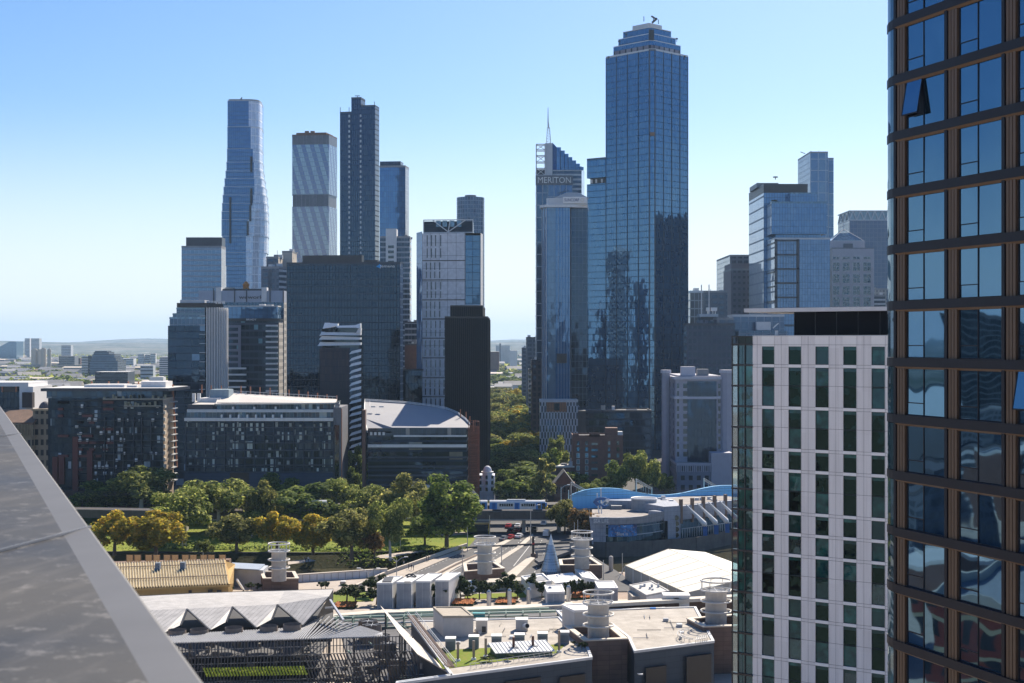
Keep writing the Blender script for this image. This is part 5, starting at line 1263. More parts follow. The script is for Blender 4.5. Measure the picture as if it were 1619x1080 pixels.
def classical():
 Y=575;root=T('heritage_building','old ornate stone building with a dark dome behind the parapet','heritage building',(XX(45,Y),Y+10,0));x=lambda p,y=Y:XX(p,y);z=lambda p:ZZ(p,Y)
 st=GL('heritage_stone',(.03,.025,.02),(.06,.05,.04),(.3,.24,.17),2.2,4.2,1.0,ior=1.4,vm=1.9,rough=.6)
 MB().prism([V(x(-20),Y+3),V(x(50),Y),V(x(58),Y+12),V(x(-16),Y+14)],0,z(668)).build('front_block',st,root)
 mb=MB();e0,e1,e2,e3=V(x(-22),Y+2,z(668)),V(x(53),Y-1,z(668)),V(x(58),Y+13,z(650)),V(x(-20),Y+15,z(650));mb.face([e0,e1,e2,e3]);mb.face([e0-V(0,0,.8),e1-V(0,0,.8),e1,e0]);mb.face([e1-V(0,0,.8),e2-V(0,0,.8),e2,e1]);mb.build('tiled_roof',tile,root)
 MB().prism([V(x(48),Y+3),V(x(74),Y+3),V(x(76),Y+20),V(x(50),Y+20)],0,z(650)).build('corner_block',st,root)
 MB().prism([V(x(47),Y+2),V(x(75),Y+2),V(x(77),Y+21),V(x(49),Y+21)],z(650),z(647),bot=True).build('cornice',cmat('heritage_trim',(.4,.32,.22)),root)
 MB().prism([V(x(10),Y+14),V(x(50),Y+12),V(x(60),Y+40),V(x(14),Y+40)],0,z(655)).build('rear_wing',st,root)
 mb=MB();mb.smooth=True;pr=[];cx=x(61)
 for k in range(8):a=R(12.8*k);r_=2.6*math.cos(a);pr.append([(cx+r_*math.cos(2*math.pi*i/16),Y+8+r_*math.sin(2*math.pi*i/16),z(650)+3.6*math.sin(a))for i in range(16)])
 mb.loft(pr);mb.build('dome',cmat('dome_dark',(.12,.11,.12),.2,1.0),root)
 MB().cyl(cx,Y+8,z(650)-2,z(648.5),2.9,n=16).build('dome_drum',cmat('heritage_trim',(.4,.32,.22)),root)
 mb=MB()
 for k in range(14):px=20+k*2.4;mb.box(x(px),x(px)+.25,Y-.7,Y,z(690),z(670))
 mb.build('balustrade_columns',cmat('heritage_trim',(.4,.32,.22)),root)
classical()
# ================================================================ railway viaduct, train, gantries
VD=[V(-260,500),V(-120,482),V(-20,480),V(14,481),V(60,494),V(120,515),V(200,545)]
def offs(pts,d):
 out=[]
 for i,p in enumerate(pts):
  a,b=pts[max(i-1,0)],pts[min(i+1,len(pts)-1)];t=(b-a).normalized();out.append(p+Vector((-t.y,t.x))*d)
 return out
vt=T('railway_viaduct','dark railway viaduct crossing the road on piers, carrying the blue and white train','viaduct',(0,480,0))
def band(root,name,pts,d0,d1,z0,z1,mat):
 a,b=offs(pts,d0),offs(pts,d1);mb=MB()
 for i in range(len(pts)-1):mb.prism([a[i],a[i+1],b[i+1],b[i]],z0,z1,bot=True)
 return mb.build(name,mat,root)
vdk=cmat('viaduct_dark',(.06,.055,.05),.2,.5,.85,stain=.3)
band(vt,'deck',VD,0,9,5.2,7.3,vdk)
band(vt,'side_girder',VD,-.3,.0,4.9,7.7,cmat('girder',(.1,.09,.08),.2,.5,.7))
band(vt,'pale_edge',VD[1:4],-.9,-.31,4.6,5.0,conc)
band(vt,'ballast',VD,.4,8.6,7.3,7.45,cmat('ballast',(.16,.13,.1),.2,1.0))
mb=MB()
for d in(1.6,3.1,5.6,7.1):
 p=offs(VD,d)
 for i in range(len(p)-1):mb.bar((*p[i],7.55),(*p[i+1],7.55),.12)
mb.build('rails',steel,vt)
for x in(-112,-75,-48,-20,4,16,40,58,90):
 for j in range(len(VD)-1):
  if VD[j].x<=x<=VD[j+1].x:y=VD[j].y+(VD[j+1].y-VD[j].y)*(x-VD[j].x)/(VD[j+1].x-VD[j].x)
 MB().box(x-.6,x+.6,y+1,y+8.5,0,5.2).build('pier',conc,vt)
band(vt,'rear_deck',[V(-120,500),V(0,502),V(60,512),V(130,535)],0,8,5.4,7.2,vdk)
tp=cmat('train_white',(.62,.64,.66),.04,.4,.4);tb=cmat('train_blue',(.03,.24,.62),.05,.4,.4);ty=cmat('train_yellow',(.75,.5,.05),.05)
def carriage(x0,x1,y,label,nose=False):
 z=7.6;root=T('train_carriage',label,'train carriage',((x0+x1)/2,y+1.5,z),'carriages of the commuter train')
 x0+=.25;x1-=.25
 prof=[(0,.5),(0,2.6),(.25,3.15),(.8,3.45),(2.1,3.45),(2.65,3.15),(2.9,2.6),(2.9,.5)]
 A=[V(x0,y+a,z+b)for a,b in prof];B=[V(x1-(.9 if nose and b>1.6 else 0),y+a,z+b)for a,b in prof]
 MB().loft([A[::-1],B[::-1]]).build('body',tp,root)
 L=x1-x0
 for u0,u1 in((0,.035),(.035,.13),(.43,.52),(.80,.99)):
  MB().box(x0+L*u0,x0+L*u1,y-.03,y+.3,z+.55,z+2.75).build('blue_panel',tb,root)
 for u0,u1 in((.17,.4),(.55,.78)):
  w_=MB().box(x0+L*u0,x0+L*u1,y-.05,y+.1,z+1.55,z+2.45).build('window_band',gdark,root)
  mb=MB()
  for k in range(1,6):x=x0+L*(u0+(u1-u0)*k/6);mb.box(x-.08,x+.08,y-.08,y-.04,z+1.55,z+2.45)
  mb.build('window_post',tp,w_)
 for u in(.075,.47,.86,.93):MB().box(x0+L*u-.55,x0+L*u+.55,y-.06,y-.02,z+.7,z+2.6).build('door',gdark if u>.85 else cmat('door_blue',(.02,.13,.4)),root)
 MB().box(x0+L*.3,x0+L*.62,y+.9,y+2.1,z+3.4,z+3.75).build('roof_unit',lgrey,root)
 for u in(.13,.83):
  MB().box(x0+L*u-1.6,x0+L*u+1.6,y+.3,y+2.6,z-.1,z+.5).build('bogie',black,root)
 if nose:MB().box(x1-.8,x1+.02,y-.04,y+2.94,z+.5,z+1.4).build('yellow_nose',ty,root)
yT=482.2
xs=XX(867,yT);carriage(xs-20.2,xs,yT,'leading carriage of the blue and white train, its yellow nose towards the aquarium',True)
carriage(xs-40.6,xs-20.4,yT,'second carriage of the blue and white train, half hidden by the big tree')
carriage(xs-61,xs-40.8,yT,'third carriage of the blue and white train, behind the park trees')
carriage(xs-95,xs-75,yT,'carriage of the blue and white train glimpsed between park trees further left')
carriage(XX(345,495),XX(412,495),495,'blue and white train carriage glimpsed behind the trees left of the park')
def gantry(px0,px1,Y0,Y1,ytop,label,zb=7.3):
 a,b=W(px0,ytop,Y0),W(px1,ytop+14,Y1);root=T('overhead_line_gantry',label,'railway gantry',(a.x,a.y,zb),'railway gantries')
 mb=MB()
 for p in(a,b):MB().bar((p.x,p.y,zb),(p.x,p.y,p.z),.35).build('post',steel,root)
 mb.bar(a,b,.2);mb.bar(a-V(0,0,.8),b-V(0,0,.8),.2);n=7
 for i in range(n):
  p,q=a.lerp(b,i/n),a.lerp(b,(i+1)/n);mb.bar(p,q-V(0,0,.8),.12);mb.bar(p-V(0,0,.8),p,.12)
 mb.build('truss',steel,root)
 mb=MB()
 for u in(.3,.45,.6,.8):p=a.lerp(b,u);mb.bar(p-V(0,0,.7),p-V(0,0,3),.12)
 mb.build('insulator_arm',steel,root)
gantry(903,929.5,486,500,762,'grey railway gantry at the left end of the blue wave wall')
gantry(1006,1030.5,500,512,757,'grey railway gantry rising behind the dip of the blue wave wall')
gantry(1113,1136,515,530,756,'grey railway gantry at the right end of the blue wave wall')
gantry(741,756,480,489,769,'grey railway gantry behind the big dark tree')
# ================================================================ aquarium
def aquarium():
 root=T('aquarium_building','grey panelled aquarium building with curved glass front and slanted white fins on the river bank','aquarium',(48,470,0))
 pl=GL('aqua_panels',(.36,.37,.41),(.42,.43,.47),(.16,.16,.2),1.3,1.3,.05,ior=1.5,rough=.4,tilt=.003,warp=0,frough=.6,skew=1)
 gz=GL('aqua_glass',(.012,.03,.035),(.05,.1,.11),(.1,.12,.13),1.6,2.9,.1,ior=1.9,tilt=.03,warp=.02)
 pB=lambda px,Y,z:V(XX(px,Y),Y,z)
 zr=8.75
 fr=[(936,456),(953,455.5),(957,455.8),(975,455.5),(995,456.5),(1015,459),(1032,462.5),(1049,467)]
 pts=[V(XX(px,Y),Y)for px,Y in fr]
 back=[V(XX(1052,482),482),V(XX(936,482),482)]
 mb=MB();a,b,L=pts[0],pts[1],(pts[1]-pts[0]).length
 lean=V(-.9,0)
 mb.face([(a.x,a.y,0),(b.x,b.y,0),(b.x,b.y,zr),(a.x-.9,a.y-.2,zr)],[(0,0),(L,0),(L,zr),(0,zr)])
 c=back[1];mb.face([(c.x,c.y,0),(a.x,a.y,0),(a.x-.9,a.y-.2,zr),(c.x-.9,c.y,zr)],[(0,0),(26,0),(26,zr),(0,zr)])
 mb.build('left_wall',pl,root)
 zu=6.4
 up,gl=MB(),MB();u=0
 for i in range(1,len(pts)-1):
  p,q=pts[i],pts[i+1];L=(q-p).length;o=V(0,-.5);k0,k1=i/(len(pts)-2),(i+1)/(len(pts)-2)
  f=lambda k:zu+(1-k)*0-max(0,k-.15)*0
  zt0,zt1=zr-.1+.9*max(0,(k0-.7))*2,zr-.1+.9*max(0,(k1-.7))*2
  up.face([(p.x,p.y-.6,zu),(q.x,q.y-.6,zu),(q.x,q.y-.6-1.2*k1,zt1),(p.x,p.y-.6-1.2*k0,zt0)],[(u,zu),(u+L,zu),(u+L,zr),(u,zr)])
  up.face([(p.x,p.y,zu),(q.x,q.y,zu),(q.x,q.y-.6,zu),(p.x,p.y-.6,zu)][::-1])
  gl.face([(p.x,p.y,.6),(q.x,q.y,.6),(q.x,q.y,zu),(p.x,p.y,zu)],[(u,.6),(u+L,.6),(u+L,zu),(u,zu)]);u+=L
 up.build('upper_band',pl,root);gl.build('curved_glazing',gz,root)
 MB().prism([pts[1]+V(0,-.3),pts[2]+V(.2,-.3),pts[2],pts[1]],.4,zu).build('door_pier',pl,root)
 MB().face([(p.x,p.y-.3,zr-.6)for p in pts]+[(p.x,p.y,zr-.6)for p in back]).build('front_roof',cmat('aqua_roof',(.3,.27,.25),.2,.5,.85,stain=.5),root)
 b0=[V(XX(936,456)-.9,455.8)]+[p+V(0,-.6)for p in pts[1:]]
 mb=MB()
 for p,q in zip(b0,b0[1:]):mb.bar((p.x,p.y,zr-.1),(q.x,q.y,zr-.1),.25)
 mb.build('roof_trim',white,root)
 t=pts[-1]
 MB().prism([t+V(-1.2,-2.6),t+V(.6,.2),t+V(0,2),t+V(-5,0)],6.9,9.5,bot=True).build('pointed_eave',pl,root)
 mb=MB();mb.face([(t.x+.1,t.y-.4,.2),(t.x+3,t.y+1,.2),(t.x+.6,t.y-.4,7.6)]);mb.face([(t.x-1.5,t.y-1.2,.2),(t.x+.1,t.y-.4,.2),(t.x+.6,t.y-.4,7.6)]);mb.build('dark_wedge',gdark,root)
 ww=V(XX(937,455.6),455.4);w2=V(XX(963,455.2),455.0)
 lettering('SEA LIFE',root,V(XX(938.5,455),454.6),V(XX(962,455),454.6),ZZ(826.5,455),ZZ(820.5,455),white,.12)
 MB().prism([V(XX(937,455.7),455.5),V(XX(964,455),454.75),V(XX(964,455),455.6),V(XX(937,455.7),455.9)],6.4,zr,bot=True).build('sign_wall',pl,root)
 m=NT('poster_art');tc=m.n('ShaderNodeTexCoord');n1=m.n('ShaderNodeTexNoise',Vector=tc.outputs[3],Scale=.55,Detail=5.0,Distortion=1.2);n2=m.n('ShaderNodeTexVoronoi',Vector=tc.outputs[3],Scale=1.1)
 c=m.mix(m.ramp(n1 .outputs[0],.35,.62),(.005,.02,.1),(.03,.25,.6));c=m.mix(m.math('LESS_THAN',n2 .outputs[0],.16),c,(.5,.3,.15));c=m.mix(m.math('GREATER_THAN',n1 .outputs[0],.66),c,(.5,.7,.85))
 pm=m.done(m.bsdf(Base_Color=c,Roughness=.4))
 x0,x1=XX(962,454.5),XX(1007,456.5)
 MB().prism([V(x0,454.7),V(XX(985,455),454.6),V(x1,456.6),V(x1,456.9),V(XX(985,455),455),V(x0,455.2)],2.6,6.3,bot=True).build('poster',pm,root)
 lettering('Blue is',root,V(XX(975,454.3),454.3),V(XX(992.5,454.8),454.75),ZZ(846.5,454.5),ZZ(841.2,454.5),white,.12)
 mb=MB()
 mb.bar((pts[2].x,pts[2].y-.3,3),(pts[4].x,pts[4].y-.3,3),.2)
 for i in range(2,7):p,q=pts[i],pts[i+1];mb.bar((p.x,p.y-.2,3),(q.x,q.y-.2,3),.22);mb.bar((p.x,p.y-.2,5.6),(q.x,q.y-.2,5.6),.12)
 mb.build('glazing_rail',lgrey,root)
 a,b=V(XX(1050,466),466),V(XX(1076,469),469)
 MB().prism([a+V(1.2,0),b,V(XX(1078,486),486),V(XX(1040,484),484)],0,6.2).build('tower_base',pl,root)
 MB().prism([a+V(0,-.1),b+V(0,-.1),b+V(0,17),a+V(-9,16)],6.2,10.9).build('tower_block',pl,root)
 for k in range(4):
  p=V(XX(1069.5,468.2),468);z=ZZ(819+k*9,468)
  MB(Matrix.Translation((p.x,p.y,z))@Matrix.Rotation(R(90),4,'X')).cyl(0,0,-.2,.12,.85,n=14).build('porthole',gdark,root)
 cxd,yd=XX(1019,478),480
 MB().cyl(cxd,yd,6,ZZ(790,476),4.3,n=28).build('drum',GL('drum_metal',(.3,.31,.33),(.36,.37,.39),(.2,.2,.22),1.2,1.5,.05,ior=1.5,rough=.3),root)
 MB().torus(cxd,yd,ZZ(790,476),4.3,.22,30,5).build('drum_rim',white,root)
 MB().prism([V(XX(958,486),486),V(XX(1042,482),482),V(XX(1046,490),490),V(XX(955,492),492)],6,ZZ(792,484)).build('rear_wall',pl,root)
 MB().box(XX(966,483),XX(983,483),481.6,484.9,7,ZZ(799,483)).build('dark_opening',grey,root)
 Aw,Bw=V(XX(1076,469.5),469.5),V(XX(1180,492),492);q=Bw-Aw;n=Vector((-q.y,q.x)).normalized()
 MB().prism([Aw,Bw,Bw+n*22,Aw+n*22],0,6.2).build('wing_glazing',gz,root)
 MB().prism([Aw-n*.5,Bw-n*.5,Bw+n*22,Aw+n*20],6.2,10.7,bot=True).build('wing_upper_wall',pl,root)
 MB().prism([Aw+n*1.2,Bw+n*1.2,Bw+n*21,Aw+n*14],10.7,10.8).build('wing_roof',cmat('aqua_roof',(.3,.27,.25)),root)
 MB().prism([V(XX(1030,482),482),V(XX(1080,474),474),V(XX(1090,492),492),V(XX(1036,494),494)],6,10.2).build('centre_hall',pl,root)
 MB().prism([V(XX(1042,483),483),V(XX(1079,476),476),V(XX(1085,490),490),V(XX(1046,493),493)],10.2,10.35).build('centre_roof',cmat('aqua_roof2',(.52,.47,.42),.1,.8,.8,stain=.6),root)
 for k,u in enumerate((.0,.165,.33,.5,.665)):
  p=Aw+q*u-n*.6
  MB().prism([p-q.normalized()*.5,p+q.normalized()*.5,p+q.normalized()*.5+n*.9,p-q.normalized()*.5+n*.9],5,13.0,bot=True).build('brown_pier',brownst,root)
  if k==4:continue
  s=p+V(1.2,-.4);e=s+q.normalized()*4.0-n*5.2
  mb=MB();s3,e3=V(s.x,s.y,11.4),V(e.x,e.y,4.6);mb.tube([s3,s3 .lerp(e3,.5),s3 .lerp(e3,.92),e3],[.15,.55,.95,.55],8)
  mb.build('white_fin',white,root)
  MB().box(e.x-.9,e.x+.5,e.y-.2,e.y,1.2,4.2).build('banner',cmat('banner_blue',(.03,.12,.35),.2,1.5),root)
 mb=MB()
 for i in range(22):p=Aw+q*(.02+i*.035)-n*.3;mb.bar((p.x,p.y,.2),(p.x,p.y,3.2),.12)
 mb.bar((*(Aw-n*.3),3.2),(*(Bw-n*.3),3.2),.15);mb.build('balustrade',offw,root)
 random.seed(77);mb=MB()
 for i in range(14):px=random.uniform(1040,1150);p=W(px,795,482+random.random()*8);mb.box(p.x-.6,p.x+.8,p.y,p.y+1,10.7,10.7+random.uniform(.4,1.2))
 mb.build('roof_units',lgrey,root)
 es=T('sculpted_sign','blue curved eye shaped sculpture on two white poles above the aquarium roof','sign',(XX(950,458),458,9.6))
 mb=MB();yb=458
 for px,t_,lean in((946,780,-2),(950,772,0)):
  a=W(px+1,820,yb);b=W(px+lean,t_,yb);mb.tube([(a.x,yb,9.6),(b.x,yb,b.z)],.22,7)
 mb.build('pole',white,es)
 def ribbon(P,w_,name,mat):
  mb=MB();pts=[W(x,y,yb-.6)for x,y in P];n=len(pts)
  for i in range(n-1):
   h0,h1=w_[i]/2,w_[i+1]/2;p,r=pts[i],pts[i+1]
   A=[p+V(0,-.4,-h0),p+V(0,.4,-h0),p+V(0,.4,h0),p+V(0,-.4,h0)];B=[r+V(0,-.4,-h1),r+V(0,.4,-h1),r+V(0,.4,h1),r+V(0,-.4,h1)]
   mb.loft([A,B])
  mb.build(name,mat,es)
 sb=cmat('sign_blue_sculpt',(.02,.12,.35),.1,.4,.3)
 ribbon([(938,794),(942,790.5),(948,788.5),(955,788),(964,789.5)],[.3,1.0,.9,.7,.2],'upper_curve',sb)
 ribbon([(938,794),(943,796),(949,797.5)],[.3,1.6,.3],'lower_curve',sb)
 ribbon([(949,797),(952,800),(957,800.5),(962,799)],[.6,.8,.6,.2],'tail_curve',sb)
 mb=MB();p=W(955.5,795.5,yb-.6);mb.tube([p+V(-1,0,-.4),p+V(0,0,.7),p+V(1.3,0,.3),p+V(.6,0,-.5)],.28,6);mb.build('white_pupil',white,es)
 bw=T('wave_wall','long sky blue wall with a wavy top behind the aquarium','wall',(XX(1020,495),495,0))
 pr=[(901.5,785.5,490),(905,783,490),(915,779,490.5),(925,776,491),(938,773.8,491),(950,773,491.5),(965,773,492),(980,774,492.5),(995,776.8,493),(1010,780,494),(1025,782.6,495),(1040,784,496),(1055,783.8,497),(1070,782.2,498),(1085,779.5,499),(1100,776,500),(1113,773,501),(1127,770.4,502),(1140,769,503),(1170,768.5,505)]
 mb=MB();u=0
 for(x0,y0,d0),(x1,y1,d1)in zip(pr,pr[1:]):
  a,b=W(x0,y0,d0),W(x1,y1,d1);th=V(0,.8,0)
  mb.face([(a.x,a.y,5),(b.x,b.y,5),b,a]);mb.face([(b.x,b.y+.8,5),(a.x,a.y+.8,5),a+th,b+th]);mb.face([a,b,b+th,a+th])
 a=W(*pr[0]);mb.face([(a.x,a.y+.8,5),(a.x,a.y,5),a,a+V(0,.8,0)])
 m=NT('wave_blue');uv=m.n('ShaderNodeUVMap');sp=m.n('ShaderNodeSeparateXYZ',_0=uv)
 ln=m.math('LESS_THAN',m.math('FRACT',m.math('DIVIDE',sp.outputs[0],1.5)),.05)
 pbm=m.bsdf(Base_Color=m.mix(ln,(.2,.6,.95),(.12,.42,.8)),Roughness=.4)
 mb.build('wall_sheet',m.done(pbm),bw)
 mb=MB()
 for(x0,y0,d0),(x1,y1,d1)in zip(pr,pr[1:]):a,b=W(x0,y0,d0),W(x1,y1,d1);mb.bar(a+V(0,.4,.15),b+V(0,.4,.15),1.1,.3)
 mb.build('capping',cmat('wave_cap',(.2,.5,.8)),bw)
 MB().prism([V(XX(905,492),492.5),V(XX(1160,506),507),V(XX(1160,506),510),V(XX(905,492),496)],0,5.2).build('base',vdk,bw)
aquarium()
# ================================================================ brown tower (right foreground)
def browntower():
 A=V(XX(1418,83.4),83.4);t=Vector((.331,-.944)).normalized();n=Vector((-t.y*-1,0));n=Vector((t.y,-t.x));ang=math.atan2(t.y,t.x)
 root=T('apartment_tower','apartment tower with black floor bands, bronze fins and blue windows at the right edge','apartment tower',(A.x,A.y,0))
 M=FR((A.x,A.y,0),ang)
 bz=cmat('bronze_fin',(.12,.075,.045),.06,2.0,.5,metal=.15)
 bzd=cmat('bronze_dark',(.05,.035,.028),.06,2.0,.5)
 bk=cmat('black_band',(.012,.012,.018),.12,1.5,.5,spec=.3)
 gl=winglass('tower_window',(.015,.03,.045),3.6,warp=.007,scale=.3,rough=.02,st=(.36,.68,1))
 pitch,bay=3.3,4.83;z_k=lambda k:63.8+pitch*k
 random.seed(9)
 r=2.4;cc=V(0,r)
 def arc(rad,n_=9):return[V(cc.x+rad*math.cos(R(-90-k*150/(n_-1))),cc.y+rad*math.sin(R(-90-k*150/(n_-1))))for k in range(n_)]
 zb,zt=-18,10
 for k in range(zb,zt):
  z=z_k(k)
  mb=MB(M);mb.box(0,bay*5,-.3,.3,z-.25,z+.25)
  ao,ai=arc(r+.16),arc(r-.4);k_=mb.smooth;mb.smooth=True
  for p0,p1,q0,q1 in zip(ao,ao[1:],ai,ai[1:]):
   mb.face([(p1 .x,p1 .y,z-.25),(p0 .x,p0 .y,z-.25),(p0 .x,p0 .y,z+.25),(p1 .x,p1 .y,z+.25)])
   mb.smooth=False
   mb.face([(p1 .x,p1 .y,z+.25),(p0 .x,p0 .y,z+.25),(q0 .x,q0 .y,z+.25),(q1 .x,q1 .y,z+.25)]);mb.face([(p0 .x,p0 .y,z-.25),(p1 .x,p1 .y,z-.25),(q1 .x,q1 .y,z-.25),(q0 .x,q0 .y,z-.25)])
   mb.smooth=True
  mb.build('floor_band',bk,root)
  mb=MB(M);mb.face([(.2,-.28,z-.255),(bay*5,-.28,z-.255),(bay*5,-.1,z-.38),(.2,-.1,z-.38)][::-1])
  mb.build('bronze_soffit',bz,root)
  mb=MB(M);gi=arc(r+.12,13);mb.smooth=True
  for p0,p1 in zip(gi,gi[1:]):mb.face([(p1 .x,p1 .y,z+.28),(p0 .x,p0 .y,z+.28),(p0 .x,p0 .y,z+pitch-.28),(p1 .x,p1 .y,z+pitch-.28)])
  mb.build('curved_corner_glass',winglass('corner_glass',(.05,.11,.12),2.4,warp=.03,scale=.6),root)
  for b in range(5):
   x=b*bay;z0,z1=z+.25,z+pitch-.25
   if k<-9 and b>3:continue
   if k==zb or True:
    mb=MB(M);mb.box(x-.04 if b else-.02,x+.2,-.22,.25,z0,z1);mb.build('pilaster',bk,root)
   mb=MB(M)
   for j in range(3):mb.box(x+.27+j*.265,x+.27+j*.265+.21,-.17,.2,z0,z1)
   mb.build('bronze_fins',bz,root)
   mb=MB(M);mb.box(x+.2,x+1.06,-.06,.1,z0,z1);mb.build('fin_backing',bzd,root)
   if k<-9:
    mb=MB(M);mb.box(x+1.1,x+4.75,0,.1,z0,z1);mb.build('window',gl,root);continue
   x0,x1=x+1.1,x+4.76;xm=x0+1.58;zt_=z0+.72;f=.055
   mb=MB(M)
   for u0,u1,v0,v1 in((x0,x0+f,z0,z1),(x1-f,x1,z0,z1),(xm-f/2,xm+f/2,z0,z1),(x0,x1,z0,z0+f),(x0,x1,z1-f,z1),(x0,xm,zt_-f/2,zt_+f/2)):mb.box(u0,u1,-.07,.06,v0,v1)
   wn=mb.build('window',bk,root)
   MB(M).box(x0,x1,.35,.4,z0,z1).build('interior',black,wn)
   openw=(k,b)in((4,0),(-1,2))
   for i,(u0,u1,v0,v1)in enumerate(((x0+f,xm-f/2,zt_+f/2,z1-f),(x0+f,xm-f/2,z0+f,zt_-f/2),(xm+f/2,x1-f,z0+f,z1-f))):
    mx,mz=(u0+u1)/2,(v0+v1)/2
    ax=random.gauss(0,.0035);az=random.gauss(0,.0045)
    if i==0 and openw:
     LM=M@Matrix.Translation((0,-.1,v1))@Matrix.Rotation(R(-10),4,'X')
     mb=MB(LM);mb.box(u0,u1,-.03,0,-(v1-v0),0);s_=mb.build('open_sash',gl,wn)
     mb=MB(LM)
     for q0,q1,q2,q3 in((u0-.03,u0+.03,-(v1-v0),0),(u1-.03,u1+.03,-(v1-v0),0),(u0,u1,-(v1-v0)-.03,-(v1-v0)+.04)):mb.box(q0,q1,-.05,.03,q2,q3)
     mb.build('sash_frame',bk,s_)if False else mb.build('sash_frame',bk,wn)
     continue
    LM=M@Matrix.Translation((mx,-.02,mz))@Matrix.Rotation(ax,4,'X')@Matrix.Rotation(az,4,'Z')
    mb=MB(LM);mb.box(-(u1-u0)/2-.02,(u1-u0)/2+.02,-.01,.02,-(v1-v0)/2-.02,(v1-v0)/2+.02);mb.build('pane',gl,wn)
 mb=MB(M);mb.prism([V(.0,.45),V(bay*5,.45),V(bay*5,18),V(-1.0,18),V(-1.5,4)],0,z_k(zt)-.2);mb.build('core',black,root)
browntower()
# ================================================================ white tower
def whitetower():
 A=V(XX(1190,220),220);B=V(XX(1402,208),208);t=(B-A).normalized();ang=math.atan2(t.y,t.x);M=FR((A.x,A.y,0),ang)
 root=T('white_tower','white panelled tower with columns of dark green windows and a green glass corner','apartment tower',(A.x,A.y,0))
 def u_of(px,y=0):k=(px-CX)/F;return(k*A.y-A.x)/(t.x-k*t.y)
 L=u_of(1470)
 m=NT('white_panels');uv=m.n('ShaderNodeUVMap');sp=m.n('ShaderNodeSeparateXYZ',_0=uv);tc=m.n('ShaderNodeTexCoord')
 cid=m.n('ShaderNodeCombineXYZ',_0=m.math('FLOOR',m.math('DIVIDE',sp.outputs[0],1.75)),_1=m.math('FLOOR',m.math('DIVIDE',sp.outputs[1],3.2)))
 wn=m.n('ShaderNodeTexWhiteNoise',{'noise_dimensions':'2D'},Vector=cid)
 st=m.n('ShaderNodeTexNoise',Vector=m.n('ShaderNodeMapping',Vector=tc.outputs[3],Scale=(2.5,2.5,.12)),Scale=1.0,Detail=5.0)
 fn=m.n('ShaderNodeTexNoise',Vector=tc.outputs[3],Scale=6.0,Detail=3.0)
 c=m.mix(wn.outputs[0],(.76,.73,.71),(.83,.8,.78));c=m.mix(m.math('MULTIPLY',m.ramp(st.outputs[0],.45,.75),.35),c,(.55,.52,.5));c=m.mix(m.math('MULTIPLY',fn.outputs[0],.12),c,(.3,.28,.27))
 pan=m.done(m.bsdf(Base_Color=c,Roughness=.55))
 joint=cmat('panel_joint',(.1,.09,.09))
 z0t=61.5;z=lambda k:z0t-3.2*k
 ztop=65.8
 cols=[(1204.5,1224),(1246.5,1266.5),(1289,1310),(1333,1354),(1377.7,1399)]
 cu=[(u_of(a),u_of(b))for a,b in cols];pitch=(cu[4][0]-cu[0][0])/4
 cu.append((cu[4][0]+pitch,cu[4][1]+pitch))
 pat='SDDSDSSDSDDSSDDSDDSD';fl=0;rows=[]
 for ch in pat:nn=1 if ch=='S' else 2;rows.append((fl,fl+nn));fl+=nn
 us=[0]+[x for c_ in cu for x in c_]+[L]
 mb=MB(M)
 zbot=0
 for i in range(0,len(us),2):
  mb.face([(us[i],0,zbot),(us[i+1],0,zbot),(us[i+1],0,ztop),(us[i],0,ztop)],[(us[i],zbot),(us[i+1],zbot),(us[i+1],ztop),(us[i],ztop)])
 mb.build('panel_wall',pan,root)
 ns=0
 for a,b in cu:
  tops=[(ztop,z(rows[0][0])+2.7)]+[(z(r0[1])+2.7+.42+(0),z(r1[0])+2.7)for r0,r1 in zip(rows,rows[1:])]
  for hi,lo in[(ztop,z(0)+2.75)]+[(z(r0[1]-1)+.0,z(r0[1]-1)-.45)for r0 in rows]:
   mb=MB(M);mb.face([(a,0,lo),(b,0,lo),(b,0,hi),(a,0,hi)],[(a,lo),(b,lo),(b,hi),(a,hi)]);mb.face([(a,0,hi),(b,0,hi),(b,.35,hi),(a,.35,hi)]);mb.face([(b,0,lo),(a,0,lo),(a,.35,lo),(b,.35,lo)])
   if a<L and ns<96:mb.build('spandrel',cmat('spandrel_white',(.85,.83,.8),.03,.5,.6),root);ns+=1
 mb=MB(M)
 for a,b in cu:mb.face([(a,0,0),(a,.35,0),(a,.35,ztop-1),(a,0,ztop-1)]);mb.face([(b,.35,0),(b,0,0),(b,0,ztop-1),(b,.35,ztop-1)])
 mb.build('window_reveals',cmat('reveal_white',(.6,.58,.56)),root)
 mb=MB(M)
 for k in range(0,20):
  for zz in(z(k)-.01,z(k)-.47):
   if zz==z(k)-.47 and not any(r0[1]-1==k for r0 in rows):continue
   for i in range(0,len(us),2):mb.box(us[i],us[i+1],-.012,.0,zz-.02,zz+.02)
 for i in range(0,len(us),2):
  a,b=us[i],us[i+1]
  for u in((a+b)/2 if i else(a+b)/2,):mb.box(u-.015,u+.015,-.014,0,0,ztop)
  if i:mb.box(a+.06,a+.08,-.013,0,0,ztop)
 mb.box(0,L,-.013,0,z(0)+2.98,z(0)+3.02)
 mb.build('panel_joints',joint,root)
 g1=winglass('green_window',(.015,.08,.065),1.55,warp=.02,scale=.5);g2=winglass('dark_green_window',(.002,.006,.006),1.42,warp=.03,scale=.6,st=(.4,.8,.75));g3=winglass('olive_window',(.02,.05,.04),1.8,warp=.05,scale=.5)
 random.seed(12);n_=0
 fr=cmat('window_frame_dark',(.01,.02,.02))
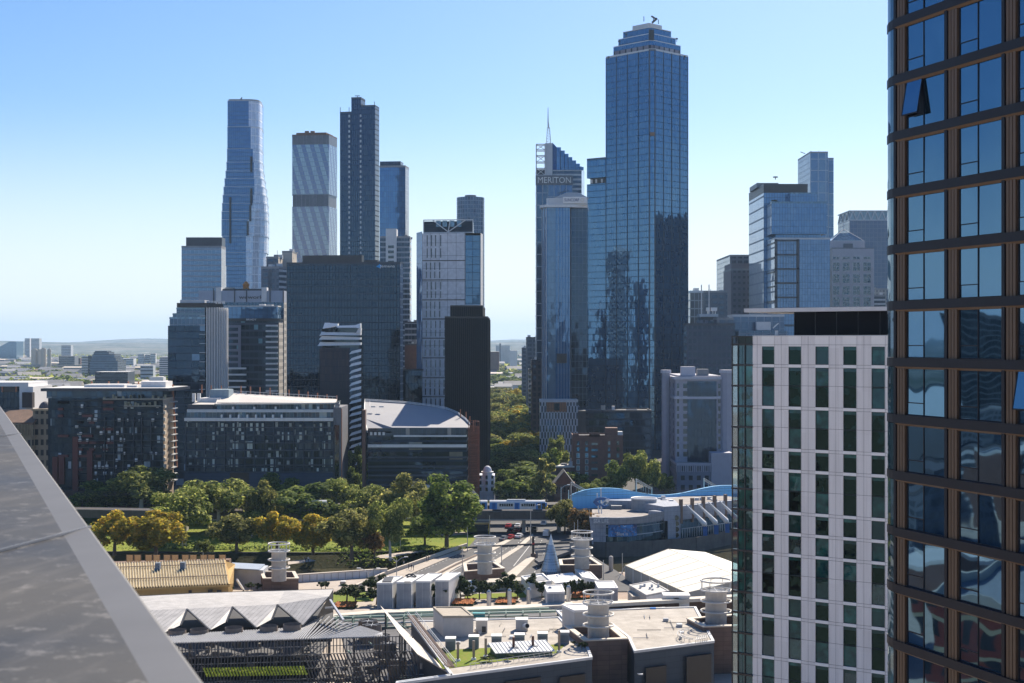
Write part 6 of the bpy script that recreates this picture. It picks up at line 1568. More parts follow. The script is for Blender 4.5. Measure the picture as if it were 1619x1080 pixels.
 for(f0,f1)in rows:
  for a,b in cu:
   zt_=z(f0)+2.75;zb_=z(f1-1)
   if n_>95:break
   n_+=1
   mb=MB(M);f=.06
   for q in((a,a+f,zb_,zt_),(b-f,b,zb_,zt_),(a,b,zb_,zb_+f),(a,b,zt_-f,zt_)):mb.box(q[0],q[1],.18,.3,q[2],q[3])
   if f1-f0==2:mb.box(a,b,.17,.3,z(f0)-.18,z(f0)+.02)
   w_=mb.build('window',fr,root)
   MB(M).box(a+.02,b-.02,.21,.25,zt_-.55,zt_-.06).build('green_header',g1,w_)
   for f_ in range(f0,f1):
    za=z(f_)+.03;zz=z(f_)+2.75 if f_==f0 else z(f_)+3.0
    LM=M@Matrix.Translation(((a+b)/2,.27,(za+zz)/2))@Matrix.Rotation(random.gauss(0,.006),4,'X')@Matrix.Rotation(random.gauss(0,.006),4,'Z')
    mt=random.choice((g2,g2,g1,g3)if f_>8 else(g2,g2,g2,g1))
    MB(LM).box(-(b-a)/2,(b-a)/2,-.01,.02,-(zz-za)/2,(zz-za)/2).build('pane',mt,w_)
 uc=u_of(1167);ug=u_of(1158.5)
 mb=MB(M)
 mb.prism([V(uc,.5),V(0,.5),V(0,9),V(uc+.3,9)],0,ztop-.2);mb.build('corner_core',cmat('dark_green_core',(.008,.03,.028),.2,.4,.5),root)
 for k in range(-1,20):
  zt_=z(k)+2.9 if k>=0 else ztop;zb_=z(k)+.0 if k>=0 else z(0)+3.2
  if k<0:MB(M).box(uc,0,-.05,.3,zb_,zt_).build('corner_fascia',cmat('dark_green_core',(.008,.03,.028)),root)
  else:
   LM=M@Matrix.Translation((uc/2,.1,(zt_+zb_)/2))@Matrix.Rotation(random.gauss(0,.004),4,'Z');h_=(zt_-zb_)/2
   MB(LM).box(uc/2+.03,-.55,-.02,.02,-h_,h_).build('corner_pane',winglass('corner_green',(.01,.09,.07),1.9,warp=.04,scale=.7),root)
   MB(LM).box(-.5,-uc/2-.03,-.02,.02,-h_,h_).build('corner_pane',winglass('corner_green',(.01,.09,.07)),root)
  MB(M).box(ug-.15,.02,-.22,.45,zb_-.3,zb_).build('corner_floor_band',black,root)
 mb=MB(M)
 for u in(uc,uc*.52):mb.box(u-.07,u+.07,-.12,.3,0,ztop)
 mb.box(ug-.12,ug+.02,-.12,.1,0,ztop);mb.box(ug-.12,.0,-.2,.3,ztop-.12,ztop+.05)
 mb.build('corner_mullion',black,root)
 m=NT('clear_screen');gb=m.n('ShaderNodeBsdfGlossy',Color=(.8,.9,.95,1),Roughness=.03);tr=m.n('ShaderNodeBsdfTransparent',Color=(.55,.72,.78,1));mx=m.n('ShaderNodeMixShader',_0=.22);m.t.links.new(tr.outputs[0],mx.inputs[1]);m.t.links.new(gb.outputs[0],mx.inputs[2]);cs=m.done(mx)
 for k in range(0,20):MB(M).box(ug,uc-.08,-.03,.0,z(k)+.02,z(k)+2.85).build('glass_screen',cs,root)
 mb=MB(M);mb.prism([V(.2,.4),V(L,.4),V(L,20),V(.2,20)],0,ztop-.3);mb.build('body',black,root)
 MB(M).box(.0,L,-.05,.5,ztop,ztop+.14).build('coping',lgrey,root)
 Mp=M
 a=u_of(1231)+1.2
 MB(Mp).box(a,L+4,3.2,14,ztop-.3,ztop+3.75).build('penthouse',cmat('penthouse_black',(.004,.004,.007),.1,.3,.8,spec=.15),root)
 MB(Mp).box(u_of(1172)-.2,L+6,1.4,16,ztop+3.75,ztop+4.35).build('roof_slab',cmat('slab_white',(.62,.62,.62),.05,.3,.6),root)
 for i in range(6):MB(Mp).box(a+i*3.4,a+i*3.4+.06,3.12,3.2,ztop,ztop+3.7).build('panel_seam',dgrey,root)
 p=M@Vector((u_of(1223),1.2,ztop));MB().box(p.x-.2,p.x+.2,p.y,p.y+.4,ztop,ztop+.9).build('roof_fitting',white,root)
whitetower()
# ================================================================ parapet beside the camera
def coping():
 h=.35
 p=lambda x,y:G(x,y,H-h)
 root=T('balcony_parapet','out of focus grey metal parapet cap crossing the lower left corner','parapet',(-.9,1.5,H-.5))
 a,b=p(330,1080),p(0,640);d=(b-a);d.z=0;d.normalize();nrm=Vector((-d.y,d.x,0))
 if nrm.x>0:nrm=-nrm
 m=NT('shaded_weathered_cap');tc=m.n('ShaderNodeTexCoord')
 mp2=m.n('ShaderNodeMapping',Vector=m.n('ShaderNodeMapping',Vector=tc.outputs[3],Rotation=(0,0,R(-80))),Scale=(5.0,30,1))
 n1=m.n('ShaderNodeTexNoise',Vector=mp2,Scale=.8,Detail=6.0,Roughness=.6)
 n2=m.n('ShaderNodeTexNoise',Vector=tc.outputs[3],Scale=22.0,Detail=5.0,Roughness=.75)
 n3=m.n('ShaderNodeTexNoise',Vector=tc.outputs[3],Scale=2.2,Detail=3.0)
 f=m.math('MULTIPLY',m.ramp(n1 .outputs[0],.5,.85),.3)
 c=m.mix(m.ramp(n3 .outputs[0],.3,.7),(.02,.02,.02),(.052,.051,.05));c=m.mix(f,c,(.22,.2,.18));c=m.mix(m.math('MULTIPLY',m.ramp(n2 .outputs[0],.56,.64),.5),c,(.2,.19,.18))  # dark base paints shadow inside the edge; streaks and flecks are weathering
 b_=m.bsdf(Base_Color=c,Roughness=m.fmix(m.ramp(n3 .outputs[0],.3,.7),.5,.7),Metallic=0,Specular_IOR_Level=.3)
 m.set(b_.inputs['Normal'],m.n('ShaderNodeBump',Strength=.15,Distance=.004,Height=n2 .outputs[0]));cap=m.done(b_)
 edge=cmat('unshaded_cap_edge',(.115,.116,.12),.08,3.0,.6,metal=.1)  # lighter copy of the metal, outside the painted shadow
 s0=a-d*1.6;s1=a+d*16;lip=.055
 z1=H-h
 mb=MB()
 for i in range(1):
  q0,q1=s0,s1
  i0,i1,o0,o1=q0+nrm*lip,q1+nrm*lip,q0+nrm*1.3,q1+nrm*1.3
  mb.face([(i0 .x,i0 .y,z1-.004),(i1 .x,i1 .y,z1-.004),(o1 .x,o1 .y,z1+.012),(o0 .x,o0 .y,z1+.012)][::-1])
 mb.build('cap_sheet',cap,root)
 mb=MB()
 q0,q1=s0,s1;i0,i1=q0+nrm*lip,q1+nrm*lip
 r=.008
 mb.face([(i0 .x,i0 .y,z1-.004),(i1 .x,i1 .y,z1-.004),(q1 .x+nrm.x*r,q1 .y+nrm.y*r,z1),(q0 .x+nrm.x*r,q0 .y+nrm.y*r,z1)])
 mb.face([(q0 .x+nrm.x*r,q0 .y+nrm.y*r,z1),(q1 .x+nrm.x*r,q1 .y+nrm.y*r,z1),(q1 .x,q1 .y,z1-r),(q0 .x,q0 .y,z1-r)]);mb.face([(q0 .x,q0 .y,z1-r),(q1 .x,q1 .y,z1-r),(q1 .x,q1 .y,z1-.12),(q0 .x,q0 .y,z1-.12)])
 mb.build('cap_edge',edge,root)
 for i in range(1,6):
  q=s0+(s1-s0)*(i/6);q2=q+V(-.18,-.98,0)*.8;MB().bar(q+V(0,0,z1-q.z-.001),q2+V(0,0,z1-q.z+.003),.003,.004).build('seam',grey,root)
 mb=MB();o0,o1=s0+nrm*1.3,s1+nrm*1.3;e=nrm*.02
 mb.prism([(s0+e).xy,(s1+e).xy,o1 .xy,o0 .xy],H-1.6,z1-.03);mb.build('wall',dgrey,root)
coping()
# ================================================================ podium and casino roofs
ZR=8.0
def xyz(px,py,z):return G(px,py,z)
# --- yellow corrugated roof hall
def yellowhall():
 root=T('yellow_roof_hall','long low hall with a cream corrugated roof and yellow walls, beside the parapet','hall',G(270,930,0))
 ze=5.2;e0,e1=G(150,934,ze),G(362,925,ze);r0,r1=G(150,893,8.2),G(355,886.5,8.2)
 ym=cmat('ochre_wall',(.5,.33,.12),.08,.5,.8)
 m=NT('corrugated_cream');uv=m.n('ShaderNodeTexCoord');
 cm=cmat('corrugated_cream_sheet',(.62,.53,.36),.1,.5,.6,stain=.3)
 mb=MB();n=48
 for i in range(n):
  a,b,c_,d=e0 .lerp(e1,i/n),e0 .lerp(e1,(i+1)/n),r0 .lerp(r1,(i+1)/n),r0 .lerp(r1,i/n);m1=a.lerp(b,.62)+V(0,0,.6);m2=d.lerp(c_,.62)+V(0,0,.6)
  mb.face([a,m1,m2,d]);mb.face([m1,b,c_,m2])
 mb.build('corrugated_roof',cm,root);bpy.data.materials.remove(m.mat)
 mb=MB();s=V(0,0,.62)
 for k in(.3,.78):mb.bar(e0 .lerp(r0,k)+s,e1 .lerp(r1,k)+s,.35,.14)
 mb.build('roof_strap',brownst,root)
 bk=V(0,9,0);d0,d1=V(r0 .x,r0 .y+14,ze),V(r1 .x,r1 .y+14,ze)
 mb=MB();mb.face([r0,r1,d1,d0]);mb.build('rear_roof',cm,root)
 P=[e0 .xy+V(0,.8),e1 .xy+V(-.3,.8),d1 .xy,d0 .xy]
 MB().prism(P,0,ze-.1).build('wall',ym,root)
 mb=MB();mb.face([(e1 .x-.3,e1 .y+.8,0),(d1 .x,d1 .y,0),(d1 .x,d1 .y,ze),(r1 .x,r1 .y,8.1),(e1 .x-.3,e1 .y+.8,ze)]);mb.build('gable_wall',ym,root)
 mb=MB();mb.bar(e0+V(0,-.1,-.15),e1+V(.2,-.1,-.15),.3,.4);mb.bar(e1+V(.1,0,.1),r1+V(.1,0,.1),.35,.3);mb.build('barge_board',ym,root)
 for px,py in((249.5,898),(289,897)):
  p=G(px,py,7.9);MB().box(p.x-.6,p.x+.6,p.y-.6,p.y+.7,7.2,9.2).build('roof_vent',cmat('vent_blue_grey',(.16,.2,.26)),root)
 for px in(219,243,270,300,332,346):
  p=G(px,928,5.0);MB().box(p.x-.5,p.x+.5,p.y-.1+.8-.8,p.y+.9,2.2,4.2).build('opening',black,root)
 random.seed(6)
 for i,px in enumerate((205,217.5,235,247.5,264,276.5,293,305.5,322,334,351.5)):
  t_=T('timber_screen','slatted timber screen panel beyond the cream corrugated roof, '+['leftmost of the row','second from the left end','third from the left end','fourth from the left end','fifth from the left end','in the middle of the row','fifth from the right end','fourth from the right end','third from the right end','second from the right end','rightmost, standing alone'][i],'screen',G(px,893,5.5),'timber screens beyond the yellow hall')
  p=G(px,889,6.5);mb=MB();n=9
  for k in range(n):mb.box(p.x-.82,p.x+.82,p.y,p.y+.08,6.3+k*.24,6.3+k*.24+.19)
  mb.build('slats',cmat('timber_slats',(.5,.3,.14),.12,1,.7),t_)
  for s_ in(-.85,.85):MB().box(p.x+s_-.06,p.x+s_+.06,p.y-.05,p.y+.14,5.4,8.5).build('frame_post',cmat('timber_dark',(.16,.09,.05)),t_)
 bb=[G(100,893,6.2),G(362,886,6.2)]
 MB().prism([bb[0].xy,bb[1].xy,bb[1].xy+V(0,3),bb[0].xy+V(0,3)],5.0,6.3).build('gutter_wall',tile,root)
yellowhall()
t_=T('annex_building','small grey annex with a blue roof between the yellow roof hall and a ringed chimney','annex',G(395,925,0))
p0,p1=G(362,926,0),G(415,929,0)
MB().prism([p0 .xy+V(0,1),p1 .xy+V(0,1),p1 .xy+V(0,9),p0 .xy+V(0,9)],0,4.4).build('wall',lgrey,t_)
MB().prism([p0 .xy+V(-1,.4),p1 .xy+V(-1,.4),p1 .xy+V(-1,9.5),p0 .xy+V(-1,9.5)],4.4,4.7,bot=True).build('roof',cmat('blue_grey_roof',(.3,.36,.44)),t_)
mb=MB();mb.bar(G(378,913,5)-V(0,3,0),G(386,934,0),.4,.5);mb.build('stair_rail',white,t_)
MB().box(p0 .x+1,p0 .x+5,p0 .y+.6,p0 .y+1.05,.3,3.4).build('doorway',gdark,t_)
# --- ringed chimneys
def chimney(px,pb,zb,h,ringd,label,basepts=None,bz=0,rings=4,low=False):
 g=G(px,pb,zb);r=ringd/2*g.y/F;rc=r*.68
 root=T('ringed_chimney',label,'chimney',g,'ringed concrete chimneys of the casino')
 m=cmat('chimney_concrete',(.5,.46,.41),.1,.35,.8,.1,stain=.5)
 MB().cyl(g.x,g.y,zb-1,zb+h*.76,rc,n=24).build('shaft',m,root)
 for k in(.28,.52):MB().cyl(g.x,g.y,zb+h*k,zb+h*k+.12,rc+.06,n=24).build('collar',conc2,root)
 for i,k in enumerate((1.0,.78,.52,.28)[:rings]):
  z=zb+h*k;MB().torus(g.x,g.y,z,r-.1,.17,36,7).build('ring',cmat('ring_white',(.62,.6,.56),.05,.5,.6),root)
  mb=MB()
  for j in range(8):
   a=2*math.pi*j/8+.2;q=V(g.x+rc*math.cos(a),g.y+rc*math.sin(a),z-.05);e=V(g.x+(r-.1)*math.cos(a),g.y+(r-.1)*math.sin(a),z)
   if i:mb.bar(q,e,.09)
   else:
    e2=V(g.x+(r-.1)*math.cos(a),g.y+(r-.1)*math.sin(a),z-h*.22);mb.bar(e2,e,.1)
  mb.build('ring_bracket',lgrey,root)
 mb=MB();z=zb+h*.77
 for j in range(4):
  a=math.pi*j/4;mb.bar((g.x-(r-.1)*math.cos(a),g.y-(r-.1)*math.sin(a),z),(g.x+(r-.1)*math.cos(a),g.y+(r-.1)*math.sin(a),z),.1)
 mb.build('top_grid',lgrey,root)
 MB().cyl(g.x,g.y,z-.6,z+.02,rc*.9,n=20).build('dark_mouth',black,root)
 return root,g,r
chimney(441,912,4.2,8.6,34.5,'ringed chimney nearest the lawns, left of the white plant boxes')
chimney(766.5,901,4.2,8.8,34.5,'ringed chimney standing in front of the bridge road')
chimney(920,893,4.2,9.0,34.5,'ringed chimney in front of the lettered aquarium wall')
chimney(946,1008,8.6,8.6,49.5,'large near ringed chimney on the left brown stone tower')
chimney(1132,984,8.6,8.4,49.5,'large near ringed chimney on the right brown stone tower beside the green glass corner')
def basin(name,label,pts,z0,z1,mat,cap=cream,t=.7):
 P=[G(x,y,z1).xy for x,y in pts];root=T(name,label,'plant enclosure',cen(P));root.location.z=z0
 a=sum(P[i].x*P[(i+1)%len(P)].y-P[(i+1)%len(P)].x*P[i].y for i in range(len(P)))
 if a<0:P.reverse()
 I=inset(P,t);n=len(P);mb=MB()
 for i in range(n):
  j=(i+1)%n
  mb.face([(P[i].x,P[i].y,z0),(P[j].x,P[j].y,z0),(P[j].x,P[j].y,z1-.25),(P[i].x,P[i].y,z1-.25)])
  mb.face([(I[j].x,I[j].y,z0),(I[i].x,I[i].y,z0),(I[i].x,I[i].y,z1-.25),(I[j].x,I[j].y,z1-.25)])
 mb.build('wall',mat,root)
 mb=MB();Pc,Ic=inset(P,-.12),inset(P,t+.1)
 for i in range(n):
  j=(i+1)%n;mb.face([(Pc[i].x,Pc[i].y,z1-.25),(Pc[j].x,Pc[j].y,z1-.25),(Pc[j].x,Pc[j].y,z1),(Pc[i].x,Pc[i].y,z1)]);mb.face([(Pc[i].x,Pc[i].y,z1),(Pc[j].x,Pc[j].y,z1),(Ic[j].x,Ic[j].y,z1),(Ic[i].x,Ic[i].y,z1)])
  mb.face([(Ic[j].x,Ic[j].y,z1-.25),(Ic[i].x,Ic[i].y,z1-.25),(Ic[i].x,Ic[i].y,z1),(Ic[j].x,Ic[j].y,z1)]);mb.face([(Pc[j].x,Pc[j].y,z1-.25),(Pc[i].x,Pc[i].y,z1-.25),(Ic[i].x,Ic[i].y,z1-.25),(Ic[j].x,Ic[j].y,z1-.25)])
 mb.build('coping',cap,root)
 return root,P
stone=GL('stone_blocks',(.19,.125,.095),(.25,.17,.13),(.1,.07,.05),2.4,.9,.05,ior=1.4,rough=.8,tilt=0,warp=0,skew=1)
basin('chimney_basin','low brown stone enclosure round the chimney nearest the lawns',[(416,914),(472,914),(466,903),(411,902.5)],0,3.6,stone)
basin('chimney_basin','brown stone enclosure with white rim round the chimney before the bridge road',[(733,891),(771,899),(798,897),(781,887),(765,886),(760,889)][:0]or[(735,903),(798,898),(782,888),(733,891)],0,3.8,stone)
basin('chimney_basin','brown stone enclosure with white rim round the chimney before the aquarium',[(886,893),(952,893),(934,881),(884,884)],0,3.8,stone)
for px0,px1,lb in((771,798,'right'),(0,0,'')):
 if not lb:continue
for px,py in((768,913),(778.5,913),(1000,908),(1007,905),(925,906),(934,906)):
 pass
bolm=cmat('bollard_stone',(.5,.46,.4),.08,1)
for i,(px,py)in enumerate(((768,913),(778.5,912.5),(926,905),(934,905),(966,904))):
 g=G(px,py,0);t_=T('stone_bollard',['left of the two round topped stone posts before the bridge side chimney','right of the two round topped stone posts before the bridge side chimney','left of the two round topped stone posts below the aquarium side chimney','right of the two round topped stone posts below the aquarium side chimney','tall pale stone post left of the white marquee'][i],'bollard',g,'stone posts')
 h=2.6 if i<4 else 4.0
 MB().cyl(g.x,g.y,0,h,.62,n=14).build('shaft',bolm,t_);
 mb=MB();mb.smooth=True;pr=[[(g.x+.62*math.cos(R(18*k))*math.cos(2*math.pi*i_/14),g.y+.62*math.cos(R(18*k))*math.sin(2*math.pi*i_/14),h+.5*math.sin(R(18*k)))for i_ in range(14)]for k in range(6)];mb.loft(pr);mb.build('rounded_top',bolm,t_)
def stonetower(label,pts,z1):
 root,P=basin('stone_tower',label,pts,0,z1,stone,t=.9)
 root['category']='tower'
 I=inset(P,.7);MB().face([(p.x,p.y,z1-1.6)for p in I]).build('roof_floor',roofd,root)
 return root,P
stonetower('brown stone tower carrying the left of the two large near chimneys',[(924,1012),(992,1009),(966,987),(893,989)],9.4)
stonetower('brown stone tower carrying the large chimney beside the green glass corner',[(1112,990),(1200,988),(1165,970),(1086,977)],9.4)
# --- cone tower
t_=T('cone_tower','tall pointed steel cone pavilion in front of the bridge','cone pavilion',G(871,915,0));g=G(871,915,0)
m=NT('cone_steel');uv=m.n('ShaderNodeUVMap');sp=m.n('ShaderNodeSeparateXYZ',_0=uv)
iu=m.math('DIVIDE',sp.outputs[0],.62);iv=m.math('DIVIDE',sp.outputs[1],1.35)
row=m.math('MODULO',m.math('FLOOR',iv),2.0);fu=m.math('SUBTRACT',m.math('FRACT',m.math('ADD',iu,m.math('MULTIPLY',row,.5))),.5);fv=m.math('SUBTRACT',m.math('FRACT',iv),.5)
d=m.math('SQRT',m.math('ADD',m.math('MULTIPLY',fu,fu),m.math('MULTIPLY',fv,fv)))
dot=m.math('LESS_THAN',d,.13);ln=m.math('LESS_THAN',m.math('FRACT',m.math('DIVIDE',sp.outputs[1],2.7)),.05)
c=m.mix(dot,(.42,.46,.5),(.04,.05,.06));c=m.mix(ln,c,(.15,.17,.19));cm_=m.done(m.bsdf(Base_Color=c,Roughness=.32,Metallic=.7))
hC=11.2;mb=MB();mb.smooth=True;n=26;prev=None
rb=19*g.y/F
MB().cyl(g.x,g.y,2.2,9.3,rb*.86,rb*.24,n=26,cap=False).build('cone_sheet',cm_,t_)
MB().cyl(g.x,g.y,9.3,hC+1.1,rb*.24,.03,n=20).build('cone_tip',cmat('tip_steel',(.7,.7,.68),.05,1,.3,metal=.4),t_)
MB().cyl(g.x,g.y,0,2.2,rb,rb*.86,n=26).build('cone_base',GL('cone_base_glass',(.04,.06,.08),(.2,.25,.28),(.45,.47,.48),.7,2.2,.12,ior=1.7),t_)
mb=MB()
for s_ in(-1,1,.2):mb.bar((g.x+s_*rb*1.02,g.y-rb*.3,0),(g.x+s_*.2,g.y-.1,9.4),.14)
mb.build('edge_rib',steel,t_)
# --- white plant boxes
slat=GL('white_slats',(.42,.42,.43),(.5,.5,.5),(.24,.24,.26),.22,30,.07,ior=1.4,rough=.6,tilt=0,warp=0,vm=.01,pf=.05,pw=1.6,pc=(.6,.6,.6))
for i,(x0,x1,yb,yt,xr)in enumerate(((596,620,944,922,637),(627,650,956,921,670.5),(657.5,680,954,919.5,699),(688,709.5,953,918,728.5))):
 zt=6.4;a,b=G(x0,yt,zt),G(x1,yt,zt);c_=G(xr,[911.5,909,907,905.5][i],zt);n=(c_-b);n.z=0
 P=[a.xy,b.xy,(b+n).xy,(a+n).xy]
 lb=['first and shortest white slatted plant box from the left, a dark hatch in its roof','second white slatted plant box from the left, curved duct on its roof','third white slatted plant box, between the one with the roof duct and the rightmost','rightmost of the four white slatted plant boxes'][i]
 root=T('plant_box',lb,'plant box',a-V(0,0,zt),'white plant boxes on the podium')
 walls(root,P,0,zt,[slat,cmat('box_white',(.74,.73,.71),.04,.5,.5),slat,slat],'side_wall',cmat('box_white',(.74,.73,.71)),.12)
 ce=cen(P,zt)
 if i==0:mb=MB();mb.box(ce.x-1.6,ce.x+.6,ce.y-4,ce.y+3,zt,zt+.25);mb.build('dark_hatch',dgrey,root)
 if i==1:mb=MB();mb.tube([ce+V(-1.4,3,.2),ce+V(-.6,3.6,.5),ce+V(.6,3.2,.5),ce+V(1.2,2,.2)],.22,6);mb.tube([ce+V(-1,1,.2),ce+V(.2,2,.4),ce+V(.9,1.2,.2)],.2,6);mb.build('roof_duct',dgrey,root);MB().box(ce.x-1.2,ce.x+.6,ce.y-6,ce.y-4,zt,zt+.1).build('dark_hatch',dgrey,root)
def boxpts(x0,x1,ybot,ytop,z0,z1):pass
def whitebox2(name,label,cat,A_,B_,C_,z0,z1,m1,m2,roof,par=.15):
 """A_, B_: front top corners, C_: right-rear top corner as photo points at height z1"""
 a,b,c_=G(*A_,z1).xy,G(*B_,z1).xy,G(*C_,z1).xy;n=c_-b;P=[a,b,b+n,a+n]
 root=T(name,label,cat,cen(P));root.location.z=z0
 walls(root,P,z0,z1,[m1,m2,m1,m2],'wall',roof,par)
 return root,P
bw_=cmat('box_white',(.74,.73,.71))
whitebox2('kiosk_box','low white box kiosk with a grey louvred front, right of the cone tower','kiosk',(865,937),(893,936),(888,925),0,3.6,slat,bw_,bw_)
whitebox2('kiosk_box','white box kiosk behind the dark hedge','kiosk',(921,913),(947,918),(934,905),0,3.2,bw_,bw_,bw_)
whitebox2('kiosk_box','white box kiosk with grey front beside the orange flower bed at the marquee','kiosk',(946,930.5),(977,930),(970,919),0,3.6,slat,bw_,bw_)
whitebox2('plaza_roof','low white canopy slab right of the cone tower','canopy',(878,922),(920,917),(905,905),1.6,3.0,bw_,bw_,bw_,0)
r_,P_=whitebox2('skylight_box','white box with an open dark well on top, left of the cone tower','plant box',(837,925),(872,920),(858,908),0,3.4,bw_,bw_,bw_,.35)
MB().prism([p for p in sub(P_,.35,.9,.25,.8)],3.4,3.5).build('dark_well',grey,r_)
whitebox2('plaza_wall','long low pale wall running behind the podium trees','wall',(767,921),(845,917),(848,911),0,2.4,conc2,conc2,conc2,0)
whitebox2('low_wall_block','small white wall block with a round emblem at the left of the bridge side chimney','wall',(731,922),(754,922),(752,917),0,2.0,bw_,bw_,bw_,0)
for i,px in enumerate((542,578)):
 a=G(px,926,0);root=T('concrete_block',['left of the two pale concrete cube seats by the river wall','right of the two pale concrete cube seats by the river wall'][i],'seat',a)
 MB().prism([(a.x-.75,a.y),(a.x+.75,a.y),(a.x+.75,a.y+1.6),(a.x-.75,a.y+1.6)],0,1.0).build('seat_block',conc2,root)
 MB().prism([(a.x-.65,a.y+.1),(a.x+.65,a.y+.1),(a.x+.65,a.y+1.5),(a.x-.65,a.y+1.5)],1.0,1.12).build('seat_top',white,root)
 # --- podium lawn, beds
plate('podium_lawn',ccw([G(520,938),G(595,936.5),G(590,951),G(525,953)]),.09,grass)
plate('podium_lawn',ccw([G(735,940),G(860,936),G(868,944),G(735,948)]),.09,grass)
orm=NT('orange_foliage');tc=orm.n('ShaderNodeTexCoord');nz=orm.n('ShaderNodeTexNoise',Vector=tc.outputs[3],Scale=3.0,Detail=4.0)
orange=orm.done(orm.bsdf(Base_Color=orm.mix(orm.ramp(nz.outputs[0],.35,.65),(.22,.05,.01),(.5,.17,.03)),Roughness=.9))
hg=NT('hedge_green');tc=hg.n('ShaderNodeTexCoord');nz=hg.n('ShaderNodeTexNoise',Vector=tc.outputs[3],Scale=3.0,Detail=4.0)
hedgem=hg.done(hg.bsdf(Base_Color=hg.mix(hg.ramp(nz.outputs[0],.35,.65),(.015,.03,.008),(.06,.09,.02)),Roughness=.9))
def bed(i,x0,x1,yb,skew,lb):
 a,b,c_,d=G(x0,yb,.2),G(x1,yb,.2),G(x1+skew,yb-9,.9),G(x0+skew,yb-9,.9);root=T('flower_bed',lb,'flower bed',a,'orange flower beds')
 random.seed(40+i);mb=MB();nx,ny=26,9
 hgt=[[random.uniform(0,.28)for _ in range(nx+1)]for _ in range(ny+1)]
 def p(i_,j_):q=a.lerp(b,i_/nx).lerp(d.lerp(c_,i_/nx),j_/ny);return V(q.x,q.y,q.z+hgt[j_][i_]+.25)
 for j_ in range(ny):
  for i_ in range(nx):mb.face([p(i_,j_),p(i_+1,j_),p(i_+1,j_+1),p(i_,j_+1)])
 mb.build('flowers',orange,root)
 MB().prism([a.xy,b.xy,c_.xy,d.xy],0,.35).build('soil',hedgem,root)
for i,q in enumerate(((527,560,962,6,'orange flower bed at the right end of the white pleated roof'),(596,622,958,8,'orange flower bed in front of the first plant box'),(648,680,958,8,'orange flower bed between the second and third plant boxes'),(714,748,957,6,'orange flower bed right of the rightmost plant box'),(782,814,955,6,'orange flower bed between the first two silver vent stacks'),(903,932,947,3,'bright orange flower bed in front of the dark hedge'))):bed(i,*q)
for i,px in enumerate((773,805.5,836,869.5,899)):
 g=G(px,[959,957,955,953,951][i],0);h=3.6;root=T('vent_stack','silver round vent stack on the podium wall, '+['leftmost of the five','second from the left','the middle one of five','fourth from the left, before the kiosk','rightmost, beside the dark hedge'][i],'vent',g,'silver vent stacks')
 MB().cyl(g.x,g.y,0,h,.56,n=16).build('shaft',steel,root)
 MB().cyl(g.x,g.y,h,h+.45,.56,.25,n=16).build('cone_cap',steel,root);MB().cyl(g.x,g.y,1.7,1.8,.6,n=16).build('seam',lgrey,root)
def podiumedge():
 root=T('pipe_bridge','long pale podium ledge with green pipes on a railed gantry below it','pipe gantry',G(720,975,4))
 L_=[(525,972),(600,965),(690,962.5),(760,960),(830,957),(905,952.5)]
 pts=[G(x,y,1.0)for x,y in L_];pb=cmat('ledge_cream',(.6,.55,.47),.08,.4,.8,stain=.3)
 mb=MB()
 for a,b in zip(pts,pts[1:]):mb.prism([a.xy+V(0,-3),b.xy+V(0,-3),b.xy+V(0,1),a.xy+V(0,1)],-.1,1.0)
 mb.build('ledge',pb,root)
 gp=cmat('pale_green_pipe',(.3,.42,.34),.08,1,.45);dg=cmat('pipe_gantry_green',(.1,.17,.14),.1,1,.5)
 ya=lambda x,dy=0:G(x,977-(x-525)*.03+dy,2.0)
 for k,(dy,r_,z_)in enumerate(((0,.32,2.0),(3.4,.2,1.7),(6,.24,1.3),(-2.5,.22,2.4))):
  x0,x1=((525,880),(540,835),(520,700),(640,868))[k]
  p=[];
  for i in range(8):q=ya(x0+(x1-x0)*i/7,dy);p.append(V(q.x,q.y,z_+(.5 if(k==1 and i in(3,4))else 0)))
  MB().tube(p,r_,8).build('pipe',gp if k!=2 else lgrey,root)
 for i in range(13):
  q=ya(530+i*27,8);MB().box(q.x-.1,q.x+.1,q.y-.1,q.y+4,0,2.9).build('gantry_post',dg,root)
 mb=MB();a,b=ya(525,8),ya(872,8);mb.bar((a.x,a.y,2.9),(b.x,b.y,2.9),.12);mb.bar((a.x,a.y,.6),(b.x,b.y,.6),.35);mb.bar((a.x,a.y+4,2.9),(b.x,b.y+4,2.9),.12);mb.build('gantry_rail',dg,root)
 q=ya(757,4);MB().box(q.x-1.6,q.x+1.4,q.y,q.y+1.6,1.7,2.6).build('valve_box',cmat('valve_turquoise',(.1,.4,.42)),root)
 MB().prism([G(525,990,0).xy,G(880,975,0).xy,G(875,962,0).xy,G(525,975,0).xy],-.1,.25).build('trench_floor',roofd,root)
podiumedge()
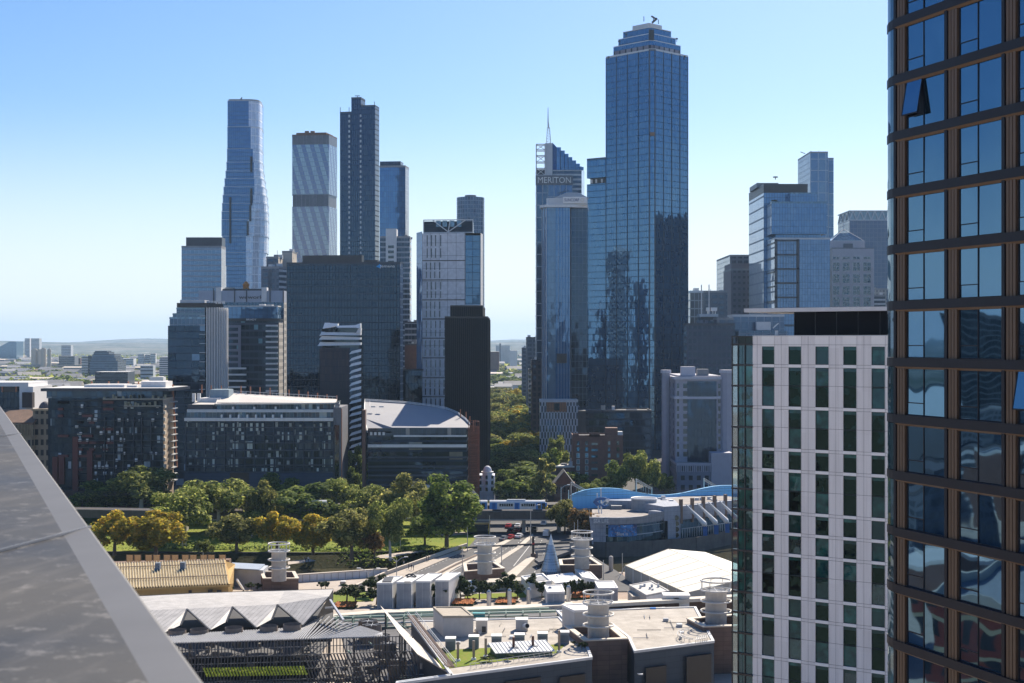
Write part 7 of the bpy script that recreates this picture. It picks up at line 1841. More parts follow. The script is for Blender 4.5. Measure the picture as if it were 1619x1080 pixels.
def rightledge():
 root=T('service_wall','pale roof ledge with brown recess, pipes and a blue box under it, below the marquee','wall',G(1020,972,4))
 z=9.6
 a,b=G(905,955,z),G(1170,940,z);n=V(.3,2.4)
 MB().prism([a.xy+V(0,-2),b.xy+V(0,-2),b.xy+V(0,.6),a.xy+V(0,.6)],8.9,z,bot=True).build('ledge',cmat('ledge_cream',(.6,.55,.47)),root)
 MB().prism([a.xy+V(0,-1),b.xy+V(0,-1),b.xy+V(0,.5),a.xy+V(0,.5)],0,8.9).build('brown_recess',cmat('recess_brown',(.1,.065,.05),.2,.6),root)
 for k,(z_,r_)in enumerate(((8.1,.16),(7.6,.12),(8.5,.1))):p0,p1=G(960,955,z),G(1050,950,z);MB().tube([(p0 .x,p0 .y-1.6,z_),(p1 .x,p1 .y-1.6,z_)],r_,7).build('pipe',lgrey,root)
 p=G(1031,951,z);MB().box(p.x-.6,p.x+.6,p.y-2.2,p.y-1.4,7.4,8.6).build('blue_box',cmat('box_blue',(.02,.2,.6)),root)
 x0,x1=G(1047,944,z),G(1088,942,z)
 MB().box(x0 .x,x1 .x,x0 .y-2.4,x0 .y+1.2,9.9,10.4).build('gate_lintel',bw_,root)
 MB().box(x0 .x+.6,x0 .x+2.2,x0 .y-2.2,x0 .y+1,6,9.9).build('gate_pier',bw_,root);MB().box(x1 .x-2.4,x1 .x-.2,x0 .y-2.2,x0 .y+1,6,9.9).build('gate_pier',bw_,root)
rightledge()
# --- the roof with plant, and its dark parapet wall
wallD=GL('dark_panels',(.055,.058,.068),(.068,.072,.082),(.02,.02,.024),3.4,1.1,.035,ior=1.5,rough=.45,tilt=.002,warp=0,skew=1)
wallD2=wallD
def roofpoly(name,label,pts,z,roofm,wallm,cap=lgrey,parh=.0):
 P=ccw([G(x,y,z)for x,y in pts]);root=T(name,label,'building',cen(P))
 mb=MB();n=len(P)
 for i in range(n):
  a,b=P[i],P[(i+1)%n];L=(b-a).length;mb.face([(a.x,a.y,0),(b.x,b.y,0),(b.x,b.y,z),(a.x,a.y,z)],[(0,0),(L,0),(L,z),(0,z)])
 mb.build('wall',wallm,root);MB().face([(p.x,p.y,z-.05)for p in P]).build('roof',roofm,root)
 parapet(root,P,z,parh or.15,cap,.45,.1,'coping')
 return root,P
rp=NT('casino_roof');tc=rp.n('ShaderNodeTexCoord');n1=rp.n('ShaderNodeTexNoise',Vector=tc.outputs[3],Scale=.35,Detail=7.0,Roughness=.65);br_=rp.n('ShaderNodeTexBrick',{'offset':0},Vector=tc.outputs[3],Scale=1.0,Mortar_Size=.012);br_.inputs['Brick Width'].default_value=4.0;br_.inputs['Row Height'].default_value=6.0
c=rp.mix(rp.ramp(n1 .outputs[0],.3,.7),(.3,.27,.23),(.46,.42,.37));c=rp.mix(br_.outputs[1],c,(.26,.23,.2));n2=rp.n('ShaderNodeTexNoise',Vector=tc.outputs[3],Scale=.12,Detail=8.0,Roughness=.7);c=rp.mix(rp.math('MULTIPLY',rp.ramp(n2 .outputs[0],.52,.66),.5),c,(.2,.17,.14))
caroof=rp.done(rp.bsdf(Base_Color=c,Roughness=.85))
r1,P1_=roofpoly('casino_building','flat roofed building with plant boxes, roof garden and dark panelled front wall, bottom centre',[(714,1069),(936,1040),(925,1010),(893,985),(885,976),(700,982),(650,982)],ZR,caroof,wallD)
r2,P2_=roofpoly('casino_building','flat roofed building with dark panelled wall and two black boxes, between the stone towers',[(1003,1030),(1129,1014),(1100,960),(880,966),(898,985),(965,986),(993,1008)],8.4,caroof,wallD)
for px0,px1,py in((1021,1053,1056),(1085,1124,1047)):
 z_=ZZ(py,262);x0,x1=XX(px0,261),XX(px1,261);y_=266-(px0-1003)*-.06
 a,b=G(px0,1030-(px0-1003)*.125,8.4),G(px1,1030-(px1-1003)*.125,8.4)
 MB().prism([a.xy+V(0,-.7),b.xy+V(0,-.7),b.xy+V(0,.2),a.xy+V(0,.2)],1,z_+.3,bot=True).build('black_wall_box',black,r2)
P_=[G(x,y,ZR).xy for x,y in((626,1081),(714,1069))];P_+=[P_[1]+V(0,1.2),P_[0]+V(0,1.2)]
walls(r1,P_,0,ZR,[wallD],'wall',lgrey,.15)
for px0,px1,py in((885,925,1070),(800,855,1077)):
 a,b=G(px0,1080-(px0-632)*.1316,ZR),G(px1,1080-(px1-632)*.1316,ZR);MB().prism([a.xy+V(0,-.6),b.xy+V(0,-.6),b.xy+V(0,.2),a.xy+V(0,.2)],0,ZZ(py,a.y),bot=True).build('black_wall_box',black,r1)
for i,(px,py)in enumerate(((1008,1065),(1170,1080),(920,1070))):
 if i==1:continue
 a=W(px,py,258);t_=T('wall_light',['small white wall lamp on the dark wall between the stone towers','','small white wall lamp on the dark front wall left of the stone tower'][i],'wall lamp',a)
 MB().bar(a,a+V(.5,-.6,.1),.16).build('arm',white,t_);MB().box(a.x+.1,a.x+.9,a.y-.9,a.y-.5,a.z-.05,a.z+.15).build('lamp_head',white,t_)
t_=T('roof_railing','curved grey ladder rails at the corner of the flat roof between the stone towers','railing',G(1095,1010,8.4))
mb=MB();cx_=G(1098,1010,8.4)
for rr in(3.2,2.6):
 pr=None
 for k in range(12):a=R(100+k*14);p=V(cx_.x+rr*math.cos(a),cx_.y+rr*math.sin(a)*1.6,9.3);
 for k in range(12):
  a=R(100+k*14);p=V(cx_.x+rr*math.cos(a),cx_.y+rr*math.sin(a)*1.6,9.3)
  if pr is not None:mb.bar(pr,p,.1)
  if k%2==0:mb.bar(p,p-V(0,0,.9),.08)
  pr=p
mb.build('curved_rail',steel,t_)
mb=MB();a,b=G(1100,1012,9.2),G(1118,1008,9.2)
for k in range(6):p=a.lerp(b,k/5);mb.bar(p,p-V(0,0,.9),.08);mb.bar(p,p+V(.6,2.8,0),.08)
mb.bar(a,b,.1);mb.bar(a+V(.6,2.8,0),b+V(.6,2.8,0),.1);mb.build('straight_rail',steel,t_)
bwm=cmat('plant_cream',(.52,.49,.46),.06,.5,.7,stain=.2)
def roofbox(name,label,cat,A_,B_,C_,z1,mat,roofm,z0=ZR,**k):
 return whitebox2(name,label,cat,A_,B_,C_,z0,z1,mat,mat,roofm,**k)
roofbox('plant_room','large off white windowless plant room with a stained roof on the casino roof','plant room',(701,975),(748.5,974.5),(731,960),11.9,bwm,cmat('stained_roof',(.4,.35,.28),.12,.5,.85,stain=.6))
roofbox('plant_room','pale plant room left of the large near chimney','plant room',(908,966),(945,964),(925,955),12.3,bwm,bw_)
unit=cmat('unit_grey',(.3,.31,.33),.06,1,.5)
def hvac(label,px,pyb,w_,h_,fan=False,louv=False,dz=0):
 g=G(px,pyb,ZR);s=w_/2*g.y/F;root=T('roof_plant_unit',label,'roof unit',g,'plant units on the casino roof');h=h_*g.y/F
 MB().prism([(g.x-s,g.y),(g.x+s,g.y),(g.x+s,g.y+s*2.2),(g.x-s,g.y+s*2.2)],ZR,ZR+h).build('casing',bwm if fan or louv else unit,root)
 MB().prism([(g.x-s-.06,g.y-.06),(g.x+s+.06,g.y-.06),(g.x+s+.06,g.y+s*2.2+.06),(g.x-s-.06,g.y+s*2.2+.06)],ZR+h,ZR+h+.16,bot=True).build('lid',bw_,root)
 if louv:MB().box(g.x+.05,g.x+s*.75,g.y-.08,g.y-.01,ZR+.15,ZR+h*.55).build('louvre',black,root)
 elif not fan:MB().box(g.x-s*.85,g.x+s*.85,g.y-.06,g.y-.01,ZR+.3,ZR+h-.4).build('louvre',cmat('louvre_grey',(.2,.21,.23)),root)
 if fan:
  LM=Matrix.Translation((g.x+.5,g.y-.4,ZR+h*.5))@Matrix.Rotation(R(75),4,'X')@Matrix.Rotation(R(25),4,'Y');MB(LM).cyl(0,0,0,1.3,.5,n=14).build('exhaust_duct',lgrey,root);MB(LM).cyl(0,0,1.3,1.32,.42,n=14).build('duct_mouth',black,root)
hvac('cream roof unit with a dark opening right of the large plant room',761.5,1001,18,19,louv=True)
hvac('cream roof unit with a round exhaust duct in the middle of the roof',825,998,19,17,fan=True)
for i,(px,py,w_,h_)in enumerate(((712,1028,16,17),(749,1026,16,18),(785,1020,16,13),(821.5,1018,16,13),(858,1016,16,13),(892,1018,16,17))):
 hvac('grey roof unit with white lid, '+['leftmost of the row, above the lawn','second in the row behind the steel posts','third in the row, left of the sheet roofed skylight','fourth in the row, behind the sheet roofed skylight','fifth in the row, by the skylight end','rightmost in the row, beside the stone tower'][i],px,py,w_,h_)
rs=random.Random(33)
for i in range(16):
 px,py=rs.uniform(700,885),rs.uniform(990,1022);p=G(px,py,ZR);L=rs.uniform(1,5)
 if i%3==0:MB().box(p.x,p.x+rs.uniform(.5,1.2),p.y,p.y+rs.uniform(.6,1.6),ZR,ZR+rs.uniform(.15,.5)).build('roof_hatch',lgrey,r1)
 else:MB().tube([p+V(0,0,.15),p+V(L if i%2 else.4,0 if i%2 else L*1.5,.15)],.07,5).build('conduit',rs.choice((steel,conc,dgrey)),r1)
for i in range(12):
 px,py=rs.uniform(1000,1085),rs.uniform(975,1012);p=G(px,py,8.4);L=rs.uniform(1,6)
 if i%3==0:MB().box(p.x,p.x+rs.uniform(.4,1.1),p.y,p.y+rs.uniform(.6,1.6),8.4,8.4+rs.uniform(.15,.6)).build('roof_hatch',lgrey,r2)
 else:MB().tube([p+V(0,0,.15),p+V(L if i%2 else.2,0 if i%2 else L*1.5,.15)],.06,5).build('conduit',rs.choice((steel,dgrey)),r2)
def skylight():
 root=T('sheet_roofed_skylight','low lean-to with a pale standing seam roof and two brown flues','skylight',G(825,1035,ZR))
 z0,z1=ZR+.9,ZR+1.7;a,b,c_,d=G(783,1033,z0),G(877,1029,z0),G(862,1011.5,z1),G(771.5,1016.5,z1)
 mb=MB();n=16;dn=V(0,0,-.12)
 mb.face([a,b,c_,d]);mb.face([a+dn,b+dn,b,a]);mb.face([d,c_,c_+dn,d+dn]);mb.face([b+dn,c_+dn,c_,b]);mb.face([d+dn,a+dn,a,d]);mb.build('sheet_roof',cmat('blue_white_sheet',(.55,.57,.58),.05,.5,.45),root)
 mb=MB()
 for i in range(n+1):mb.bar(a.lerp(b,i/n)+V(0,0,.05),d.lerp(c_,i/n)+V(0,0,.05),.06,.1)
 mb.build('standing_seams',lgrey,root)
 MB().prism([a.xy+V(.4,.3),b.xy+V(-.4,.3),c_.xy+V(-.3,-.2),d.xy+V(.4,-.2)],ZR-.05,ZR+.8).build('wall',cmat('skylight_green',(.1,.14,.1)),root)
 for px,py in((812,1024),(842.5,1022)):
  p=G(px,py,ZR+1.2);MB().cyl(p.x,p.y,ZR+1,ZR+3.1,.24,n=10).build('flue',cmat('flue_brown',(.14,.06,.04)),root);MB().box(p.x-.9,p.x+.9,p.y-.5,p.y+.5,ZR+1.05,ZR+1.35).build('flue_base',grey,root)
skylight()
plate('roof_lawn',ccw([G(700,1058,ZR),G(880,1033,ZR),G(893,1020,ZR),G(880,1019,ZR),G(700,1028,ZR),G(690,1040,ZR)]),ZR+.02,grass)
for i,(px,py)in enumerate(((724,1045),(749,1043),(768,1039),(884,1031))):
 g=G(px,py,ZR);h=3.4 if i<3 else 4.0;root=T('steel_post','slim steel post on a white foot, '+['left one on the roof lawn','middle one on the roof lawn','right one on the roof lawn','standing alone near the stone tower'][i],'post',g,'steel posts on the roof lawn')
 MB().cyl(g.x,g.y,ZR,ZR+h,.24,n=12).build('shaft',cmat('post_bronze',(.3,.25,.21),.1,1,.4,metal=.5),root);MB().cyl(g.x,g.y,ZR,ZR+.35,.5,.4,n=12).build('foot',white,root)
t_=T('roof_railing','thin steel safety railing along the edge of the roof lawn','railing',G(800,1045,ZR))
mb=MB();a,b=G(745,1058,ZR),G(886,1037,ZR);n=17
for i in range(n+1):p=a.lerp(b,i/n);mb.bar(p,p+V(-.25,-.1,1.0),.06);mb.bar(p+V(0,1.1,.1),p+V(-.25,-.1,1.0),.05)
for k in(.55,1.0):mb.bar(a+V(-.25*k,-.1*k,k),b+V(-.25*k,-.1*k,k),.06)
mb.build('rails',steel,t_)
# --- long tilted white panel and stair
def tilted():
 root=T('tilted_canopy','long tilted white canopy panel slanting down towards the dark front wall','canopy',G(655,1010,5))
 pts=[W(601,958,290),W(634,990,276),W(706,1061,248),W(660,1034,250),W(631,1000,262),W(608,967,282)]
 pts[0]=W(601,957,288);mb=MB();dn=V(.15,.2,-.35)
 mb.face(pts[::-1]);mb.face([p+dn for p in pts]);n=len(pts)
 for i in range(n):mb.face([pts[i],pts[(i+1)%n],pts[(i+1)%n]+dn,pts[i]+dn])
 mb.build('panel',cmat('canopy_cream',(.6,.55,.48),.05,.3,.7),root)
 for i in(3,4,5,1):p=pts[i]+dn;MB().bar(p,V(p.x,p.y,0),.25).build('post',dgrey,root)
 st=T('roof_stair','long narrow stair with handrails between the tilted canopy and the plant room','stair',G(690,1020,7));mb=MB()
 a,b=W(650,973,285),W(714,1055,240)
 n=46
 for i in range(n):p=a.lerp(b,i/n);mb.box(p.x-.7,p.x+.7,p.y-.4,p.y+.4,p.z-.15,p.z)
 mb.build('treads',cmat('stair_brown',(.12,.07,.05),.2,1),st)
 mb=MB()
 for s_ in(-.8,.8):
  mb.bar(a+V(s_,0,.95),b+V(s_,0,.95),.07);mb.bar(a+V(s_,0,.5),b+V(s_,0,.5),.05)
  for i in range(16):p=a.lerp(b,i/15)+V(s_,0,0);mb.bar(p,p+V(0,0,.95),.06)
 mb.build('handrail',lgrey,st)
tilted()
# --- pleated white perforated roof and black blade screen
def pleated():
 root=T('pleated_roof_hall','hall with a pleated perforated white roof opening in triangular peaks','hall',G(400,970,0))
 m=NT('perforated_white');tc=m.n('ShaderNodeTexCoord');mp=m.n('ShaderNodeMapping',Vector=tc.outputs[3],Rotation=(0,0,R(18)),Scale=(1,1,1));sp=m.n('ShaderNodeSeparateXYZ',_0=mp)
 st=m.math('LESS_THAN',m.math('FRACT',m.math('DIVIDE',sp.outputs[0],1.05)),.16)
 gp=m.math('GREATER_THAN',m.math('FRACT',m.math('DIVIDE',sp.outputs[1],.6)),.35)
 n1=m.n('ShaderNodeTexNoise',Vector=tc.outputs[3],Scale=.5,Detail=5.0)
 c=m.mix(m.ramp(n1 .outputs[0],.3,.7),(.36,.345,.325),(.5,.48,.455));c=m.mix(m.math('MULTIPLY',m.math('MULTIPLY',st,gp),.7),c,(.12,.12,.12))
 pm=m.done(m.bsdf(Base_Color=c,Roughness=.6))
 zb,zp,zv=9.0,9.6,6.6
 back=[G(x,y,zb)for x,y in((215,943),(300,938.5),(375,936),(450,934),(527,931.5))]
 peaks=[(222,965),(296,962.5),(368,959),(439,955.5),(520,943)]
 tips=[(258,1001),(333,996),(405.5,992),(479,988.5)]
 pk=[W(x,y,291-i*.6)for i,(x,y)in enumerate(peaks)];tp_=[W(x,y,279)for x,y in tips]
 feet=[(286,988),(358,983),(430,979)]
 ft=[W(x,y,284)for x,y in feet]
 mb=MB()
 for i in range(4):
  mb.face([back[i],pk[i],tp_[i],pk[i+1],back[i+1]][::-1]if False else[back[i],pk[i],pk[i+1],back[i+1]])
  mb.face([pk[i],tp_[i],pk[i+1]])
  if i<3:mb.face([pk[i+1],tp_[i],ft[i]])
 mb.build('pleated_sheets',pm,root)
 mb=MB();e=V(0,-.05,-.1)
 for i in range(3):mb.bar(pk[i+1]+e,tp_[i+1]+e,.28);mb.bar(pk[i+1]+e,ft[i]+e,.35)
 mb.bar(pk[4]+e,tp_[3]+e,.2)
 for p,q in zip(back,back[1:]):mb.bar(p,q,.2)
 mb.build('edge_beam',dgrey,root)
 mb=MB();r0,r1=back[4],pk[4];lo=W(517,990,284);lo2=W(527,968,292)
 mb.face([r0,r1,W(500,977,284),lo2]);mb.build('dark_gable',black,root)
 mb=MB();mb.bar(W(522,949,286),W(543,981,276),.4);mb.bar(W(514,961,286),W(530,960,286),.3);mb.build('strut',steel,root)
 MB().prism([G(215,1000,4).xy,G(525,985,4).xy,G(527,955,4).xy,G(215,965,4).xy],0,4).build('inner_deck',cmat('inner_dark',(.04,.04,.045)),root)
 bs=T('blade_screen','dark screen of close metal blades sloping then dropping to the ground, under the pleated roof','screen',G(450,1040,0))
 bl=cmat('blade_sunlit',(.5,.5,.5),.12,1,.4);bl2=cmat('blade_shaded',(.055,.06,.07),.12,1,.4)  # one metal in two greys: sun highlights above, shade below
 y_top=lambda x:1016-max(0,x-300)*.002-(x-270)*.03
 upper=[(250,1003),(333,1000),(405,996),(479,992),(512,972),(595,998),(612,1003)]
 def yu(x):
  for(x0,y0),(x1,y1)in zip(upper,upper[1:]):
   if x0<=x<=x1:return y0+(y1-y0)*(x-x0)/(x1-x0)
  return y0
 def yl(x):return 1017-(x-270)*.031
 group=[];x=252;mbr=MB()
 while x<604:
  ytop,ybot=yu(x),yl(x)
  Yb=268;Yt=268+(ybot-ytop)*.62+4
  a=W(x,ybot,Yb);sh=(ybot-ytop)*1.55;xt=min(x+sh,604);b=W(xt,yu(xt),268+(ybot-yu(xt))*.6)
  if b.y>a.y+.3:mbr.bar(a,b,.17,.24)
  x+=3.9
 mbr.build('roof_blades',bl,bs)
 for z_top,z_bot,n_,nm,xa,xb,lean in((None,None,0,'',0,0,0),):
  pass
 tiers=[(0,24,.0),(24,46,-1.5),(46,80,-4)]
 for ti,(d0,d1,ln)in enumerate(tiers):
  mb=MB();x=262
  while x<655:
   y0=yl(x)+d0;y1=yl(x)+d1-1
   if x>500:y0+=0
   l2=ln if x<480 else(6+ti*2.5 if ti else 0)
   mb.bar(W(x,y0,267.5),W(x+l2,y1,267.2),.15,.24);x+=5.2
  mb.build('upright_blades',bl2,bs)
  mb=MB();
  for f in(d0+.5,(d0+d1)/2):mb.bar(W(258,yl(258)+f,268.3),W(652,yl(652)+f,268.3),.12)
  mb.build('rail',grey,bs)
 mb=MB()
 for x in(300,345,390,435,478,520,560,600,640):mb.bar(W(x,yl(x),269),W(x,1082,269),.35)
 mb.build('post',dgrey,bs)
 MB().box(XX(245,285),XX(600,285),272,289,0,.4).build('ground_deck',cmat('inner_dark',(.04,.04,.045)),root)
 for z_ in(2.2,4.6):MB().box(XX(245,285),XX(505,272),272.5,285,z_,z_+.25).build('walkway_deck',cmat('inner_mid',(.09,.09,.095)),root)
 random.seed(14)
 for i in range(60):px=random.uniform(300,600);Y=random.uniform(270,284);x_=XX(px,Y);z_=random.choice((.4,2.45,4.85)if px<500 else(.4,.4,2));MB().box(x_,x_+random.uniform(.3,1.6),Y,Y+random.uniform(.3,1.2),z_,z_+random.uniform(.3,1.3)).build('inner_fitting',cmat('fitting_mix',(.2,.18,.15),.35,1.5),root)
 yf=T('green_blade_row','row of yellow green slanting blades low in the dark screen','screen',W(395,1058,267));mb=MB();x=322
 while x<480:mb.bar(W(x,1056-(x-320)*.02,266.7),W(x+6,1070-(x-320)*.02,266.4),.22,.3);x+=4.9
 mb.build('green_blades',cmat('lime_paint',(.4,.48,.04),.1,1,.5),yf)
 for i,(px,py)in enumerate(((280,998),(315,997),(370,994),(425,991.5),(462,989))):
  p=W(px,py,277);t_=T('round_cooling_vent','large round dark vent ring under the pleated roof, '+['leftmost by the parapet','second from the left','the middle one','second from the right','rightmost'][i],'vent',p,'round vents under the pleated roof')
  MB().cyl(p.x,p.y,p.z-1.2,p.z+.3,1.75,n=28,cap=False).build('ring_wall',cmat('vent_bronze',(.25,.2,.16),.1,1),t_);MB().cyl(p.x,p.y,p.z-1.2,p.z-.6,1.65,n=24).build('fan_deck',black,t_)
 for i,(px,py,r_)in enumerate(((582,981,2.1),(588,987,2.1),(604,1004,1.7),(614,1016,1.7),(628,1042,1.7))):
  p=G(px,py,4.5);t_=T('cooling_fan',['rear of the two overlapping round cooling fans behind the blade screen','front of the two overlapping round cooling fans behind the blade screen','third cooling fan down the yard left of the tilted canopy','fourth cooling fan down the yard left of the tilted canopy','nearest cooling fan below the tilted canopy'][i],'cooling fan',p,'cooling fans in the plant yard')
  MB().cyl(p.x,p.y,0,4.5,r_,n=24,cap=False).build('casing',cmat('vent_bronze',(.25,.2,.16)),t_);MB().cyl(p.x,p.y,0,3.6,r_*.95,n=20).build('fan_deck',black,t_);mb=MB()
  for k in range(4):a=math.pi*k/4;mb.bar((p.x-r_*math.cos(a),p.y-r_*math.sin(a),4.4),(p.x+r_*math.cos(a),p.y+r_*math.sin(a),4.4),.08)
  mb.build('guard',lgrey,t_)
 yd=T('plant_yard','clutter of grey pipes and rails in the sunken yard left of the tilted canopy','plant yard',G(610,1020,0));random.seed(19)
 plate_=MB().prism([G(535,985,.1).xy,G(640,985,.1).xy,G(700,1075,.1).xy,G(560,1080,.1).xy],0,.3).build('yard_floor',roofd,yd)
 for i in range(26):
  x=random.uniform(545,690);y=random.uniform(990,1075);p=G(x,y,random.uniform(1,4));L=random.uniform(2,7);d_=random.choice((V(1,0,0),V(-.35,.94,0),V(0,0,1)))
  MB().tube([p,p+d_*L*(.3 if d_.z else 1)],random.choice((.08,.14,.22)),6).build('pipe',random.choice((lgrey,cmat('pale_green_pipe',(.3,.42,.34)),conc2)),yd)
pleated()
# --- marquee
def marquee():
 root=T('marquee','large white marquee tent on the riverside plaza','marquee',G(1070,930,0))
 ze,zr_=4.0,6.6;a,b=G(988.5,894,ze),G(1085,937,ze);r0,r1=G(1057,868,zr_),G(1180,915,zr_)
 n=(r0-a);cloth=cmat('tent_cloth',(.6,.58,.5),.03,.3,.6)
 mb=MB();mb.face([a,b,r1,r0]);
 c_,d=r0+(r0-a)*.9,r1+(r1-b)*.9;c_.z=ze;d.z=ze
 mb.face([r0,r1,d,c_]);mb.build('roof_cloth',cloth,root)
 mb=MB();mb.face([a,r0,c_]);mb.build('gable_cloth',cloth,root)
 mb=MB()
 for i in range(1,7):p,q=a.lerp(b,i/7),r0 .lerp(r1,i/7);mb.bar(p+V(0,0,.03),q+V(0,0,.03),.1,.06)
 mb.bar(r0,r1,.12);mb.bar(a,b,.16);mb.bar(a,r0,.14);mb.build('roof_seams',cmat('tent_seam',(.55,.5,.4)),root)
 mb=MB();mb.face([(a.x,a.y,0),(b.x,b.y,0),b,a]);mb.face([(b.x,b.y,0),(d.x,d.y,0),d,r1,b]);mb.build('side_walls',cmat('tent_side',(.4,.38,.33),.1),root)
 mb=MB()
 for i in range(8):p=a.lerp(b,i/7);mb.bar((p.x,p.y-.1,0),(p.x,p.y-.1,ze),.18)
 p=a;mb.bar((p.x-2.2,p.y-1,0),(p.x,p.y,ze-.1),.1);mb.bar((b.x-1,b.y-2,0),(b.x,b.y,ze-.1),.1);mb.build('post',white,root)
 r_,P=whitebox2('plaza_shed','grey white shed with roof clutter in front of the marquee','shed',(1022,941.5),(1058,934.5),(1030,919),0,4.2,bw_,conc,cmat('shed_roof',(.5,.49,.47),.15,.8,.8,stain=.3))
 mb=MB();random.seed(5);ce=cen(P,4.2)
 for i in range(8):x,y=ce.x+random.uniform(-2.5,2.5),ce.y+random.uniform(-3,3);mb.box(x,x+.5,y,y+.6,4.2,4.2+random.uniform(.3,.8))
 mb.build('roof_clutter',lgrey,r_)
 whitebox2('plaza_shed','low white shed with a dark side, against the right end of the marquee','shed',(1000,944),(1020,943),(1012,934),0,2.8,conc2,conc,conc2)
 wd=T('awning','small rounded blue grey awning tucked beside the marquee end','awning',G(1100,930,0));mb=MB();p=G(1098,940,0)
 pr=[]
 for k in range(7):a_=R(30*k);pr.append((math.cos(a_)*2.4,math.sin(a_)*2.4))
 mb.loft([[(p.x+x,p.y,2+z)for x,z in pr],[(p.x+x+1,p.y+7,2+z)for x,z in pr]]);mb.build('canvas',cmat('awning_grey',(.3,.34,.38)),wd)
 MB().box(p.x-2.3,p.x+2.3,p.y+.2,p.y+6.8,0,2.05).build('base',offw,wd)
marquee()
plate('plaza_paving',ccw([G(935,912),G(985,905),G(1030,935),G(990,947),G(945,945)]),.03,cmat('plaza_brown',(.3,.22,.17),.12,.4,.85))
# ================================================================ trees
barkm=cmat('bark',(.16,.12,.09),.2,2,.9);barkw=cmat('pale_bark',(.5,.47,.42),.15,2,.8)
L_gum=leafmat('leaves_gum',(.05,.08,.02),(.36,.42,.1),(.6,.6,.18),.6)
L_dark=leafmat('leaves_dark',(.03,.06,.018),(.26,.36,.07),(.44,.5,.12),.6)
L_aut=leafmat('leaves_autumn',(.2,.2,.03),(.72,.6,.08),(.85,.55,.07),.62)
L_olive=leafmat('leaves_olive',(.06,.08,.025),(.44,.43,.12),(.62,.56,.18),.6)
L_rust=leafmat('leaves_rust',(.1,.08,.025),(.3,.18,.06),(.42,.22,.07))
L_pod=leafmat('leaves_podium',(.02,.04,.012),(.06,.09,.025),(.12,.15,.04))
def crown_mesh(seed,R_,Hc,zc,nl,leaves,ls,flat=1.0,ragged=.25):
 random.seed(seed);mb=MB();lobes=[]
 for i in range(nl):
  th=random.random()*2*math.pi;ph=math.acos(random.uniform(-.85,1));k=random.uniform(.45,1.0)
  rr=R_*k*(1+random.uniform(-ragged,ragged))
  lobes.append((V(rr*math.sin(ph)*math.cos(th),rr*math.sin(ph)*math.sin(th),zc+Hc*k*math.cos(ph)),R_*random.uniform(.26,.42)))
 for c,r in lobes:
  for _ in range(leaves//nl):
   d=Vector((random.gauss(0,1),random.gauss(0,1),random.gauss(0,1)*.8+.25)).normalized();p=c+Vector((d.x*r,d.y*r,d.z*r*.92))*random.uniform(.6,1.08)
   n=(d*.8+Vector((random.gauss(0,.5),random.gauss(0,.5),random.gauss(0,.5)+.55))).normalized()
   t=n.cross(Vector((random.gauss(0,1),random.gauss(0,1),random.gauss(0,1)))).normalized();b_=n.cross(t);s=ls*random.uniform(.6,1.25)
   mb.face([p-t*s-b_*s*.25,p+t*s*.1-b_*s*.7,p+t*s,p+b_*s*.7])
 return mb,lobes
def tree_proto(name,label,seed,leaf,bark,kind='round',lod=1.0):
 random.seed(seed)
 root=T(name,label,'tree',(0,0,0))
 Hh,zc,Hc,R_,nl={'round':(10,5.7,4.0,4.4,34),'gum':(13,8.2,4.5,5.0,26),'tall':(14,7.9,5.7,4.2,30),'small':(4.2,2.8,1.35,1.55,13),'slim':(11,6.4,4.4,2.4,16)}[kind]
 ls={'small':.2,'slim':.36}.get(kind,.34)/math.sqrt(lod if lod<1 else 1)
 mb,lobes=crown_mesh(seed,R_,Hc,zc,nl,int({'small':1100,'slim':2600}.get(kind,6000)*lod),ls,ragged=.4 if kind=='gum' else.28)
 tb=MB();z0=zc-Hc*.55;random.seed(seed+1);tr=R_*.07
 bend=V(random.uniform(-.3,.3),random.uniform(-.3,.3),z0)
 tb.tube([(0,0,-.3),(bend.x*.4,bend.y*.4,z0*.5),bend,(bend.x*1.4,bend.y*1.2,zc+Hc*.3)],[tr*1.25,tr,tr*.8,tr*.3],7)
 for c,r in random.sample(lobes,min(8,len(lobes))):
  s=bend*random.uniform(.8,1.0);mid=s.lerp(c,.5)+V(0,0,-.3);tb.tube([s,mid,c],[tr*.5,tr*.32,tr*.12],5)
 tb.build('trunk',bark,root);mb.build('crown',leaf,root)
 return root,Hh,R_
used=set()
def plant(proto,px,pb,ptop,wpx,label,group=None,z=0.0,rz=None,Y=None):
 root,Hh,R_=proto
 g=G(px,pb,z)if Y is None else V(XX(px,Y),Y,z)
 h=(pb-ptop)*g.y/F if Y is None else ZZ(ptop,Y)-z
 sw=wpx*g.y/F/2/(R_*1.02);sh=h/Hh
 rz=random.random()*6.28 if rz is None else rz
 if id(root)not in used:
  used.add(id(root));r=root;r.location=g;r.rotation_euler.z=rz;r.scale=(sw,sw,sh)
 else:r=dup(root,g,rz,(sw,sw,sh))
 r['label']=label
 if group:r['group']=group
 elif 'group' in r:del r['group']
 return r
gum=[tree_proto('gum_tree','x',100+i,L_gum,barkw,'gum')for i in range(3)]
dark=[tree_proto('evergreen_tree','x',120+i,L_dark,barkm,'tall')for i in range(2)]
aut=[tree_proto('autumn_tree','x',140+i,L_aut,barkm,'round')for i in range(2)]
olive=[tree_proto('park_tree','x',160+i,L_olive,barkm,'round')for i in range(2)]
rustt=tree_proto('rusty_tree','x',180,L_rust,barkm,'round')
slim=tree_proto('street_tree','x',190,L_olive,barkm,'slim')
pod=[tree_proto('podium_tree','x',200+i,L_pod,barkm,'small')for i in range(3)]
ORD=['nearest','second','third','fourth','fifth','sixth','seventh','eighth','ninth','tenth']+[str(k)+'th' for k in range(11,60)]
random.seed(50)
gp='park trees on the lawn'
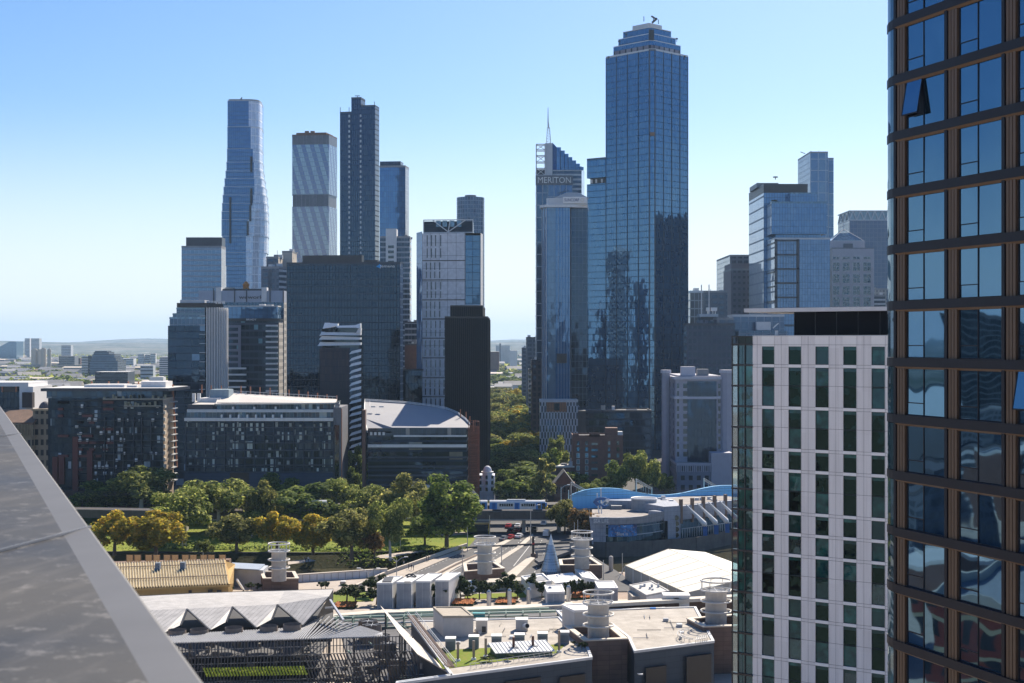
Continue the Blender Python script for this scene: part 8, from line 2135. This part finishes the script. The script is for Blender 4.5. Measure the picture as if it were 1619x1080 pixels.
for k in((dark[0],165,818,760,70,'dark rounded evergreen at the left end of the park, behind the left yellowing tree'),(gum[0],222,822,745,84,'tallest bushy gum tree at the left of the park, before the dark apartment building'),(gum[1],291,863,770,72,'gum tree with a bare white trunk right of the large yellowing tree'),(gum[2],345,846,759,78,'spreading gum tree left of the billboard, with a pale forked trunk'),(aut[0],181,876,810,70,'left one of the two large yellowing trees beside the parapet'),(aut[1],246,880,811,86,'larger yellowing tree just beyond the timber screens'),(olive[0],374,872,815,66,'grey green bushy tree on the lawn left of the chimney nearest the lawns'),(olive[1],415,845,769,42,'slim light green tree between the louvred base and the chimney'),(gum[1],398,850,805,40,'small gum behind the grey green bushy tree'),(gum[0],321,885,855,28,'young wispy tree on the lawn behind the yellow roof hall'),(aut[0],438,872,812,58,'yellowing tree directly behind the chimney nearest the lawns'),(dark[1],440,820,752,52,'dark tree rising against the louvred base left of the domed green tree'),(dark[0],481,840,766,84,'broad domed bright green tree before the louvred base'),(gum[2],533,832,758,44,'narrow tall tree at the right end of the louvred base'),(aut[1],495,876,816,60,'round yellow topped tree alone on the lawn, its trunk in shade'),(olive[0],556,882,806,74,'large olive tree with yellow top leaning over the river bank'),(rustt,592,880,840,38,'low reddish tree leaning from the trunk of the large olive tree'),(gum[1],584,842,768,56,'gum tree behind the yellow topped olive tree'),(olive[1],632,850,760,62,'tall olive gum left of the big dark fig tree'),(gum[2],617,884,790,46,'slim gum with a long dark trunk at the edge of the river bank'),(dark[1],706,868,754,74,'biggest dark green fig tree, beside the train'),(dark[0],672,862,808,44,'dark tree in the shade left of the biggest fig tree'),(dark[1],522,842,795,46,'dark shrubby tree between the domed tree and the olive tree'),(dark[0],130,826,775,50,'dark tree half hidden by the parapet'),(gum[0],262,838,800,44,'gum behind the larger yellowing tree')):
 k=list(k);k[4]*=1.26 if k[3]<800 else 1.1;k[3]-=5 if k[3]<800 else 1;plant(*k,group=gp)
bg_='dark trees along the viaduct foot'
for i,px in enumerate(range(128,700,34)):
 plant(random.choice((dark[0],dark[1],gum[0])),px+random.uniform(-8,8),811+random.uniform(-3,3),782+random.uniform(-4,12),44,ORD[i].replace('nearest','first')+' dark tree from the left in the shaded belt along the foot of the viaduct',group=bg_,Y=None)
for k in((olive[0],893,846,790,42,'green tree left of the orange brown tree by the aquarium'),(rustt,921,852,803,50,'orange brown autumn tree against the aquarium wall'),(rustt,938,856,815,26,'small orange brown tree touching the lettered aquarium wall'),(olive[1],770,822,793,24,'bushy green tree below the white domed house')):
 plant(*k)
plant(slim,863,0,719,32,'sunlit golden street tree standing alone right of the tree lined street',Y=545)
for i,(px,pt,w_,Y)in enumerate(((952,752,36,575),(975,728,38,570),(1005,714,50,572),(1030,722,38,575),(930,762,30,566),(1052,745,26,590),(872,708,34,610),(880,690,34,640))):
 plant((dark+gum)[i%5],px,0,pt,w_,('dark shaded tree behind the aquarium, '+['second from the left','third from the left','broad one in the middle','just right of the broad middle one','leftmost, below the brick apartment block','rightmost, at the foot of the grey hotel'][i])if px>900 else('taller' if i==6 else 'shorter')+' dark tree below the chequered block',group='shaded trees behind the aquarium' if px>900 else 'dark trees by the chequered block',Y=Y)
random.seed(61);cnt={-1:0,1:0}
for i in range(46):
 Y=560+i*19+random.uniform(-6,6)
 side=(i%2)*2-1
 X=(-11 if side<0 else 8)+random.uniform(-2,2)+(Y-560)*(-.004)
 if side<0 and Y<640:continue
 h=random.uniform(12,17)if Y<900 else random.uniform(14,20)
 px=CX+X*F/Y;py=CY+(H-h)*F/Y
 cnt[side]+=1;pr=(dark[i%2],dark[i%2],gum[i%3])[i%3]if Y<760 else(olive[i%2],gum[i%3],gum[(i+1)%3],aut[0])[i%4]
 plant(pr,px,0,py,21*F/Y,ORD[cnt[side]-1]+' tree from the near end along the '+('left' if side<0 else 'right')+' side of the street between the towers',group='trees lining the street between the towers',Y=Y)
for i in range(10):
 Y=random.uniform(548,640);X=random.uniform(-3,26);h=random.uniform(8,12)
 plant(dark[i%2],CX+X*F/Y,0,CY+(H-h)*F/Y,12*F/Y,'dark shaded tree at the near end of the street between the towers',group='shaded trees at the near end of the street',Y=Y)
for px,pt,Y,w_ in((553,742,560,30),(560,735,575,26),(566,700,590,30)):
 plant(dark[0],px,0,pt,w_,('nearest ' if Y==560 else 'middle ' if Y==575 else 'tallest and farthest ')+'dark tree in the gap left of the curved roof',group='trees in the gap beside the curved roof',Y=Y)
pods=[(548,952,926,30,'left one of the two round trees on the podium lawn by the pleated roof'),(562,958,930,28,'front tree beside the lawn at the end of the pleated roof'),(590,943,912,28,'dark tree behind the first white plant box corner'),(603,938,911,20,'tree peeking behind the first white plant box'),(595,956,932,24,'tree in front of the left corner of the first plant box'),(608,956,933,22,'tree before the left face of the first plant box'),(638,957,928,28,'tree in a gap before the second plant box'),(687,956,924,32,'tree before the third and rightmost plant boxes'),(729,950,910,24,'tall tree right of the rightmost plant box'),(739,948,930,18,'low bush tree right of the rightmost plant box'),(758,948,917,24,'left tree of the pair on the podium lawn'),(776,948,922,20,'right tree of the pair on the podium lawn'),(800,945,908,30,'full round tree in the middle of the podium'),(818,948,924,20,'small tree right of the full round tree'),(844,943,907,20,'tall tree left of the skylight box'),(857,946,922,18,'small tree at the foot of the skylight box')]
for i,(px,pb,pt,w_,lb)in enumerate(pods):plant(pod[i%3],px,pb,pt-3,w_*1.25,lb,group='small trees on the podium')
for i in range(7):plant(pod[i%3],897+i*6.5,946-i*.5,914+random.uniform(0,6),13,'dark upright hedge bush behind the bright orange flower bed, '+ORD[i].replace('nearest','first')+' from the left',group='hedge bushes behind the orange bed')
for i,(px,pb)in enumerate(((262,941),(278,940),(305,940),(318,939),(334,940),(352,937),(362,936),(397,934),(408,934),(461,933),(508,932),(515,931))):
 plant(pod[i%3],px,pb,pb-13,15,ORD[i].replace('nearest','first')+' low bush from the left along the back edge of the pleated roof',group='bushes along the pleated roof')
for i,(px,pb,pt,w_,lb)in enumerate(((701,1032,1024,16,'clipped bush left of the first roof unit'),(773,1047,1038,22,'clipped reddish bush on the roof lawn'),(803,1044,1033,18,'clipped bush in a white planter before the skylight'),(710,1051,1044,16,'bush in a planter at the stair foot'),(920,1027,1014,16,'small pale shrub in a planter beside the stone tower'),(908,1020,1013,12,'planted box beside the rightmost roof unit'))):
 plant(pod[i%3],px,pb,pt,w_,lb,z=ZR)
random.seed(70);mb=MB()
for i in range(4200):
 u=random.random();x=-118+u*104;k_=random.random()**.7;y=433+abs(x+45)*.1+k_*9;z=WZ+min(4,k_*5)+random.uniform(0,1.2);s=random.uniform(.25,.55)
 n=Vector((random.gauss(0,1),random.gauss(0,1),1.2)).normalized();t=n.cross(V(random.gauss(0,1),1,0)).normalized();b_=n.cross(t);p=V(x,y,z)
 mb.face([p-t*s,p-b_*s*.7,p+t*s,p+b_*s*.7])
o=mb.build('bank_undergrowth',L_dark,None);tag(o,'dark undergrowth along the river bank','undergrowth',kind='stuff')
mb=MB()
for i in range(5200):
 x=random.uniform(-150,-26);y=random.uniform(443,520);s=random.uniform(.12,.3);a=random.random()*6.28
 mb.face([(x-s*math.cos(a),y-s*math.sin(a),.02),(x+s*math.cos(a),y+s*math.sin(a),.02),(x+s*.6,y,.02+s*.9)])
o=mb.build('lawn_tufts',grass,None);tag(o,'tufts of grass on the park lawn','grass',kind='stuff')
# ================================================================ vehicles, people, lamps
def car_proto(paint,van=False):
 root=T('parked_car','x','car',(0,0,0));L,Wd=(4.5,1.85)if not van else(5.3,2.0)
 prof=[(0,.35),(0,.85),(.15,.95),(1.1,1.0),(1.75,1.45),(3.3,1.5),(4.1,1.05),(4.45,.95),(4.5,.4)]if not van else[(0,.35),(0,1.0),(.9,1.25),(1.5,2.15),(5.1,2.2),(5.3,2.0),(5.3,.4)]
 A=[V(-Wd/2,y,z)for y,z in prof];B=[V(Wd/2,y,z)for y,z in prof]
 A2=[V(-Wd/2*(.82 if z>1.2 else 1),y,z)for y,z in prof];B2=[V(Wd/2*(.82 if z>1.2 else 1),y,z)for y,z in prof]
 mb=MB();mb.loft([A2,B2]);mb.build('body',paint,root)
 if not van:
  mb=MB();mb.face([(-.62,3.42,1.47),(-.72,4.0,1.12),(.72,4.0,1.12),(.62,3.42,1.47)][::-1])
  for s_ in(-1,1):mb.box(min(s_*.86,s_*.8),max(s_*.86,s_*.8),1.7,3.5,1.0,1.36)
  mb.box(-.66,.66,-.0+1.25,1.75,1.12,1.4);mb.box(-.7,.7,3.3,3.42+.45,1.14,1.42)
  mb.build('windows',gdark,root)
 else:
  mb=MB();mb.box(-.85,.85,.85,1.3,1.3,1.9);
  mb.build('windows',gdark,root)
 rear=4.5 if False else 0.0
 for s_ in(-1,1):
  MB().box(s_*.72-.16,s_*.72+.16,-.04,.1,.62,.86).build('tail_light',cmat('tail_red',(.55,.02,.02),.05,1,.3),root)
  for y in(.85,L-.95):
   LM=Matrix.Translation((s_*(Wd/2-.1),y,.33))@Matrix.Rotation(R(90),4,'Y');MB(LM).cyl(0,0,-.12,.12,.34,n=14).build('wheel',black,root)
 return root
cp_r=cmat('car_red',(.4,.03,.03),.03,1,.25);cp_w=cmat('car_white',(.7,.7,.7),.03,1,.25);cp_g=cmat('car_grey',(.22,.24,.26),.03,1,.25);cp_d=cmat('car_dark',(.03,.035,.045),.03,1,.25)
protos={'r':car_proto(cp_r),'w':car_proto(cp_w),'g':car_proto(cp_g),'d':car_proto(cp_d),'v':car_proto(cp_w,True)}
first=set()
def car(k,px,py,label,rz=-.12,name=None,group='cars on the bridge road'):
 g=G(px,py,.27);r=protos[k]
 if k in first:r=dup(r,g,rz)
 else:first.add(k);r.location=g;r.rotation_euler.z=rz
 r['label']=label;r['group']=group;r.name='van' if k=='v' else 'car'
 if k=='v':r['category']='van'
car('g',792.5,856,'silver grey car on the bridge road, nearest and leftmost of the queue',-.35)
car('r',804,854,'red car right of the silver grey car on the bridge road',-.3)
car('w',818,852,'white car at the right of the front row of the queue',-.25)
car('d',805.5,843,'dark car in the second row of the queue, left lane',-.2)
car('r',817.5,842,'red car in the second row of the queue, right lane',-.2)
car('r',802.5,836,'red car in the third row of the queue, left lane, by the viaduct',-.15)
car('w',817,836,'white car in the third row of the queue, right lane, by the viaduct',-.15)
car('v',865.5,846,'white van coming off the viaduct side, alone in the right lanes',3.0)
car('w',861,829,'white car in the shade under the viaduct, right side',3.0)
car('d',846,838,'dark car in the shade beside the traffic lights',3.0)
car('w',905,872,'white car on the ramp left of the chimney before the aquarium',-1.2)
def street_cars():
 random.seed(81)
 for i in range(12):
  Y=590+i*34;X=random.choice((-4.5,-1.5,3,6));r=protos[random.choice('wgd')];c=dup(r,V(X+(Y-560)*-.004,Y,.05),0 if X<0 else math.pi,1);c['label']='small car down in the shaded street between the towers';c['group']='cars in the shaded street'
street_cars()
ow=T('overhead_wires','thin overhead wires strung above the railway viaduct','wires',(0,482,13))
for d_,z_ in((2.2,13.2),(2.2,12.3),(6.4,13.2),(6.4,12.3)):
 MB().tube([(p.x,p.y,z_)for p in offs(VD,d_)],.035,4).build('wire',dgrey,ow)
def person_proto(name='person',shirt=(.05,.05,.06),legs=(.03,.035,.06),skin=(.5,.33,.25)):
 bm_v=[(0,0,.95),(0,0,1.15),(0,0,1.38),(0,.01,1.5),(0,.02,1.62),(0,.01,1.74),(.19,0,1.4),(.26,.03,1.12),(.27,-.06,.88),(-.19,0,1.4),(-.26,-.02,1.12),(-.26,.1,.88),(.09,0,.9),(.11,-.1,.5),(.11,.04,.08),(.11,-.12,.04),(-.09,0,.9),(-.11,.1,.5),(-.11,.22,.1),(-.11,.08,.05)]
 E=[(0,1),(1,2),(2,3),(3,4),(4,5),(2,6),(6,7),(7,8),(2,9),(9,10),(10,11),(0,12),(12,13),(13,14),(14,15),(0,16),(16,17),(17,18),(18,19)]
 rad=[.15,.14,.16,.06,.09,.08,.07,.05,.035,.07,.05,.035,.09,.065,.045,.04,.09,.065,.045,.04]
 me=bpy.data.meshes.new(name);me.from_pydata(bm_v,E,[]);o=bpy.data.objects.new(name,me);COL.objects.link(o)
 md=o.modifiers.new('s','SKIN');sv=me.skin_vertices[0].data
 for i,r_ in enumerate(rad):sv[i].radius=(r_,r_*.8 if i<3 else r_);sv[i].use_root=(i==0)
 o.modifiers.new('ss','SUBSURF').levels=1
 dg=bpy.context.evaluated_depsgraph_get();dg.update();m2=bpy.data.meshes.new_from_object(o.evaluated_get(dg));bpy.data.objects.remove(o)
 for n_,c_ in(('shirt',shirt),('trousers',legs),('skin',skin),('hair',(.04,.025,.02))):m2 .materials.append(cmat('person_'+n_+str(len(MATS))if n_ in('shirt','trousers')else 'person_'+n_,c_,.05,4,.8))
 for p in m2 .polygons:
  z=p.center.z;x=abs(p.center.x);p.use_smooth=True
  p.material_index=1 if z<.95 and x<.2 else(3 if z>1.72 or(z>1.6 and p.center.y>.06)else(2 if z>1.47 or(x>.2 and z<1.05)else 0))
 o=bpy.data.objects.new(name,m2);COL.objects.link(o);return o
for i,(px,py,c1,lb)in enumerate(((646.5,900,(.04,.04,.05),'person in dark clothes walking nearest on the bridge footpath, left of a pair'),(650.5,901,(.05,.04,.05),'person in dark clothes in the middle of the walking group on the bridge footpath'),(653.5,902,(.3,.28,.28),'person in a grey top at the right of the walking group on the bridge footpath'),(638.5,896,(.5,.5,.5),'person in a pale top leaning at the bridge balustrade'),(674,887,(.06,.05,.05),'person in dark clothes walking further up the bridge footpath, left one'),(677.5,887,(.25,.1,.08),'person in a reddish top walking further up the bridge footpath, right one'),(487.5,889,(.7,.7,.7),'person in a white top on the riverside path by the bank'),(483,889.5,(.05,.05,.07),'person in dark clothes beside the one in white on the riverside path'))):
 p=person_proto('person',c1);g=G(px,py,.45 if i<6 else.08);p.location=g;p.rotation_euler.z=random.random()*6;p.scale=(1.0,1.0,1.0)
 p['label']=lb;p['category']='person'
def lamp(px,pb,ytop,label,z=.3,arms=0,Y=None,th=.1):
 g=G(px,pb,z);zt_=ZZ(ytop,g.y);root=T('street_lamp',label,'street lamp',g,'street lamps')
 MB().tube([(g.x,g.y,z),(g.x,g.y,zt_)],[th*1.3,th],8).build('pole',steel,root)
 for s_ in((-1,1)if arms==2 else(1,)*arms):
  MB().tube([(g.x,g.y,zt_-.6),(g.x+s_*1.2,g.y,zt_+.4),(g.x+s_*2.6,g.y,zt_+.8)],.09,6).build('arm',steel,root);MB().box(g.x+s_*2.6-.5,g.x+s_*2.6+.5,g.y-.2,g.y+.2,zt_+.7,zt_+.9).build('lamp_head',white,root)
lamp(582.5,925,903,'double armed lamp in front of the river, left of the plant boxes',0,2);lamp(627,911,885,'lamp at the near end of the bridge balustrade',.4,2)
lamp(731,905,862,'thin lamp post on the median left of the bridge side chimney');lamp(793,893,862,'thin lamp post on the wide median of the bridge');lamp(739,872,833,'pole beside the far end of the balustrade',.3)
lamp(839,858,802,'tall pole with small lights at the viaduct crossing',.3,1,th=.12);lamp(633,868,823,'lamp post on the lawn left of the biggest fig tree',.1,1);lamp(774,848,815,'thin pole by the yellow edged shelter',.3)
lamp(954,918,886,'thin pole behind the white marquee, left one',0);lamp(984,908,875,'thin pole behind the white marquee, right one',0)
lamp(887,800,770,'railway mast left of the blue wave wall',7.3,1);lamp(899,803,775,'white railway mast touching the left end of the blue wave wall',7.3,0,th=.18)
lamp(908,862,826,'pole in front of the orange brown tree, left one',.3);lamp(913.5,862,822,'pole in front of the orange brown tree, right one',.3)
t_=T('sign_pylon','thick dark pylon with red top band on the bridge beside the cone tower','pylon',G(843,884,.3));g=G(843,884,.3);zt_=ZZ(848,g.y)
MB().box(g.x-.35,g.x+.35,g.y-.35,g.y+.35,.3,zt_).build('shaft',black,t_);MB().box(g.x-.4,g.x+.4,g.y-.4,g.y+.4,zt_-2.4,zt_-1.9).build('red_band',cp_r,t_);MB().box(g.x-.75,g.x+.75,g.y-.7,g.y+.7,.3,2.0).build('base',brownst,t_)
t_=T('traffic_light','traffic light pair at the crossing under the viaduct','traffic light',G(837,848,.3));g=G(837,848,.3)
mb=MB();mb.bar(g,g+V(0,0,3.2),.16);mb.build('pole',dgrey,t_);MB().box(g.x-.9,g.x-.3,g.y-.2,g.y+.2,2.2,3.6).build('signal_head',black,t_);MB().box(g.x+.3,g.x+.9,g.y-.2,g.y+.2,2.4,3.8).build('signal_head',black,t_)
t_=T('shelter','low shelter with cream flat roof and yellow edge at the left foot of the viaduct','shelter',G(757,848,0));a,b=G(738,846,0),G(774.5,846,0)
MB().box(a.x,b.x,a.y,a.y+8,3.9,4.3).build('roof',cream,t_);MB().box(b.x-.5,b.x,a.y-.1,a.y+8,0,3.9).build('yellow_edge',cmat('ochre_paint',(.6,.38,.03)),t_);MB().box(a.x,b.x-.6,a.y+.5,a.y+8,0,3.9).build('glass_wall',gdark,t_)
MB().box(a.x,b.x,a.y-.12,a.y,3.55,4.3).build('fascia',cmat('ochre_fascia',(.5,.35,.15)),t_)
t_=T('ramp_wall','pale concrete barrier beams beside the ramp right of the dark pylon','barrier',G(860,870,1));a,b=G(846,872,2.2),G(905,869,2.2)
MB().bar(a,b,.5,.9).build('beam',conc,t_);MB().bar(a+V(0,6,0),b+V(0,6,0),.4,.7).build('beam',conc,t_)
for u in(.02,.35,.98):p=a.lerp(b,u);MB().box(p.x-.6,p.x+.6,p.y-.3,p.y+.3,0,4.4 if u>.3 else 1.8).build('pier',conc,t_)
# ================================================================ far left country
far=[(-10,26,540,557,4300,glblue,'pale blue wedge shaped building at the far left horizon','wedge'),(39,47,535,554,4800,offw,'pale distant tower slab left of its darker twin','b'),(47,62,535,553,4900,lgrey,'grey distant tower slab joined to the pale one','b'),(48,58,553,572,3000,cream,'cream silo tower, leftmost of the silos','s'),(58,66,554,573,3000,cream,'cream silo tower, second silo','s'),(63,72,552,574,2950,cream,'wide cream silo block, sunlit','s'),(74,80,553,574,2940,cream,'round topped cream silo, rightmost','s'),(97,112,546,556,4000,lgrey,'pale boxy building right of the silos on the horizon','b'),(93,118,563,574,3000,grey,'blue grey low office right of the silos','b'),(118,127,566,574,3100,brick,'reddish low block beside the blue grey office','b'),(129,139,563,583,2350,offw,'white framed block left of the terraced dark office','b'),(139,145,562,583,2340,dgrey,'dark slim block left of the terraced dark office','b'),(190,211,567,574,3200,offw,'white low building with a dark roof right of the terraced office','b'),(218,228,560,571,3400,offw,'left one of three white slabs near the dark glass tower','b'),(229,237,561,572,3400,lgrey,'middle one of three white slabs near the dark glass tower','b'),(238,246,559,571,3400,white,'right one of three white slabs near the dark glass tower','b'),(150,202,588,598,1750,navy,'long dark blue shed in front of the far trees','b'),(222,242,578,592,2000,lgrey,'pale blue grid fronted block among far trees','b'),(236,258,596,600,1500,white,'white flat roof near the dark glass tower','b'),(252,266,565,590,2100,f_conc,'pale block against the edge of the dark glass tower','b')]
for x0,x1,y0,y1,Y,mt,lb,kd in far:
 P=foot(x0,Y,x1,Y,depth=(x1-x0)/F*Y*.8);root=T('far_building',lb,'building',cen(P));zt_=ZZ(y0,Y)
 if kd=='wedge':
  a,b,c_,d=P;mb=MB();zl=ZZ(553,Y);pts=[(a,zl),(a.lerp(b,.7),zt_),(b,zt_)]
  for(p,z0),(q,z1)in zip(pts,pts[1:]):mb.face([(p.x,p.y,0),(q.x,q.y,0),(q.x,q.y,z1),(p.x,p.y,z0)]);mb.face([(p.x,p.y,z0),(q.x,q.y,z1),(q.x,q.y+60,z1),(p.x,p.y+60,z0)])
  mb.face([(b.x,b.y,0),(b.x,b.y+60,0),(b.x,b.y+60,zt_),(b.x,b.y,zt_)]);mb.face([(b.x,b.y+60,0),(a.x,a.y+60,0),(a.x,a.y+60,zl),(b.x,b.y+60,zt_)]);mb.build('wall',mt,root)
 elif kd=='s':
  c_=cen(P);MB().cyl(c_.x,c_.y,0,zt_,(x1-x0)/F*Y/2,n=20).build('silo',mt,root);MB().cyl(c_.x,c_.y,zt_,zt_+2.5,(x1-x0)/F*Y/3,n=16).build('cap',mt,root)
 else:
  walls(root,P,0,zt_,[mt],'wall',roofl,0)
  if mt in(offw,lgrey,grey,navy,white,brick,dgrey)and(y1-y0)>6:ledges(root,P[0],P[1],3,zt_-3,max(3,int(zt_/4.5)),.4,1.4,gdark,'window_band')
 Yv=Y
def dome_office():
 Y=2300;root=T('terraced_office','dark terraced office block with rounded shoulders among the far trees','office block',(XX(162,Y),Y,0));g=GL('terraced_glass',(.06,.08,.11),(.14,.17,.2),(.05,.06,.08),6,3.8,.6,spf=.25,spc=(.16,.18,.2),ior=1.8)
 for i,(x0,x1,y1)in enumerate(((142,186,571),(143.5,183,566),(146,181,561),(148,172,557.5),(150,169,555.5))):P=foot(x0,Y+i*3,x1,Y+i*3,depth=50-i*6);walls(root,P,0 if i==0 else ZZ((571,566,561,557.5)[i-1],Y),ZZ(y1,Y),[g],'storey_block',roofd,.5,dgrey)
dome_office()
t_=T('far_viaduct','long pale elevated road across the far left','elevated road',(-1000,3000,0))
mb=MB();x0,x1=XX(-40,3000),XX(131,3000);mb.prism([(x0,3000),(x1,2990),(x1,3006),(x0,3018)],ZZ(578,3000)-2.2,ZZ(576.5,3000),bot=True);mb.build('deck',conc,t_)
for i in range(16):x=x0+(x1-x0)*i/15;MB().box(x-1.3,x+1.3,3002,3008,0,ZZ(578,3000)-2).build('pier',conc,t_)
t_=T('far_viaduct','dark lower elevated railway across the far left','elevated railway',(-1000,2450,0))
mb=MB();x0,x1=XX(-40,2450),XX(105,2450);mb.prism([(x0,2450),(x1,2440),(x1,2452),(x0,2465)],8,13,bot=True);mb.build('deck',grey,t_)
for i in range(12):x=x0+(x1-x0)*i/11;MB().box(x-1.3,x+1.3,2452,2458,0,8).build('pier',grey,t_)
random.seed(90)
rm=[roofg,conc,tile,roofg,cream,lgrey,brick,grey]
shed=[]
for i in range(6):
 root=T('far_shed','x','building',(0,0,0));w_,d_,h_=random.uniform(12,30),random.uniform(12,26),random.uniform(4,11)
 MB().box(-w_/2,w_/2,-d_/2,d_/2,0,h_).build('wall',[conc2,cream,brick,lgrey,grey,conc][i],root)
 mb=MB();a,b,c_,d=V(-w_/2-.4,-d_/2-.4,h_),V(w_/2+.4,-d_/2-.4,h_),V(w_/2+.4,d_/2+.4,h_),V(-w_/2-.4,d_/2+.4,h_);r0,r1=V(-w_/2-.4,0,h_+random.uniform(1,4)),V(w_/2+.4,0,h_+2);r1 .z=r0 .z
 mb.face([a,b,r1,r0]);mb.face([c_,d,r0,r1]);mb.face([d,a,r0]);mb.face([b,c_,r1]);mb.build('roof',rm[(i*3)%8],root);shed.append(root)
n_=0
for i in range(170):
 Y=1150*(4.2**random.random());px=random.uniform(-25,275)if random.random()<.85 else random.uniform(772,838)
 if 0<px-772 and Y<1700:continue
 r=dup(shed[i%6],V(XX(px,Y),Y,-.3),random.uniform(-.5,.5),1+Y/6000)if n_>=6 else shed[i%6]
 if n_<6:r=shed[n_];r.location=V(XX(px,Y),Y,-.3)
 n_+=1
 r['label']='low building with a pale or tiled roof somewhere in the hazy far suburb';r['group']='low buildings of the far suburb'
farT=[tree_proto('far_tree','x',300+i,(L_gum,L_olive,L_dark)[i],barkm,'round',.22)for i in range(3)]
for i in range(230):
 Y=1150*(4.2**random.random());px=random.uniform(-25,275)if i%5 else random.uniform(772,835);h=random.uniform(9,17)
 if px>700:Y=random.uniform(1500,3600);
 plant(farT[i%3],px,0,CY+(H-h)*F/Y,random.uniform(18,34)*F/Y,'tree in the hazy far suburb',group='trees of the far suburb',Y=Y)
random.seed(95);mb=MB()
for i in range(9000):
 c_=i%45;random.seed(1000+c_);Yc_=1900*(3.2**random.random());pxc=random.uniform(-30,280)if c_%4 else random.uniform(765,850);random.seed(5000+i)
 X=XX(pxc,Yc_)+random.gauss(0,Yc_*.018);Y=Yc_+random.gauss(0,40);s=random.uniform(2,4);z=random.uniform(0,13)
 n=Vector((random.gauss(0,1),random.gauss(0,1),1)).normalized();t=n.cross(V(1,random.gauss(0,1),0)).normalized();b_=n.cross(t);p=V(X,Y,z);mb.face([p-t*s,p-b_*s,p+t*s,p+b_*s])
o=mb.build('far_woods',L_gum,None);tag(o,'patches of woodland far off in the haze','woodland',kind='stuff')
for k,(x0,x1,y0,Y,mt,lb)in enumerate(((784,806,546,3600,offw,'pale distant block at the end of the tree lined street'),(789.5,792,543,3550,grey,'thin distant spire at the end of the tree lined street'),(775,789,556,2500,brick,'low hazy block beside the ribbed tower at the end of the street'),(806,818,554,2900,offw,'low pale shed at the far end of the street'))):
 simple('far_building',lb,'building',x0,Y,x1,Y,y0,[mt],depth=40,roof=roofl,par=0)
 # ================================================================ neighbours seen only as reflections
reflb=GL('reflected_dark',(.006,.008,.01),(.015,.018,.02),(.03,.03,.035),3,3.3,.3,ior=1.4)
refl=GL('reflected_tower',(.02,.025,.03),(.08,.09,.1),(.1,.1,.1),3,3.3,.3,spf=.2,spc=(.15,.15,.15),ior=1.6)
for i,(x,y,w_,d_,h_,lb)in enumerate(((-252,-350,42,40,95,'low broad tower behind the viewer, mirrored left in the black glass office'),(-209,-352,38,40,141,'tall dark tower behind the viewer, mirrored in the middle of the black glass office'),(-147,-350,24,40,126,'narrow tower behind the viewer, mirrored right in the black glass office'),(-560,330,34,34,84,'left one of two towers mirrored in the windows of the bronze finned tower'),(-600,470,36,34,80,'right one of two towers mirrored in the windows of the bronze finned tower'),(310,872,70,90,156,'tower out of frame to the right, mirrored in the tallest skyscraper'),(-420,560,60,40,66,'broad block at the left, mirrored low in the bronze finned tower'))):
 P=[V(x-w_/2,y-d_/2),V(x+w_/2,y-d_/2),V(x+w_/2,y+d_/2),V(x-w_/2,y+d_/2)];root=T('neighbour_tower',lb,'tower',cen(P));walls(root,P,0,h_,[reflb if i in(0,1,2,5)else refl],'facade',roofd,1)
rb=T('brick_warehouse','red brick warehouse with cream bands, mirrored in the lower windows of the bronze finned tower','warehouse',(-120,170,0))
P=[V(-175,140),V(-100,120),V(-90,160),V(-165,185)];walls(rb,P,0,26,[GL('warehouse_brick',(.03,.03,.03),(.08,.07,.06),(.3,.07,.04),3.2,4.6,1.5,spf=.14,spc=(.6,.5,.3),ior=1.4,vm=2.0,rough=.4)],'wall',roofg,1.5,cream)
rs=random.Random(17)
for i in range(26):  # blocks added out of view to fill the tower's lower reflections
 x,y=-130-rs.random()*430,150+rs.random()*330
 if x>-175 and y<200 or x>-.37*y-22:continue
 w_,d_,h_=rs.uniform(18,44),rs.uniform(16,36),rs.uniform(8,34)
 root=T('reflected_block','added low block unseen left of the view, mirrored in the bronze finned tower','building',(x,y,0),'low blocks mirrored in the bronze finned tower')
 P=[V(x-w_/2,y-d_/2),V(x+w_/2,y-d_/2),V(x+w_/2,y+d_/2),V(x-w_/2,y+d_/2)]
 walls(root,P,0,h_,[rs.choice((refl,reflb,f_conc,f_grey,f_bal,brick))],'facade',rs.choice((roofd,roofg,roofl)),.8)
 # ================================================================ air
hz=bpy.data.materials.new('haze');hz.use_nodes=True;t=hz.node_tree;t.nodes.clear();o_=t.nodes.new('ShaderNodeOutputMaterial');pv=t.nodes.new('ShaderNodeVolumePrincipled')
pv.inputs['Color'].default_value=(.5,.73,1,1);pv.inputs['Density'].default_value=HAZE;pv.inputs['Anisotropy'].default_value=.25
t.links.new(pv.outputs[0],o_.inputs['Volume'])
if HAZE>0:
 mb=MB();mb.box(-13000,13000,-1200,24000,-12,345)
 o=mb.build('haze',hz,None,'stuff');o['label']='thin blue haze over the whole city'
